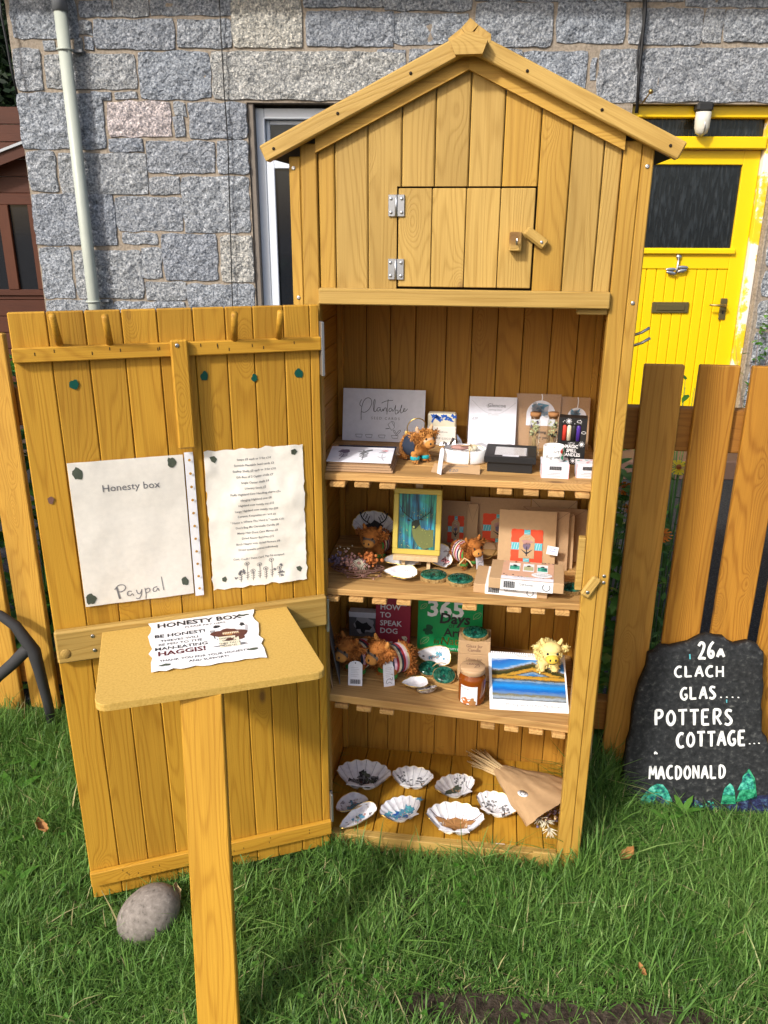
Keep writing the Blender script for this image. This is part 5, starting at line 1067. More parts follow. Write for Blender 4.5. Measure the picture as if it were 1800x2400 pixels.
EZ = thing('easel', 'little pale wooden easel holding the stag painting', 'easel', (bl[0]+pw_/2, y0, Z2))
part('ledge', EZ, lambda b: b.box(-pw_*.47, pw_*.47, -.014, .004, pz0-Z2-.012, pz0-Z2-.0005, M['easel'], .001)); yt_ = hy(c6(562, 25), y0+.055)[2]-Z2
part('mast', EZ, lambda b: b.prism([(-.010, .021, .0), (.010, .021, 0), (.008, .056, yt_), (-.008, .056, yt_)], (0, .006, 0), M['easel']))
for s in (-1, 1): part('leg', EZ, lambda b: b.prism([(s*.03-.004, -.004, 0), (s*.03+.004, -.004, 0), (s*.03+.004, .004, pz0-Z2-.011), (s*.03-.004, .004, pz0-Z2-.011)], (0, .006, 0), M['easel']))
part('rear_leg', EZ, lambda b: b.prism([(-.005, .105, 0), (.005, .105, 0), (.005, .064, yt_*.8), (-.005, .064, yt_*.8)], (0, .006, 0), M['easel']))
# oyster shells
def oyster(label, base, L, Wd, rz, prints=None, rough=False, tilt=0, seed=0, roll=0):
    o_ = thing('oyster_shell', label, 'shell', base, rz, 'gilded oyster shells'); o_.rotation_euler = (tilt, roll, rz)
    def out(t): return 1+.10*noise.noise((math.cos(t)*1.6+seed, math.sin(t)*1.6, 2))+.05*noise.noise((math.cos(t)*5+seed, math.sin(t)*5, 4))
    hgt = Wd*.34
    def P(u, v, dz=0, inner=True):
        t = u*6.2832; q = out(t)*v; x, y = L*.5*q*math.cos(t)*(1-.12*math.cos(t)), Wd*.5*q*math.sin(t)*(1+.25*math.cos(t)); e = noise.noise((x*70+seed, y*70, 1))*.10*hgt*v
        z = hgt*(v**2.4)*.82+e if inner else hgt*(v**1.7)*.84-.0022+noise.noise((x*160+seed, y*160, 8))*.16*hgt*math.sin(v*3.1)+e*(v > .9)-.12*hgt*(1-v)
        return (x, y, z+.12*hgt+.003)
    part('outside', o_, lambda b: b.grid(lambda u, v: P(u, v, 0, False), 40, 9, M['oyster'], flip=True)); part('inside', o_, lambda b: b.grid(lambda u, v: P(u, max(v, .02)), 40, 8, M['oyster'] if rough else M['shell']))
    part('gilt_rim', o_, lambda b: b.tube([P(i/40, 1.0) for i in range(40)], [.0006+.0012*max(0, noise.noise((i*.4+seed, 1, 1))+.35) for i in range(40)], M['gold'], 5, closed=True))
    if prints:
        def f(x, y):
            t = math.atan2(y/(Wd*.5), x/(L*.5)); v = min(1, math.hypot(y/(Wd*.5), x/(L*.5))/out(t)); return (x, y, P(t/6.2832, v)[2]+.001)
        part('print', o_, lambda b: prints(b, f, Wd*.6))
    return o_
def pr_rose(b, f, a): [b.blob((a*grnd.gauss(.4, .1), a*grnd.gauss(-.2, .12)), a*.14, f, M['pinkish' if i % 2 else 'ink_red'], 9, .5) for i in range(9)]
def pr_herd(b, f, a): [b.blob((a*grnd.gauss(.1, .3), a*grnd.gauss(0, .14)), a*.12, f, M[grnd.choice(['blue_soft', 'ink_grey', 'blue_soft', 'turq', 'dry_pink'])], 9, .7) for i in range(22)]
p = at(c6, 455, 505, Z2); oyster('white oyster shell lying behind the rough silver one on the middle shelf', (p[0]+.012, p[1]+.022, Z2), .088, .052, .15, None, False, R(14), 11)
p = at(c6, 475, 583, Z2); oyster('rough silver oyster shell at the front of the middle shelf', (p[0], p[1]+.024, Z2), .078, .052, .05, None, False, R(10), 21)
p = at(c6, 668, 500, Z2); oyster('oyster shell with a pink rose print behind the wood slices', (p[0]+.004, p[1]+.03, Z2+.008), .064, .062, .3, pr_rose, False, R(38), 31)
# wood slice ornaments
GR = mottled('green_resin', [(.36, (.002, .018, .013)), (.5, (.008, .07, .048)), (.64, (.04, .19, .13))], 75, rough=.12, bump=.1)
def slice_(label, base, r, tilt=0, rz=0, group='green painted wood slices', sy=.8):
    t = thing('wood_slice', label, 'ornament', base, rz, group); t.rotation_euler = (tilt, 0, rz); n = 26; o_ = [1+.06*noise.noise((math.cos(k*.2417)*1.5, math.sin(k*.2417)*1.5, r*900)) for k in range(n)]
    def body(b):
        vs = []
        for q_, z in ((.96, 0), (1, .003), (1, .009), (.96, .0115)): vs += [(r*q_*o_[k]*math.cos(k*.2417), r*sy*q_*o_[k]*math.sin(k*.2417), z) for k in range(n)]
        b.add(vs, [(i*n+k, i*n+(k+1) % n, (i+1)*n+(k+1) % n, (i+1)*n+k) for i in range(3) for k in range(n)]+[tuple(range(n))[::-1], tuple(range(3*n, 4*n))], M['bark'])
    part('slice', t, body); part('resin', t, lambda b: b.lathe([(r*.92, .0112), (r*.90, .0132), (r*.5, .0142), (r*.01, .0143)], GR, 26, sy=sy))
    def pr(b):
        f = flat(.0148)
        for s in (-1, 1):
            for k in range(4): x = s*r*(.35+.12*k); b.ribbon([(x, -r*.35), (x*1.05, r*.1*k-.1*r), (x*1.1, r*.35)], r*.05, f, M['book_dark'])
        b.blob((0, -r*.15), r*.10, f, M['black'], 9, .5); b.ribbon([(-r*.12, r*.02), (0, -r*.1), (r*.1, r*.04)], r*.035, f, M['black'])
    part('print', t, pr); return t
for px, py, r, lab in ((650, 588, .033, 'green painted wood slice in front of the rose oyster shell'), (800, 610, .032, 'green painted wood slice in front of the striped cow on the middle shelf'), (1418, 655, .028, 'green painted wood slice at the right end of the middle shelf')):
    p = at(c6, px, py, Z2); slice_(lab, (p[0], p[1]+r*.8, Z2), r, R(6))
def string(lab, pts, r=.0012, m='dry_straw'): b = MB(); b.tube(pts, r, M[m], 5); return tag(b.build('hanging_string'), lab, 'string')
p = at(c6, 820, 545, Z2); string('pale ribbon loop lying on the wood slice by the striped cow', [(p[0]-.012, p[1]+.03, Z2+.016), (p[0], p[1]+.035, Z2+.03), (p[0]+.012, p[1]+.03, Z2+.025), (p[0]+.02, p[1]+.02, Z2+.017)], .0018)
# kraft greeting cards with thistle patches
def thistle(b, w_, h, f):
    z = f(0, 0)[2]; g = lambda x, y: (x, y, z+.0012); g2 = lambda x, y: (x, y, z+.0022); g3 = lambda x, y: (x, y, z+.003); g4 = lambda x, y: (x, y, z+.0036)
    cx, cy, a, c = w_*.50, h*.42, w_*.27, h*.27
    pts = []
    for (x0, y0), (x1, y1) in (((-a, -c), (a, -c)), ((a, -c), (a, c)), ((a, c), (-a, c)), ((-a, c), (-a, -c))):
        for i in range(10): t = i/10; o_ = .0012*(i % 2); pts.append((cx+(x0+(x1-x0)*t)*(1+o_/a), cy+(y0+(y1-y0)*t)*(1+o_/c)))
    b.poly(pts, g, M['tartan']); b.rect(cx-a*.2, cy-c, cx+a*.2, cy+c, g2, M['turq']); b.rect(cx-a, cy-c*.22, cx+a, cy+c*.22, lambda x, y: (x, y, z+.0017), M['turq'])
    for i in range(12): b.ribbon([(cx-a+i*a*.16, cy-c*.2), (cx-a+i*a*.16+.003, cy+c*.2)], .0006, g2, M['paper_white'], 0); b.ribbon([(cx-a*.18, cy-c+i*c*.16), (cx+a*.18, cy-c+i*c*.16+.003)], .0006, g3, M['paper_white'], 0)
    tw, th_ = a*.5, c*.72; b.poly([(cx-tw, cy-th_), (cx+tw, cy-th_), (cx+tw, cy+th_*.65), (cx+tw*.4, cy+th_), (cx-tw*.4, cy+th_), (cx-tw, cy+th_*.65)], g3, M['kraft_pale'])
    b.ribbon([(cx, cy-th_*.8), (cx, cy)], .0022, g4, M['ink']); b.blob((cx, cy+th_*.02), tw*.48, g4, M['dry_purple'], 12, .2); b.blob((cx, cy+th_*.35), tw*.6, g4, M['dry_pink'], 12, .4, sy=.6)
    for s in (-1, 1): b.ribbon([(cx, cy-th_*.6), (cx+s*tw*.75, cy-th_*.25)], (.004, .0006), g4, M['ink'])
cards = [((705, 120), (865, 135), .315, .285, 'kraft thistle card directly behind the striped cow', 1), ((845, 140), (905, 148), .308, .280, 'plain kraft envelope edge between two thistle cards', 0), ((860, 110), (1197, 112), .320, .300, 'kraft thistle card behind the big front card', 1), ((1200, 115), (1455, 128), .319, .297, 'plain kraft card at the very back right of the middle shelf', 0),
         ((1155, 145), (1508, 190), .290, .250, 'plain kraft envelope leaning at the right of the card stack', 0), ((1115, 165), (1438, 222), .245, .205, 'plain kraft card second behind the front thistle card', 0), ((1072, 150), (1410, 212), .230, .190, 'plain kraft card just behind the front thistle card', 0), ((1024, 152), (1340, 212), .215, .170, 'front kraft thistle card with orange tartan patch and price tag', 1)]
for i, (TL, TR, yt, yb, lab, pt_) in enumerate(cards):
    u_ = upright(c6, TL, TR, yt, yb, Z2)
    if i in (1, 3): u_ = (u_[0], u_[1], u_[2])
    fc = card('greeting_card', lab, 'card', u_, 'kraft' if i % 2 == 0 else 'kraft_pale', .0016, thistle if pt_ else (lambda b, w_, h, f: b.ribbon([(0, h), (w_*.5, h*.62), (w_, h)], .0008, f, M['twig'], 0)), 'kraft greeting cards')
y = .19; a = hy(c6(1307, 380), y); PT = thing('price_tag', 'tiny white handwritten price tag on the front kraft card', 'tag', mw=frame((a[0]-.012, a[1]-.024, a[2]-.010), (1, 0, -.14), (.1, .2, 1)))
part('paper', PT, lambda b: b.box(0, .026, 0, .020, 0, .0006, M['paper_white'], 0)); part('lettering', PT, lambda b: (b.text('Tartan', .013, .013, .006, flat(.001), M['blue']), b.text('thistle', .013, .0075, .006, flat(.001), M['blue']), b.text('£3', .013, .002, .006, flat(.001), M['blue'])))
# flat kraft gift boxes
def gift(lab, q, z, h, top, gname='kraft gift boxes with printed sleeves'):
    a, c = at(c6, *q[0], z), at(c6, *q[1], z); w_ = c[0]-a[0]; y = (a[1]+c[1])/2; d = .105
    t = thing('gift_carton', lab, 'box', (a[0], y, z), R(-4), gname); part('carton_body', t, lambda b: b.box(0, w_, 0, d, 0, h, M['kraft_pale'], .001))
    part('sleeve', t, lambda b: (b.box(w_*.16, w_*.86, -.0007, -.0002, -.0, h, M['paper_white'], 0), b.box(w_*.16, w_*.86, -.0005, d*.98, h+.0001, h+.0006, M['kraft_pale' if top else 'paper_white'], 0)))
    def pr(b):
        f = lambda x, y_: (x, -.0012, y_); g = lambda x, y_: (x, y_, h+.0012); g2 = lambda x, y_: (x, y_, h+.0018); g3 = lambda x, y_: (x, y_, h+.0024)
        for i in range(18): b.rect(w_*(.20+i*.0085), h*.18, w_*(.20+i*.0085)+w_*.004*(1+(i*5 % 3)*.4), h*.85, f, M['ink'])
        b.text('GiftSmith', w_*.50, h*.50, h*.34, f, M['ink']); b.rect(w_*.58, h*.22, w_*.66, h*.27, f, M['ink_pale']); b.rect(w_*.58, h*.5, w_*.68, h*.55, f, M['ink_pale'])
        b.ribbon([(w_*.77+h*.33*math.cos(t_), h*.5-h*.33*math.sin(t_)) for t_ in np.linspace(-.9, 4.04, 14)], h*.09, f, M['ink_grey'], 1)
        if top:
            b.rect(w_*.16, .0, w_*.86, d*.98, lambda x, y_: (x, y_, h+.0009), plain('sleeve_peach', (.62, .36, .24), .7)); b.rect(w_*.16, .0, w_*.86, d*.16, g, M['card_white'])
            b.text('GIFT OF GARDEN', w_*.46, d*.09, .006, g2, M['ink_pale'])
            for i in range(3): x = w_*(.25+.19*i); b.rect(x, d*.45, x+w_*.15, d*.86, g, M['paper_white']); b.rect(x+w_*.01, d*.50, x+w_*.14, d*.70, g2, M['teal_paint' if i != 1 else 'dry_green']); b.blob((x+w_*.075, d*.72), .004, g3, M['ink'], 8, .6)
            b.blob((w_*.70, d*.30), w_*.14, g2, M['paper_white'], 20, 0, sy=.6); b.text('THE COCKTAIL', w_*.70, d*.31, .0058, g3, M['ink_grey']); b.text('GARDEN', w_*.70, d*.24, .0062, g3, M['ink_grey'])
            for _ in range(24): b.blob((w_*grnd.uniform(.17, .85), d*grnd.choice([grnd.uniform(.16, .26), grnd.uniform(.88, .97)])), .0022, g, M[grnd.choice(['twig', 'ink', 'dry_green'])], 7, .6)
    part('print', t, pr)
gift('lower flat kraft gift box under the printed one on the middle shelf', ((875, 628), (1285, 668)), Z2, .021, False); gift('upper flat kraft gift box with patterned printed sleeve on the middle shelf', ((958, 622), (1372, 622)), Z2+.0226, .024, True)
# SHELF 3 ---------------------------------------------------------
def proj(P): d = np.array(P, float)-CAM; w_ = d@FWD; return 900+F*(d@RT)/w_, 1200-F*(d@UP)/w_
def at3(x, y):
    P = at(c7, x, y, .415); P = at(c7, x, y, Z3(P[0])); return np.array([P[0], P[1], Z3(P[0])])
def stand(cr, xl, xr, ypx, y, lean, zt, z0):
    x0, x1 = hy(cr(xl, ypx), y)[0], hy(cr(xr, ypx), y)[0]; return frame((x0, y-lean, z0), (1, 0, 0), (0, lean, zt-z0)), x1-x0, math.hypot(lean, zt-z0)
def book(label, cr, xl, xr, ypx, y, lean, zt, z0, m, th, pr):
    mw, w_, h = stand(cr, xl, xr, ypx, y, lean, zt, z0); t = thing('book', label, 'book', mw=mw)
    part('cover', t, lambda b: (b.box(0, w_, 0, h, -.0016, 0, M[m], .0004), b.box(0, w_, 0, h, -th, -th+.0016, M[m], .0004), b.box(-.0004, .0016, 0, h, -th+.0016, -.0016, M[m], 0))); part('pages', t, lambda b: b.box(.002, w_-.003, .002, h-.003, -th+.0017, -.0017, M['paper_white'], 0))
    inv = mw.inverted(); y0 = y-lean*.5
    def L(px, py): p = inv @ Vector(hit(*cr(px, py), (mw[0][2], mw[1][2], mw[2][2]), float(np.dot((mw[0][2], mw[1][2], mw[2][2]), (mw[0][3], mw[1][3], mw[2][3]))))); return p.x, p.y
    part('lettering', t, lambda b: pr(b, w_, h, flat(.0007), L)); return t, L
def dog(b, w_, h, f, L):
    k = M['paper_white']; x = L(358, 100)[0]; c = L(358, 112)[1]; s = abs(L(358, 82)[1]-L(358, 112)[1])*1.38
    for t, py in (('HOW', 112), ('TO', 156), ('SPEAK', 201), ('DOG', 243)): b.text(t, x, L(358, py)[1], s, f, k, align='LEFT', bold=.018)
bk_, L_ = book('dark red dog training book standing at the back of the third shelf', c7, 338, 528, 200, .312, .022, .668, Z3(.15), 'book_red', .014, dog)
q_ = L_(495, 275); part('dog_picture', bk_, lambda b: (b.blob(q_, .007, flat(.0007), M['cream'], 12, .3), b.blob((q_[0]+.002, q_[1]-.001), .0015, flat(.0012), M['ink'], 6, 0)))
q0_ = L_(385, 305); part('lettering', bk_, lambda b: b.text('THE', q0_[0], q0_[1], .0115, flat(.0007), M['paper_white'], align='LEFT', bold=.012))
q1_, q2_ = L_(472, 94), L_(508, 72); part('price_sticker', bk_, lambda b: b.rect(q1_[0], q1_[1], q2_[0], q2_[1], flat(.001), M['card_white']))
def nature(b, w_, h, f, L):
    k = M['paper_white']; g = flat(.0011)
    q = L(625, 140); b.text('365', q[0]-.004, q[1]-.004, .062, f, k, align='LEFT', bold=.03, sx=1.06)
    def T(t, px, py, sz, m, **kw): q = L(px, py); b.text(t, q[0], q[1], sz, g, M[m], align='LEFT', **kw)
    T('Days', 685, 188, .040, 'ink', bold=.03, shear=.12); T('of', 735, 215, .020, 'ink', shear=.2); T('Art', 710, 262, .033, 'ink', bold=.02); T('in', 652, 302, .020, 'gold', bold=.015, shear=.2); T('Nature', 690, 306, .030, 'gold', shear=.12); T('FIND CREATIVITY EVERY DAY', 655, 332, .0075, 'paper_white', bold=.012)
    q = L(626, 228); b.blob(q, .013, f, M['book_dark'], 24, .35)
    for cx, cy, r in ((603, 95, .009), (607, 285, .012), (900, 150, .011), (600, 342, .012), (880, 240, .010)):
        q = L(cx, cy); b.ribbon([(q[0]-r, q[1]-r), (q[0]-r*.9, q[1]+r*.4), (q[0]+r, q[1]+r), (q[0]+r*.6, q[1]-r*.5), (q[0]-r, q[1]-r)], .0008, f, M['dry_green']); b.ribbon([(q[0]-r, q[1]-r), (q[0]+r*.8, q[1]+r*.8)], .0007, f, M['dry_green'])
book('green nature art book standing at the back of the third shelf', c7, 570, 925, 200, .305, .026, .672, Z3(.27), 'book_green', .022, nature)
# grey framed box in the corner
y = .30; x0, x1 = hy(c7(185, 200), y)[0], hy(c7(337, 200), y)[0]; zt = hy(c7(260, 130), y)[2]
GB = thing('picture_box', 'grey boxed picture with white top edge in the back left corner', 'box', (x0, y, Z3(x0))); gh = zt-Z3(x0)
part('box_body', GB, lambda b: b.box(0, x1-x0, 0, .025, 0, gh-.016, M['grey_box'], .001)); part('edge', GB, lambda b: b.box(0, x1-x0, -.002, .025, gh-.0155, gh, M['card_white'], .001))
part('print', GB, lambda b: (b.blob(((x1-x0)*.55, gh*.5), .03, lambda x, z: (x, -.0006, z), M['ink_pale'], 20, .3, sy=.8), b.blob(((x1-x0)*.5, gh*.42), .017, lambda x, z: (x, -.0012, z), M['ink'], 14, .5)))
# hanging cards leaning on the left wall
for i, (lab, xo, y0, y1, hh) in enumerate((('kraft hanging card with oval stag tag leaning on the left wall', .066, .055, .145, .150), ('kraft hanging card with dark blue oval leaning second from the left wall', .052, .035, .125, .135), ('kraft hanging card closest to the left wall', .040, .040, .130, .145))):
    mw = frame((xo-.014, y1, Z3(.05)+.001), (.20, -1, 0), (-.18, 0, 1)); t = thing('hanging_card', lab, 'card', mw=mw, group='kraft hanging cards'); wd = y1-y0
    part('card', t, lambda b: b.box(0, wd, 0, hh, -.0006, .0006, M['kraft_pale' if i else 'grey_box'], 0))
    def pr(b):
        b.blob((wd*.5, hh*.62), .026, flat(.0012), M['card_white' if i != 1 else 'blue_soft'], 20, 0, sy=1.2); b.ribbon([(wd*.5, hh), (wd*.5, hh*.83)], .002, flat(.0012), M['paper_white'], 0)
        if i != 1: b.blob((wd*.5, hh*.58), .009, flat(.0018), M['dry_purple'], 12, .6, sy=1.4); b.ribbon([(wd*.42, hh*.75), (wd*.5, hh*.66), (wd*.58, hh*.76)], .002, flat(.0018), M['dry_purple'])
    part('print', t, pr); part('packet', t, lambda b: b.box(-.003, wd+.003, -.002, hh+.004, .003, .0036, M['clear'], 0))
p = at3(245, 500); cow('left of the two striped plush cows on the third shelf', (p[0]-.006, p[1]+.034, p[2]), .106, R(-38), 'fur', 'fur_lt', STR, ('fur', 'fur'), 'herring', 'sweater_green', seed=4)
p = at3(395, 520); cow('right of the two striped plush cows on the third shelf', (p[0]+.010, p[1]+.030, p[2]), .108, R(-48), 'fur', 'fur_lt', STR, ('fur_lt', 'fur'), 'herring', 'sweater_green', seed=5)
p = at3(218, 538); tagcard('white barcode swing tag of the left cow on the third shelf', c7, (218, 470), p[1], p[2], p[2]+.062, .034, lean=.05, bars=True)
p = at3(410, 548); tagcard('white swing tag with line drawing by the right cow on the third shelf', c7, (410, 470), p[1], p[2], p[2]+.064, .027, lean=.5)
p = at3(668, 440); oyster('pale blue oyster shell standing in front of the green book', (p[0], p[1]+.03, p[2]+.014), .086, .050, -.06, pr_herd, False, R(48), 41)
p = at3(555, 565); oyster('small white oyster shell with gilt edge on the third shelf', (p[0], p[1]+.016, p[2]), .064, .042, .22, None, False, R(8), 51)
p = at3(632, 600); oyster('rough crinkled oyster shell at the front of the third shelf', (p[0]-.004, p[1]+.014, p[2]), .056, .034, .55, None, True, R(-20), 61)
p = at3(622, 500); slice_('green painted wood slice leaning behind another on the third shelf', (p[0], p[1]+.03, p[2]+.006), .028, R(30), .2)
p = at3(712, 520); slice_('large green painted wood slice leaning beside the kraft cartons', (p[0], p[1]+.020, p[2]+.004), .030, R(38), -.1)
string('twine loop between the wood slices on the third shelf', [(p[0]-.03, p[1]+.02, p[2]+.03), (p[0]-.022, p[1]+.012, p[2]+.043), (p[0]-.008, p[1]+.012, p[2]+.047), (p[0]+.002, p[1]+.016, p[2]+.044)], .0011)
# kraft cartons
y = .150; x0, x1 = hy(c7(787, 450), y)[0], hy(c7(964, 450), y)[0]; za = Z3(x0); zb = hy(c7(870, 366), y)[2]; zc = hy(c7(870, 292), y)[2]; kw = x1-x0
for lab, z0, z1 in (('lower kraft candle carton behind the amber jar', za, zb), ('upper kraft candle carton under the wood slice', zb+.0006, zc)):
    t = thing('candle_carton', lab, 'box', (x0, y, z0), group='kraft candle cartons'); part('carton_body', t, lambda b: b.box(0, kw, 0, kw*.9, 0, z1-z0, M['kraft_pale'], .001)); part('lettering', t, lambda b: (b.text('Glass Jar', kw*.5, z1-z0-.0165, .0115, lambda x, z: (x, -.0006, z), M['twig']), b.text('Candle', kw*.5, z1-z0-.0275, .0115, lambda x, z: (x, -.0006, z), M['twig'])))
slice_('green painted wood slice lying on top of the kraft cartons', (x0+kw*.5, y+.026, zc+.001), .033, R(9), .05)
# amber jar candle
p = at3(862, 648); JR = thing('candle_jar', 'amber glass candle jar with wooden lid on the third shelf', 'candle', (p[0], p[1]+.026, p[2])); m_ = mpp(p); r = 150/2.37/2*m_; jh = (hy(c7(865, 440), p[1]+.026)[2]-p[2])
part('glass', JR, lambda b: b.lathe([(r*.80, 0), (r*.96, .002), (r, .006), (r, jh*.72), (r*.96, jh*.80), (r*.84, jh*.86), (r*.84, jh*.93)], M['amber'], 30)); part('lid', JR, lambda b: b.lathe([(r*.88, jh*.91), (r*.93, jh*.92), (r*.93, jh*1.06), (r*.90, jh*1.075), (r*.01, jh*1.076)], M['lid'], 30))
def jar(b):
    fk = lambda e: (lambda x, z: ((r+e)*math.sin(x/r), -(r+e)*math.cos(x/r), z))
    f, g = fk(.0004), fk(.0009); n = 10
    for i in range(n): b.rect(-.028+i*.0042, jh*.06, -.028+(i+1)*.0042, jh*.62, f, M['paper_white'])
    b.text('Home', -.018, jh*.52, .009, g, M['ink_grey'], shear=.3); b.rect(-.022, jh*.44, -.004, jh*.455, g, M['ink_pale']); b.blob((-.012, jh*.17), .012, g, M['dry_orange'], 16, .4, sy=.8); b.blob((.003, jh*.14), .009, g, M['leaf_dry'], 14, .4)
part('label', JR, jar); part('lid_print', JR, lambda b: (b.text('LEAVE', 0, .003, .011, lambda x, y_: (x, y_, jh*1.076+.0006), M['twig']), b.ribbon([(.004, -.01), (.012, .008), (.017, -.004), (.006, -.008)], .0012, lambda x, y_: (x, y_, jh*1.076+.0006), M['twig'])))
# calendar and yellow cow
a, c = at3(968, 668), at3(1408, 694); cu_ = c-a; vv = np.array([0, .80, .60]); lo_, hi = .02, .4
for _ in range(30):
    h_m = (lo_+hi)/2; q = proj(a+vv*h_m)
    if q[1] > c7(975, 347)[1]: lo_ = h_m
    else: hi = h_m
chh = h_m; cww = np.linalg.norm(cu_); mw = frame(a, cu_, vv); CL = thing('calendar', 'wall calendar with mountain lake photograph leaning on the third shelf', 'calendar', mw=mw)
part('pages', CL, lambda b: b.box(0, cww, 0, chh, -.004, .001, M['paper_white'], .0005))
def calendar_photo(W_, H_):
    m, nt, b = newmat('landscape_photo'); b.inputs['Roughness'].default_value = .3
    tc = N(nt, 'ShaderNodeTexCoord'); sx = N(nt, 'ShaderNodeSeparateXYZ', i_0=tc.outputs['Object']).outputs
    x, y = math_(nt, 'DIVIDE', sx[0], W_), math_(nt, 'DIVIDE', math_(nt, 'SUBTRACT', sx[1], .17*H_), .71*H_)
    cv = N(nt, 'ShaderNodeCombineXYZ'); nt.links.new(math_(nt, 'MULTIPLY', x, 9.), cv.inputs[0]); nt.links.new(math_(nt, 'MULTIPLY', y, 26.), cv.inputs[1])
    n1 = N(nt, 'ShaderNodeTexNoise', i_Vector=cv.outputs[0], i_Scale=1., i_Detail=6., i_Roughness=.7).outputs[0]
    n2 = N(nt, 'ShaderNodeTexNoise', i_Vector=tc.outputs['Object'], i_Scale=420., i_Detail=3.).outputs[0]
    # skyline: a mountain peak right of the middle, trees at the left
    pk = math_(nt, 'MULTIPLY', math_(nt, 'SUBTRACT', .40, math_(nt, 'ABSOLUTE', math_(nt, 'SUBTRACT', x, .56))), .55, clamp=True)
    yy = math_(nt, 'ADD', math_(nt, 'SUBTRACT', y, math_(nt, 'MULTIPLY', pk, math_(nt, 'GREATER_THAN', y, .60))), math_(nt, 'ADD', math_(nt, 'MULTIPLY', math_(nt, 'SUBTRACT', n1, .5), .16), math_(nt, 'MULTIPLY', math_(nt, 'SUBTRACT', n2, .5), .05)))
    c = ramp(nt, yy, [(0, (.10, .11, .10)), (.06, (.30, .36, .44)), (.12, (.16, .14, .05)), (.17, (.10, .20, .40)), (.24, (.005, .10, .40)), (.34, (.01, .22, .62)), (.42, (.03, .13, .32)), (.46, (.20, .30, .42)), (.50, (.04, .04, .03)), (.53, (.46, .24, .03)), (.58, (.38, .22, .03)), (.60, (.02, .022, .008)), (.66, (.05, .05, .015)), (.70, (.14, .09, .05)), (.72, (.30, .40, .55)), (.76, (.03, .20, .52)), (.92, (.02, .12, .42)), (1, (.45, .55, .65))])
    nt.links.new(c, b.inputs['Base Color']); return m
def cal(b):
    f, g, g2 = flat(.0016), flat(.0022), flat(.0028); W_, H_ = cww, chh; X0, X1 = W_*.035, W_*.975
    def band(pts, m, fn): b.poly([(W_*x, H_*y) for x, y in pts], fn, m)
    b.rect(X0, H_*.17, X1, H_*.88, f, calendar_photo(W_, H_))
    b.text('Photography by Kim Macdonald', W_*.56, H_*.075, .0098, f, M['ink_grey'], sp=1.05); b.text('Glencoe 2025', W_*.47, H_*.925, .0085, f, M['ink_grey'])
    for i in range(34): b.rect(W_*(.02+i*.029), H_*.965, W_*(.02+i*.029)+.0014, H_*.995, f, M['ink_grey'])
part('print', CL, cal)
part('prop', CL, lambda b: b.box(cww*.3, cww*.7, chh*.55, chh*.6, -.09, -.0042, M['kraft'], .0005))
n_ = np.array([mw[0][2], mw[1][2], mw[2][2]]); p = hit(*c7(1285, 462), n_, float(n_@a)+.001)
yc = cow('yellow plush cow sitting on the calendar at the right of the third shelf', (p[0], p[1]+.010, p[2]+.001), .092, R(6), 'fur_yellow', 'muzzle_yellow', None, ('fur_yellow', 'fur_yellow'), None, None, seed=6)
# FLOOR -----------------------------------------------------------
for lab, bx_, rz, pr in (('scallop shell with a dark loch print at the back left of the floor', (115, 255, 420, 425), 0, pr_dark), ('small scallop shell with a tree print at the back of the floor', (420, 288, 655, 405), 0, pr_trees), ('scallop shell with a stone bridge print at the back right of the floor', (655, 320, 893, 465), R(28), pr_bridge),
                         ('scallop shell with a tree print next to the wrapped bouquet', (883, 408, 1130, 585), R(-22), pr_trees), ('scallop shell with a shaggy cow head print at the front of the floor', (612, 495, 935, 670), 0, pr_cow), ('scallop shell with a blue cow print at the front left of the floor', (347, 445, 595, 600), R(35), pr_blue)):
    p = at(c8, (bx_[0]+bx_[2])/2, (bx_[1]+bx_[3])/2+8, ZF+.012); a_ = (bx_[2]-bx_[0])/2.37*mpp(p)/2/1.0
    scallop(lab, (p[0], p[1], ZF+.004), a_, rz, R(2), pr)
p = at(c8, 195, 500, ZF+.01); oyster('long oyster shell with blue cows leaning at the left of the floor', (p[0], p[1], ZF+.002), .108, .064, R(62), pr_herd, False, 0, 71, R(10))
p = at(c8, 252, 560, ZF+.01); oyster('narrow white oyster shell with blue print at the front left of the floor', (p[0], p[1]-.004, ZF+.006), .112, .054, R(48), pr_herd, False, 0, 81, R(-8))
p = at(c8, 1025, 718, ZF); tag(part('paper_scrap', None, lambda b: b.box(-.011, .011, -.007, .007, 0, .001, M['paper_white'], 0), loc=(p[0], p[1], ZF+.0006)), 'small white scrap of paper on the cabinet floor', 'paper')
# wrapped bouquet
n0, n1 = at(c8, 1015, 288, ZF+.03), at(c8, 1300, 470, ZF+.045); axb = n1-n0; bl_ = np.linalg.norm(axb); BQ = thing('dried_bouquet', 'dried flower bouquet wrapped in brown paper lying on the cabinet floor', 'bouquet', mw=frame(n0, axb, np.cross((0, 0, 1), axb)))
def wrap(b):
    def fn(u, v):
        t = u*6.2832*1.04; k = .016+.094*v**.9+.012*v*math.sin(t*3+1)*.3; sk = .018*math.sin(t+.7)*v
        x = v*(bl_*1.12+.035*math.cos(t-2.2)*v)+sk; wv = .009*v*noise.noise((t*2.2, v*3, 1))+.005*noise.noise((t*7, v*6, 2))+.004*abs(noise.noise((t*3-v*3, v*2, 7)))
        return (x, (k+wv)*math.cos(t), max(-.026-.0*v, (k*.46+wv)*math.sin(t)))
    b.grid(fn, 60, 16, M['kraft_pale'])
part('paper_wrap', BQ, wrap); sl3 = frame(n0, axb, np.cross((0, 0, 1), axb)).inverted() @ Vector(at(c8, 1150, 437, ZF+.068)); kk_ = .016+.094*(sl3.x/(bl_*1.12))**.9; zs_ = .46*math.sqrt(max(1e-6, kk_**2-sl3.y**2))+.003
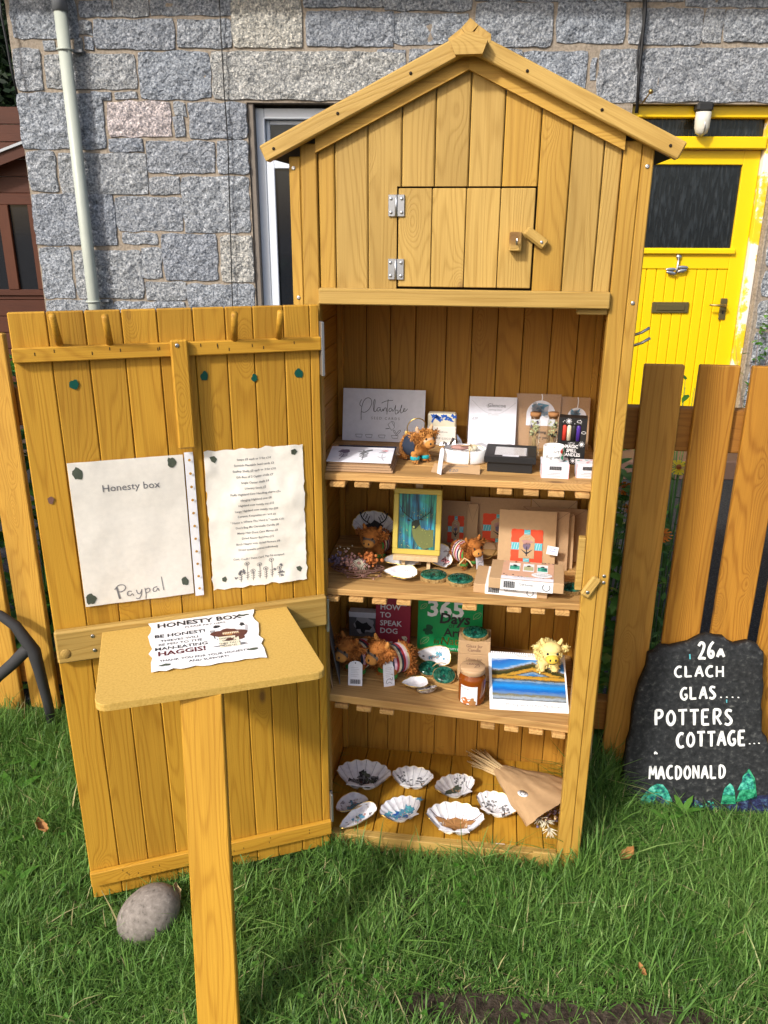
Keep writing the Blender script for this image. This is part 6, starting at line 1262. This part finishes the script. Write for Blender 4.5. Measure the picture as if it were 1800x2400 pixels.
part('seal', BQ, lambda b: b.lathe([(.0115, 0), (.0115, .0008)], M['paper_white'], 20, (sl3.x, sl3.y, zs_), sx=1.3))
part('seal_print', BQ, lambda b: [b.blob((sl3.x+.007*math.cos(k), sl3.y+.006*math.sin(k)), .0022, flat(zs_+.0014), M['ink_grey'], 7, .6) for k in range(6)])
def stems(b):
    for _ in range(46): y, z = grnd.uniform(-.013, .013), grnd.uniform(-.018, .012); b.tube([(.03, y*.7, z*.7), (-.03, y*1.2, z), (-.075-grnd.uniform(0, .03), y*2.2+grnd.uniform(-.008, .008), z+grnd.uniform(-.006, .008))], grnd.uniform(.0009, .0019), M['dry_straw'], 5)
part('stems', BQ, stems)
ds = at(c8, 1285, 660, ZF+.02); inv = frame(n0, axb, np.cross((0, 0, 1), axb)).inverted(); dl_ = inv @ Vector(ds)
def heads(b):
    for _ in range(90): c = (dl_.x-.03+grnd.gauss(0, .014), dl_.y+.03+grnd.gauss(0, .020), grnd.uniform(-.022, .018)); b.ball(c, grnd.uniform(.0022, .004), M[grnd.choice(['twig', 'dry_straw', 'twig', 'dry_purple'])], 6, 4)
part('seed_heads', BQ, heads)
dv = (inv.to_3x3() @ Vector((0, -1, 0))).normalized()
part('straw_flowers', BQ, lambda b: [[b.tube([(cx, cy, 0), (cx+dv.x*.030*math.cos(t)+dv.y*.02*math.sin(t), cy+dv.y*.030*math.cos(t)-dv.x*.02*math.sin(t), grnd.uniform(-.012, .012))], [.0022, .0004], M['cream'], 4) for t in np.linspace(-1.3, 1.3, 11)] for cx, cy in ((dl_.x-.012, dl_.y+.012), (dl_.x+.012, dl_.y-.004), (dl_.x-.03, dl_.y+.006))])
# ================================================================ slate sign
so = np.array([.80, .262, -.03]); sv = np.array([0, .098, .50]); sv /= np.linalg.norm(sv); smw = frame(so, (1, .02, 0), sv); sn = np.array([smw[0][2], smw[1][2], smw[2][2]]); sinv = smw.inverted()
def spx(x, y): p = sinv @ Vector(hit(1350+x/3.687, 1450+y/3.687, sn, float(sn@so))); return p.x, p.y
SG = thing('slate_sign', 'dark slate house sign with white painted name leaning on the fence', 'sign', mw=smw)
ol = [(390, 1560), (400, 1420), (430, 1240), (455, 1080), (480, 930), (520, 720), (560, 560), (610, 430), (640, 330), (690, 285), (740, 250), (830, 240), (910, 232), (985, 215), (1050, 198), (1090, 160), (1150, 148), (1230, 152), (1290, 170), (1340, 205), (1400, 222), (1500, 218), (1570, 225), (1615, 262), (1635, 300), (1630, 500), (1622, 760), (1625, 990), (1655, 1030), (1700, 1180), (1715, 1400), (1725, 1600)]
O2 = [spx(*p) for p in ol]; bot = [(O2[-1][0], 0), ((O2[0][0]+O2[-1][0])/2, -.0), (O2[0][0], 0)]; O2 = O2[::-1]; O2 = O2+[(O2[-1][0], .0), ((O2[0][0]+O2[-1][0])*.5, 0), (O2[0][0], 0)]
def slate(b):
    pts = []; n0_ = len(O2)
    for i in range(n0_):
        p, q = np.array(O2[i]), np.array(O2[(i+1) % n0_]); m_ = max(1, int(np.linalg.norm(q-p)/.018))
        for k in range(m_): r_ = p+(q-p)*k/m_; pts.append(r_+np.array([noise.noise((r_[0]*60, r_[1]*60, 1)), noise.noise((r_[0]*60, r_[1]*60, 5))])*.0065)
    n = len(pts); c = sum(pts)/n; vs = []; rings = [(1, -.034), (1, -.010), (.985, -.003), (.955, 0), (.85, 0), (.7, 0), (.5, 0), (.3, 0), (.12, 0)]
    for k, z in rings:
        for p in pts: r_ = c+(p-c)*k; vs.append((r_[0], r_[1], z-.002+(.0022*noise.noise((r_[0]*22, r_[1]*22, 3)) if z == 0 else 0)))
    b.add(vs, [(i*n+j, i*n+(j+1) % n, (i+1)*n+(j+1) % n, (i+1)*n+j) for i in range(len(rings)-1) for j in range(n)]+[tuple(range((len(rings)-1)*n, len(rings)*n)), tuple(range(n))[::-1]], M['slate'], True)
part('slab', SG, slate)
sf = lambda x, y: (*spx(x, y), .0014)
ctr = lambda s_, k=1: s_
GL = {'2': [[(0, .8), (.25, 1.05), (.6, .9), (.45, .5), (0, .0)], [(-.02, .03), (.4, .06), (.7, .02)]], '6': [[(.55, 1), (.2, .75), (.02, .3), (.25, 0), (.55, .15), (.5, .45), (.1, .4)]], 'A': [[(0, 0), (.2, .6), (.38, 1)], [(.38, 1), (.5, .5), (.68, 0)], [(.14, .36), (.58, .36)]], 'C': [[(.62, .92), (.35, 1.0), (.05, .65), (.08, .2), (.35, -.02), (.65, .1)]], 'L': [[(.05, 1), (.08, .5), (.05, 0)], [(.05, .02), (.6, .05)]], 'H': [[(.05, 1), (.05, 0)], [(.6, 1), (.6, 0)], [(.05, .5), (.6, .52)]], 'G': [[(.62, .92), (.35, 1.0), (.05, .65), (.08, .2), (.38, -.02), (.62, .15), (.62, .42)], [(.4, .42), (.68, .42)]], 'S': [[(.55, .92), (.2, 1.02), (.05, .75), (.35, .52), (.58, .25), (.3, -.02), (.0, .1)]], 'P': [[(.08, 0), (.06, .5), (.08, 1)], [(.06, .98), (.5, 1.0), (.6, .72), (.4, .48), (.08, .48)]], 'O': [[(.35, 1), (.05, .7), (.05, .25), (.32, 0), (.62, .25), (.64, .7), (.35, 1)]], 'T': [[(.35, 1), (.36, .5), (.35, 0)], [(0, .97), (.7, 1.0)]], 'E': [[(.08, 1), (.06, .5), (.08, 0)], [(.08, .98), (.58, 1.0)], [(.08, .52), (.48, .53)], [(.08, .02), (.6, .03)]], 'R': [[(.08, 0), (.06, .5), (.08, 1)], [(.06, .98), (.5, 1.0), (.58, .74), (.4, .5), (.08, .48)], [(.28, .48), (.62, 0)]], 'M': [[(.02, 0), (.1, 1)], [(.1, 1), (.38, .3)], [(.38, .3), (.66, 1)], [(.66, 1), (.76, 0)]], 'D': [[(.08, 1), (.06, .5), (.08, 0)], [(.06, 1), (.5, .9), (.62, .5), (.45, .08), (.06, 0)]], 'N': [[(.05, 0), (.06, 1)], [(.06, 1), (.6, 0)], [(.6, 0), (.6, 1)]], '.': [[(.2, .0), (.24, .1)]]}
def word(b, t, x0, x1, base, cap, wd, rise=0, last=1.):
    n = len(t)
    for i, ch in enumerate(t):
        cw_ = (x1-x0)/n; x = x0+i*cw_; k = last if (ch == 'A' and t == '26A') else 1.; ba = base-rise*i/n+grnd.uniform(-4, 4)
        for s in GL[ch]: b.ribbon([(x+px_*cw_*1.08, ba-py_*cap*k) for px_, py_ in s], (wd*grnd.uniform(.75, 1.), wd*grnd.uniform(.95, 1.2), wd*.85), sf, M['paint_white'], 2)
for a_ in (('26A', 1058, 1300, 348, 140, 24, 25, .5), ('CLACH', 850, 1300, 505, 92, 20, 8), ('GLAS', 900, 1235, 698, 105, 21, 10), ('....', 1240, 1440, 680, 95, 16, 0), ('POTTERS', 682, 1385, 922, 130, 24, 10), ('COTTAGE', 868, 1490, 1108, 125, 24, 22), ('...', 1490, 1610, 1084, 90, 16, 8), ('MACDONALD', 632, 1310, 1382, 112, 21, 4)): part('lettering', SG, lambda b: word(b, *a_))
def paint(b):
    b.blob((688, 1160), 14, sf, M['paint_white'], 8, .6); b.ribbon([(982, 305), (985, 348)], 12, sf, M['turq']); b.ribbon([(1300, 697), (1301, 725)], 10, sf, M['turq'])
part('paint_marks', SG, paint)
def hills(b):
    f, g = lambda x, y: (*spx(x, y), .0010), lambda x, y: (*spx(x, y), .0014)
    b.poly([(555, 1560), (600, 1500), (650, 1450), (700, 1425), (750, 1432), (790, 1480), (820, 1550), (845, 1620), (840, 1680), (560, 1680)], f, M['teal_paint']); b.poly([(660, 1600), (690, 1540), (740, 1530), (780, 1600), (790, 1680), (640, 1680)], g, M['navy'])
    b.poly([(840, 1640), (900, 1580), (960, 1555), (1040, 1565), (1120, 1610), (1250, 1620), (1250, 1690), (840, 1690)], f, M['navy'])
    for _ in range(30): b.blob((grnd.uniform(870, 1200), grnd.uniform(1575, 1640)), 10, g, M['teal_paint'], 7, .8)
    for pts in ([(1250, 1600), (1270, 1500), (1330, 1420), (1370, 1480), (1380, 1600)], [(1380, 1580), (1430, 1440), (1440, 1360), (1495, 1295), (1545, 1380), (1565, 1560)]): b.poly(pts, f, M['green_paint']); b.poly([(p[0]*.8+pts[2][0]*.2, p[1]*.55+pts[2][1]*.45) for p in pts], g, M['teal_paint'])
    b.poly([(1250, 1640), (1400, 1590), (1560, 1530), (1700, 1520), (1700, 1690), (1250, 1690)], f, M['navy'])
part('painted_hills', SG, hills)
# ================================================================ things on the grass
RK = MB(); RK.ball((0, 0, 0), (.080, .058, .056), M['rock'], 28, 18, Matrix.Rotation(.35, 3, 'Z') @ Matrix.Rotation(-.65, 3, 'Y'))
RK.v = [tuple(np.array(v)*(1+.05*noise.noise(Vector(v)*16)+.10*noise.noise(Vector(v)*6))) for v in RK.v]
tag(RK.build('boulder', loc=(-.300, -.305, .036)), 'smooth grey-brown egg-shaped stone in the grass under the open door', 'stone')
AN = thing('antler_branch', 'dark forked antler-shaped branch standing by the left fence', 'branch', (-.93, .33, 0))
part('main_beam', AN, lambda b: b.tube([(-.25, 0, .40), (-.12, 0, .425), (-.056, 0, .402), (-.013, 0, .371), (.012, 0, .327), (.033, 0, .290), (.040, 0, .227), (.043, .01, .12), (.045, .02, -.02)], [.010, .013, .014, .016, .018, .020, .017, .015, .014], M['black_iron'], 10))
part('tine', AN, lambda b: b.tube([(.030, 0, .305), (.004, -.003, .288), (-.038, -.008, .246), (-.084, -.015, .206), (-.16, -.03, .12), (-.2, -.04, -.02)], [.016, .019, .018, .017, .014, .012], M['black_iron'], 10))
def dry_leaf(lab, px, s, rz, curl, z=.045, m='leaf_dry', up=.3):
    p = hz(px, z); b = MB(); b.grid(lambda u, v: ((u-.5)*s*.55*math.sin(math.pi*min(.98, max(.06, v)))**.7*(1+.15*math.sin(v*19)), (v-.5)*s, s*curl*((u-.5)**2*1.5+(v-.5)**2)), 6, 8, M[m]); o = b.build('fallen_leaf', loc=p); o.rotation_euler = (up, .2, rz); tag(o, lab, 'leaf')
dry_leaf('curled brown fallen leaf in the grass right of the cabinet', (1469, 2008), .045, -.9, .9); dry_leaf('small orange-brown fallen leaf in the grass at the lower right', (1502, 2274), .026, .5, .5, .035); dry_leaf('dry pale leaf standing behind the egg-shaped stone', (408, 2095), .055, .3, .8, .06, 'dry_straw', 1.0); dry_leaf('brown fallen leaf in the grass left of the open door', (95, 1942), .045, 1.1, .7)
# ================================================================ plants
def plant(name, label, cat, pos, h, n, r, lw, m='weed', shade=.5, flowers=(), group=None, lean=0):
    t = thing(name, label, cat, pos, 0, group); g = np.random.default_rng(abs(hash(label)) % 1000 if False else len(label)*7+int(abs(pos[0])*1000) % 97)
    part('stems', t, lambda b: [b.tube([(0, 0, 0), (x*.4, y*.4, h*.5*q), (x, y, h*q)], [.003, .0025, .001], M['twig'] if 'climb' in name else plain_stem, 5) for x, y, q in [(g.normal()*r*.6, g.normal()*r*.5, g.uniform(.6, 1)) for _ in range(9)]])
    z = g.random(n)*h; a = g.random(n)*6.28; d = np.stack([np.cos(a), np.sin(a), g.normal(.35, .4, n)], 1); p_ = np.stack([g.normal(0, r*.45, n)*(1-.3*z/h), g.normal(0, r*.4, n), z], 1)
    leafmesh('leaves', p_, d, np.stack([g.normal(0, .4, n), g.normal(0, .4, n), np.ones(n)], 1), g.uniform(.6, 1.3, n)*lw*2.2, g.uniform(.7, 1.2, n)*lw, np.clip(g.normal(shade, .25, n), 0, 1), M[m], t, .25)
    for fx, fy, fz, m_, fr in flowers:
        def fl(b):
            for ring, k in ((1, 0), (.7, .3)):
                for j in range(13): a_ = 6.283*(j+k)/13; b.add([(fx, fy, fz+.002*(1-ring)*5), (fx+fr*ring*math.cos(a_-.2), fy+fr*ring*math.sin(a_-.2)*.7-.002, fz+fr*ring*.5*math.sin(a_)+.002), (fx+fr*1.05*ring*math.cos(a_), fy+fr*ring*.7*math.sin(a_)-.003, fz+fr*ring*.5*math.sin(a_)+.003), (fx+fr*ring*math.cos(a_+.2), fy+fr*ring*math.sin(a_+.2)*.7-.002, fz+fr*ring*.5*math.sin(a_)+.002)], [(0, 1, 2, 3)], M[m_])
            b.ball((fx, fy-.003, fz+.004), fr*.25, M['dry_orange'], 8, 5); b.tube([(fx, fy, fz), (fx*.5, fy*.5, fz*.5), (0, 0, 0)], .0022, plain_stem, 5)
        part('flower', t, fl)
    return t
plain_stem = plain('green_stem', (.06, .15, .03), .6)
def hyp(px, y): p = hy(px, y); return p
f1_, f2_, f3_ = hyp((1462, 1146), .56), hyp((1590, 1097), .72), hyp((1561, 1255), .60)
plant('marigold_plant', 'orange flowered marigold plant between the cabinet and the fence pickets', 'plant', (.735, .55, 0), .86, 420, .09, .030, shade=.9, flowers=((f1_[0]-.735, .01, f1_[2], 'flower_orange', .027), (f1_[0]-.72, -.01, f1_[2]-.05, 'flower_orange', .018)))
plant('daisy_plant', 'yellow flowered plant behind the second picket from the cabinet', 'plant', (f2_[0], .72, 0), f2_[2]-.02, 30, .03, .014, flowers=((0, 0, f2_[2], 'flower_yellow', .032),))
plant('marigold_plant', 'single orange marigold behind the brown picket by the slate sign', 'plant', (f3_[0]-.012, .60, 0), f3_[2]-.02, 50, .05, .018, flowers=((0, 0, f3_[2], 'flower_orange', .030),))
plant('leafy_plant', 'low green leafy plant behind the slate sign', 'plant', (.90, .62, 0), .30, 220, .10, .024, shade=.8); plant('leafy_plant', 'low green plant behind the fence at the far right', 'plant', (1.04, .6, 0), .24, 120, .08, .02)
plant('leafy_plant', 'broad leaved green plant behind the leftmost fence pickets', 'plant', (-1.03, .62, 0), 1.12, 420, .16, .032, shade=.4); plant('leafy_plant', 'dense green plant showing between left picket and open door', 'plant', (-.86, .60, 0), 1.15, 420, .12, .028, shade=.35); plant('leafy_plant', 'tall green plant behind the left fence beside the house corner', 'plant', (-1.2, .7, 0), 1.0, 300, .16, .03, shade=.35)
plant('small_rosette', 'small green rosette plant on the path edge by the cabinet post', 'plant', tuple(hz((1469, 1098), 0)*np.array([1, 1, 0])), .14, 70, .09, .03, shade=.8)
cp = WO+WR*(wl(1745, 830)[0]+.06)-WN*.10
plant('climbing_rose', 'green climbing plant beside the yellow door frame', 'plant', (cp[0], cp[1], 0), 1.0, 160, .11, .022, shade=.7)
cq = WO+WR*1.62-WN*.5; plant('bay_shoot', 'single green shoot in front of the yellow door', 'plant', tuple(hit(1612, 890, WN, CAM@WN+3.2)*np.array([1, 1, 0])), .92, 26, .05, .024, shade=.5)
pq = hz((1712, 1085), .02); PO = thing('flower_pot', 'yellow-green plastic plant pot on the path behind the fence', 'pot', (pq[0]+.05, pq[1]+.1, .004)); part('pot', PO, lambda b: b.lathe([(.10, 0), (.14, .16), (.145, .18), (.13, .18), (.12, .15)], M['pot_yellow'], 24)); part('compost', PO, lambda b: b.lathe([(.122, .14), (.122, .150)], M['soil'], 20))
cb_ = hy((1732, 978), .50); tag(part('cream_block', None, lambda b: b.box(-.012, .012, -.01, .01, -.028, .028, M['cream'], .006), loc=(cb_[0], .478, cb_[2])), 'small cream plastic block on the fence rail at the right', 'block')
# ================================================================ grass
def fbm(x, y, s): return np.array([noise.noise((a*s, b*s, .3)) for a, b in zip(x, y)])
SOILP = [(hz((1240, 2395), 0)[:2], .26, .048), (hz((1560, 2400), 0)[:2], .12, .04)]
def grass(n, x0, x1, y0, y1, hmin, hmax, wd, seed, dens=None):
    g = np.random.default_rng(seed); x = g.uniform(x0, x1, n); y = g.uniform(y0, y1, n)
    keep = ~((x > .0) & (x < .66) & (y > -.012) & (y < .36))
    for c, rx, ry in SOILP:
        d = ((x-c[0])/rx)**2+((y-c[1])/ry)**2+.55*fbm(x, y, 16); keep &= (d > 1) | (g.random(n) < .06)
    keep &= ((x+.298)**2+(y+.305)**2) > .055**2
    keep &= ~((fbm(x+5, y, 9) > .45) & (g.random(n) < .35))
    x, y = x[keep], y[keep]; n = len(x)
    f = fbm(x, y, 5); tall = np.clip(.5+f*.9, .15, 1.1)
    edge = np.exp(-((np.clip(np.abs(x-.66), 0, 1)/.10)**2))*((y > -.05) & (x > .66))+np.exp(-((y-.33)/.13)**2)*((x > .68) & (x < .79))*.8+np.exp(-((y-.28)/.16)**2)*(x < -.55)*.9+.25*(x > .7)+.35*np.exp(-((y+.03)/.035)**2)*((x > .02) & (x < .66))
    h = (hmin+(hmax-hmin)*tall)*(1+.75*edge)*g.uniform(.55, 1.2, n); h *= np.where((x > .80) & (y > .14), .5, 1)
    wear = np.clip(1-np.abs(y+.42)/.14, 0, 1)*(x > .1); h *= 1-.4*wear
    a = g.uniform(0, 6.283, n)+.0; lean = g.gamma(2., .36, n)
    dx, dy = np.cos(a)*lean, np.sin(a)*lean; w_ = wd*g.uniform(.6, 1.35, n)
    sa = a+math.pi/2+g.normal(0, .5, n); sx, sy = np.cos(sa), np.sin(sa)
    T = np.array([0, .36, .70, 1.0]); V = np.zeros((n, 7, 3)); zz = -.004
    for i, t in enumerate(T):
        bx_, by_, bz_ = x+dx*h*t**1.8, y+dy*h*t**1.8, zz+h*t*(1-.32*np.clip(lean, 0, 1.6)*t)
        ww = w_*(1-.15*t if t < .7 else .62)
        if i < 3: V[:, 2*i] = np.stack([bx_-sx*ww*.5, by_-sy*ww*.5, bz_], 1); V[:, 2*i+1] = np.stack([bx_+sx*ww*.5, by_+sy*ww*.5, bz_], 1)
        else: V[:, 6] = np.stack([bx_, by_, bz_], 1)
    k = np.arange(n)*7; q1 = np.stack([k, k+1, k+3, k+2], 1); q2 = np.stack([k+2, k+3, k+5, k+4], 1); t3 = np.stack([k+4, k+5, k+6], 1)
    li = np.concatenate([q1.ravel(), q2.ravel(), t3.ravel()]); ls = np.concatenate([np.arange(2*n)*4, 8*n+np.arange(n)*3])
    me = bpy.data.meshes.new('grass'); me.vertices.add(7*n); me.vertices.foreach_set('co', V.ravel()); me.loops.add(len(li)); me.loops.foreach_set('vertex_index', li); me.polygons.add(3*n); me.polygons.foreach_set('loop_start', ls)
    sh = np.clip(g.normal(.42, .20, n)+.25*fbm(x+9, y+3, 4), 0, .93); dead = g.random(n) < (.02+.12*wear); sh = np.where(dead, g.uniform(.95, 1, n), sh)
    at_ = me.attributes.new('shade', 'FLOAT', 'POINT'); at_.data.foreach_set('value', np.repeat(sh, 7).astype(np.float32)); me.materials.append(M['grass']); me.update(calc_edges=True)
    me.polygons.foreach_set('use_smooth', np.ones(3*n, bool)); return me
for i_, (n_, a_) in enumerate(((30000, (-2.6, -1.75, -1.3, .42)), (30000, (1.45, 2.4, -1.3, .42)), (60000, (-1.75, 1.45, -1.35, -.72)))):
    gm = grass(n_, *a_, .03, .072, .0034, 20+i_); go = bpy.data.objects.new('lawn_grass', gm); COL.objects.link(go); go['kind'] = 'stuff'; tag(go, ('lawn grass beyond the left edge', 'lawn grass beyond the right edge', 'lawn grass nearest the viewer')[i_], 'grass')
gm = grass(200000, -1.75, 1.45, -.72, .42, .030, .072, .0027, 1); go = bpy.data.objects.new('lawn_grass', gm); COL.objects.link(go); go['kind'] = 'stuff'; tag(go, 'short green lawn grass around the cabinet', 'grass')
gm = grass(9000, -1.5, 1.4, -.62, .40, .060, .115, .0036, 2); go = bpy.data.objects.new('long_grass', gm); COL.objects.link(go); go['kind'] = 'stuff'; tag(go, 'longer grass blades standing out of the lawn', 'grass')
g = np.random.default_rng(12); n = 1500   # clover and small broad leaves in the lawn
x, y = g.uniform(-1.5, 1.3, n), g.uniform(-.62, .38, n); ok = ~((x > -.02) & (x < .68) & (y > -.02)) & (fbm(x, y, 6) > .02); x, y = x[ok], y[ok]; n = len(x); p_ = np.repeat(np.stack([x, y, g.uniform(.018, .04, n)], 1), 3, 0); a = np.repeat(g.uniform(0, 6.28, n), 3)+np.tile([0, 2.09, 4.19], n)
wo_ = leafmesh('clover_leaves', p_, np.stack([np.cos(a), np.sin(a), .15+0*a], 1), np.stack([g.normal(0, .25, 3*n), g.normal(0, .25, 3*n), np.ones(3*n)], 1), .0085, .0085, np.repeat(g.uniform(.3, 1, n), 3), M['weed']); wo_['kind'] = 'stuff'; tag(wo_, 'clover and small weed leaves in the lawn', 'weeds')
for i, (px, k) in enumerate((((30, 1870), 8), ((70, 1960), 7), ((90, 1780), 6), ((1600, 1912), 6), ((1560, 1930), 5), ((40, 2075), 6))):
    p = hz(px, 0); n = k; a = np.linspace(0, 6.28, n, endpoint=False)+i; up = .9 if i == 3 else .5
    o = leafmesh('plantain', np.tile([0, 0, .01], (n, 1)), np.stack([np.cos(a), np.sin(a), up+.2*np.sin(a*3)], 1), np.tile([0, 0, 1.], (n, 1))+np.stack([-np.cos(a), -np.sin(a), 0*a], 1)*.6, np.full(n, (.085, .07, .10, .055, .05, .06, .045, .04)[i]), np.full(n, (.026, .022, .03, .018, .016, .02, .02, .018)[i]), np.linspace(.45, .9, n), M['weed'], None, .25, (p[0], p[1], 0))
    tag(o, ('plantain weed at the left edge above the lawn middle', 'plantain weed left of the door bottom corner', 'plantain weed below the left fence', 'tall plantain leaf in front of the slate sign', 'plantain weed left of the slate leaf', 'plantain weed at the lower left edge', 'small weed right of the leaning post', 'small weed in front of the cabinet sill')[i], 'weed', 'broad leaved weeds in the lawn')
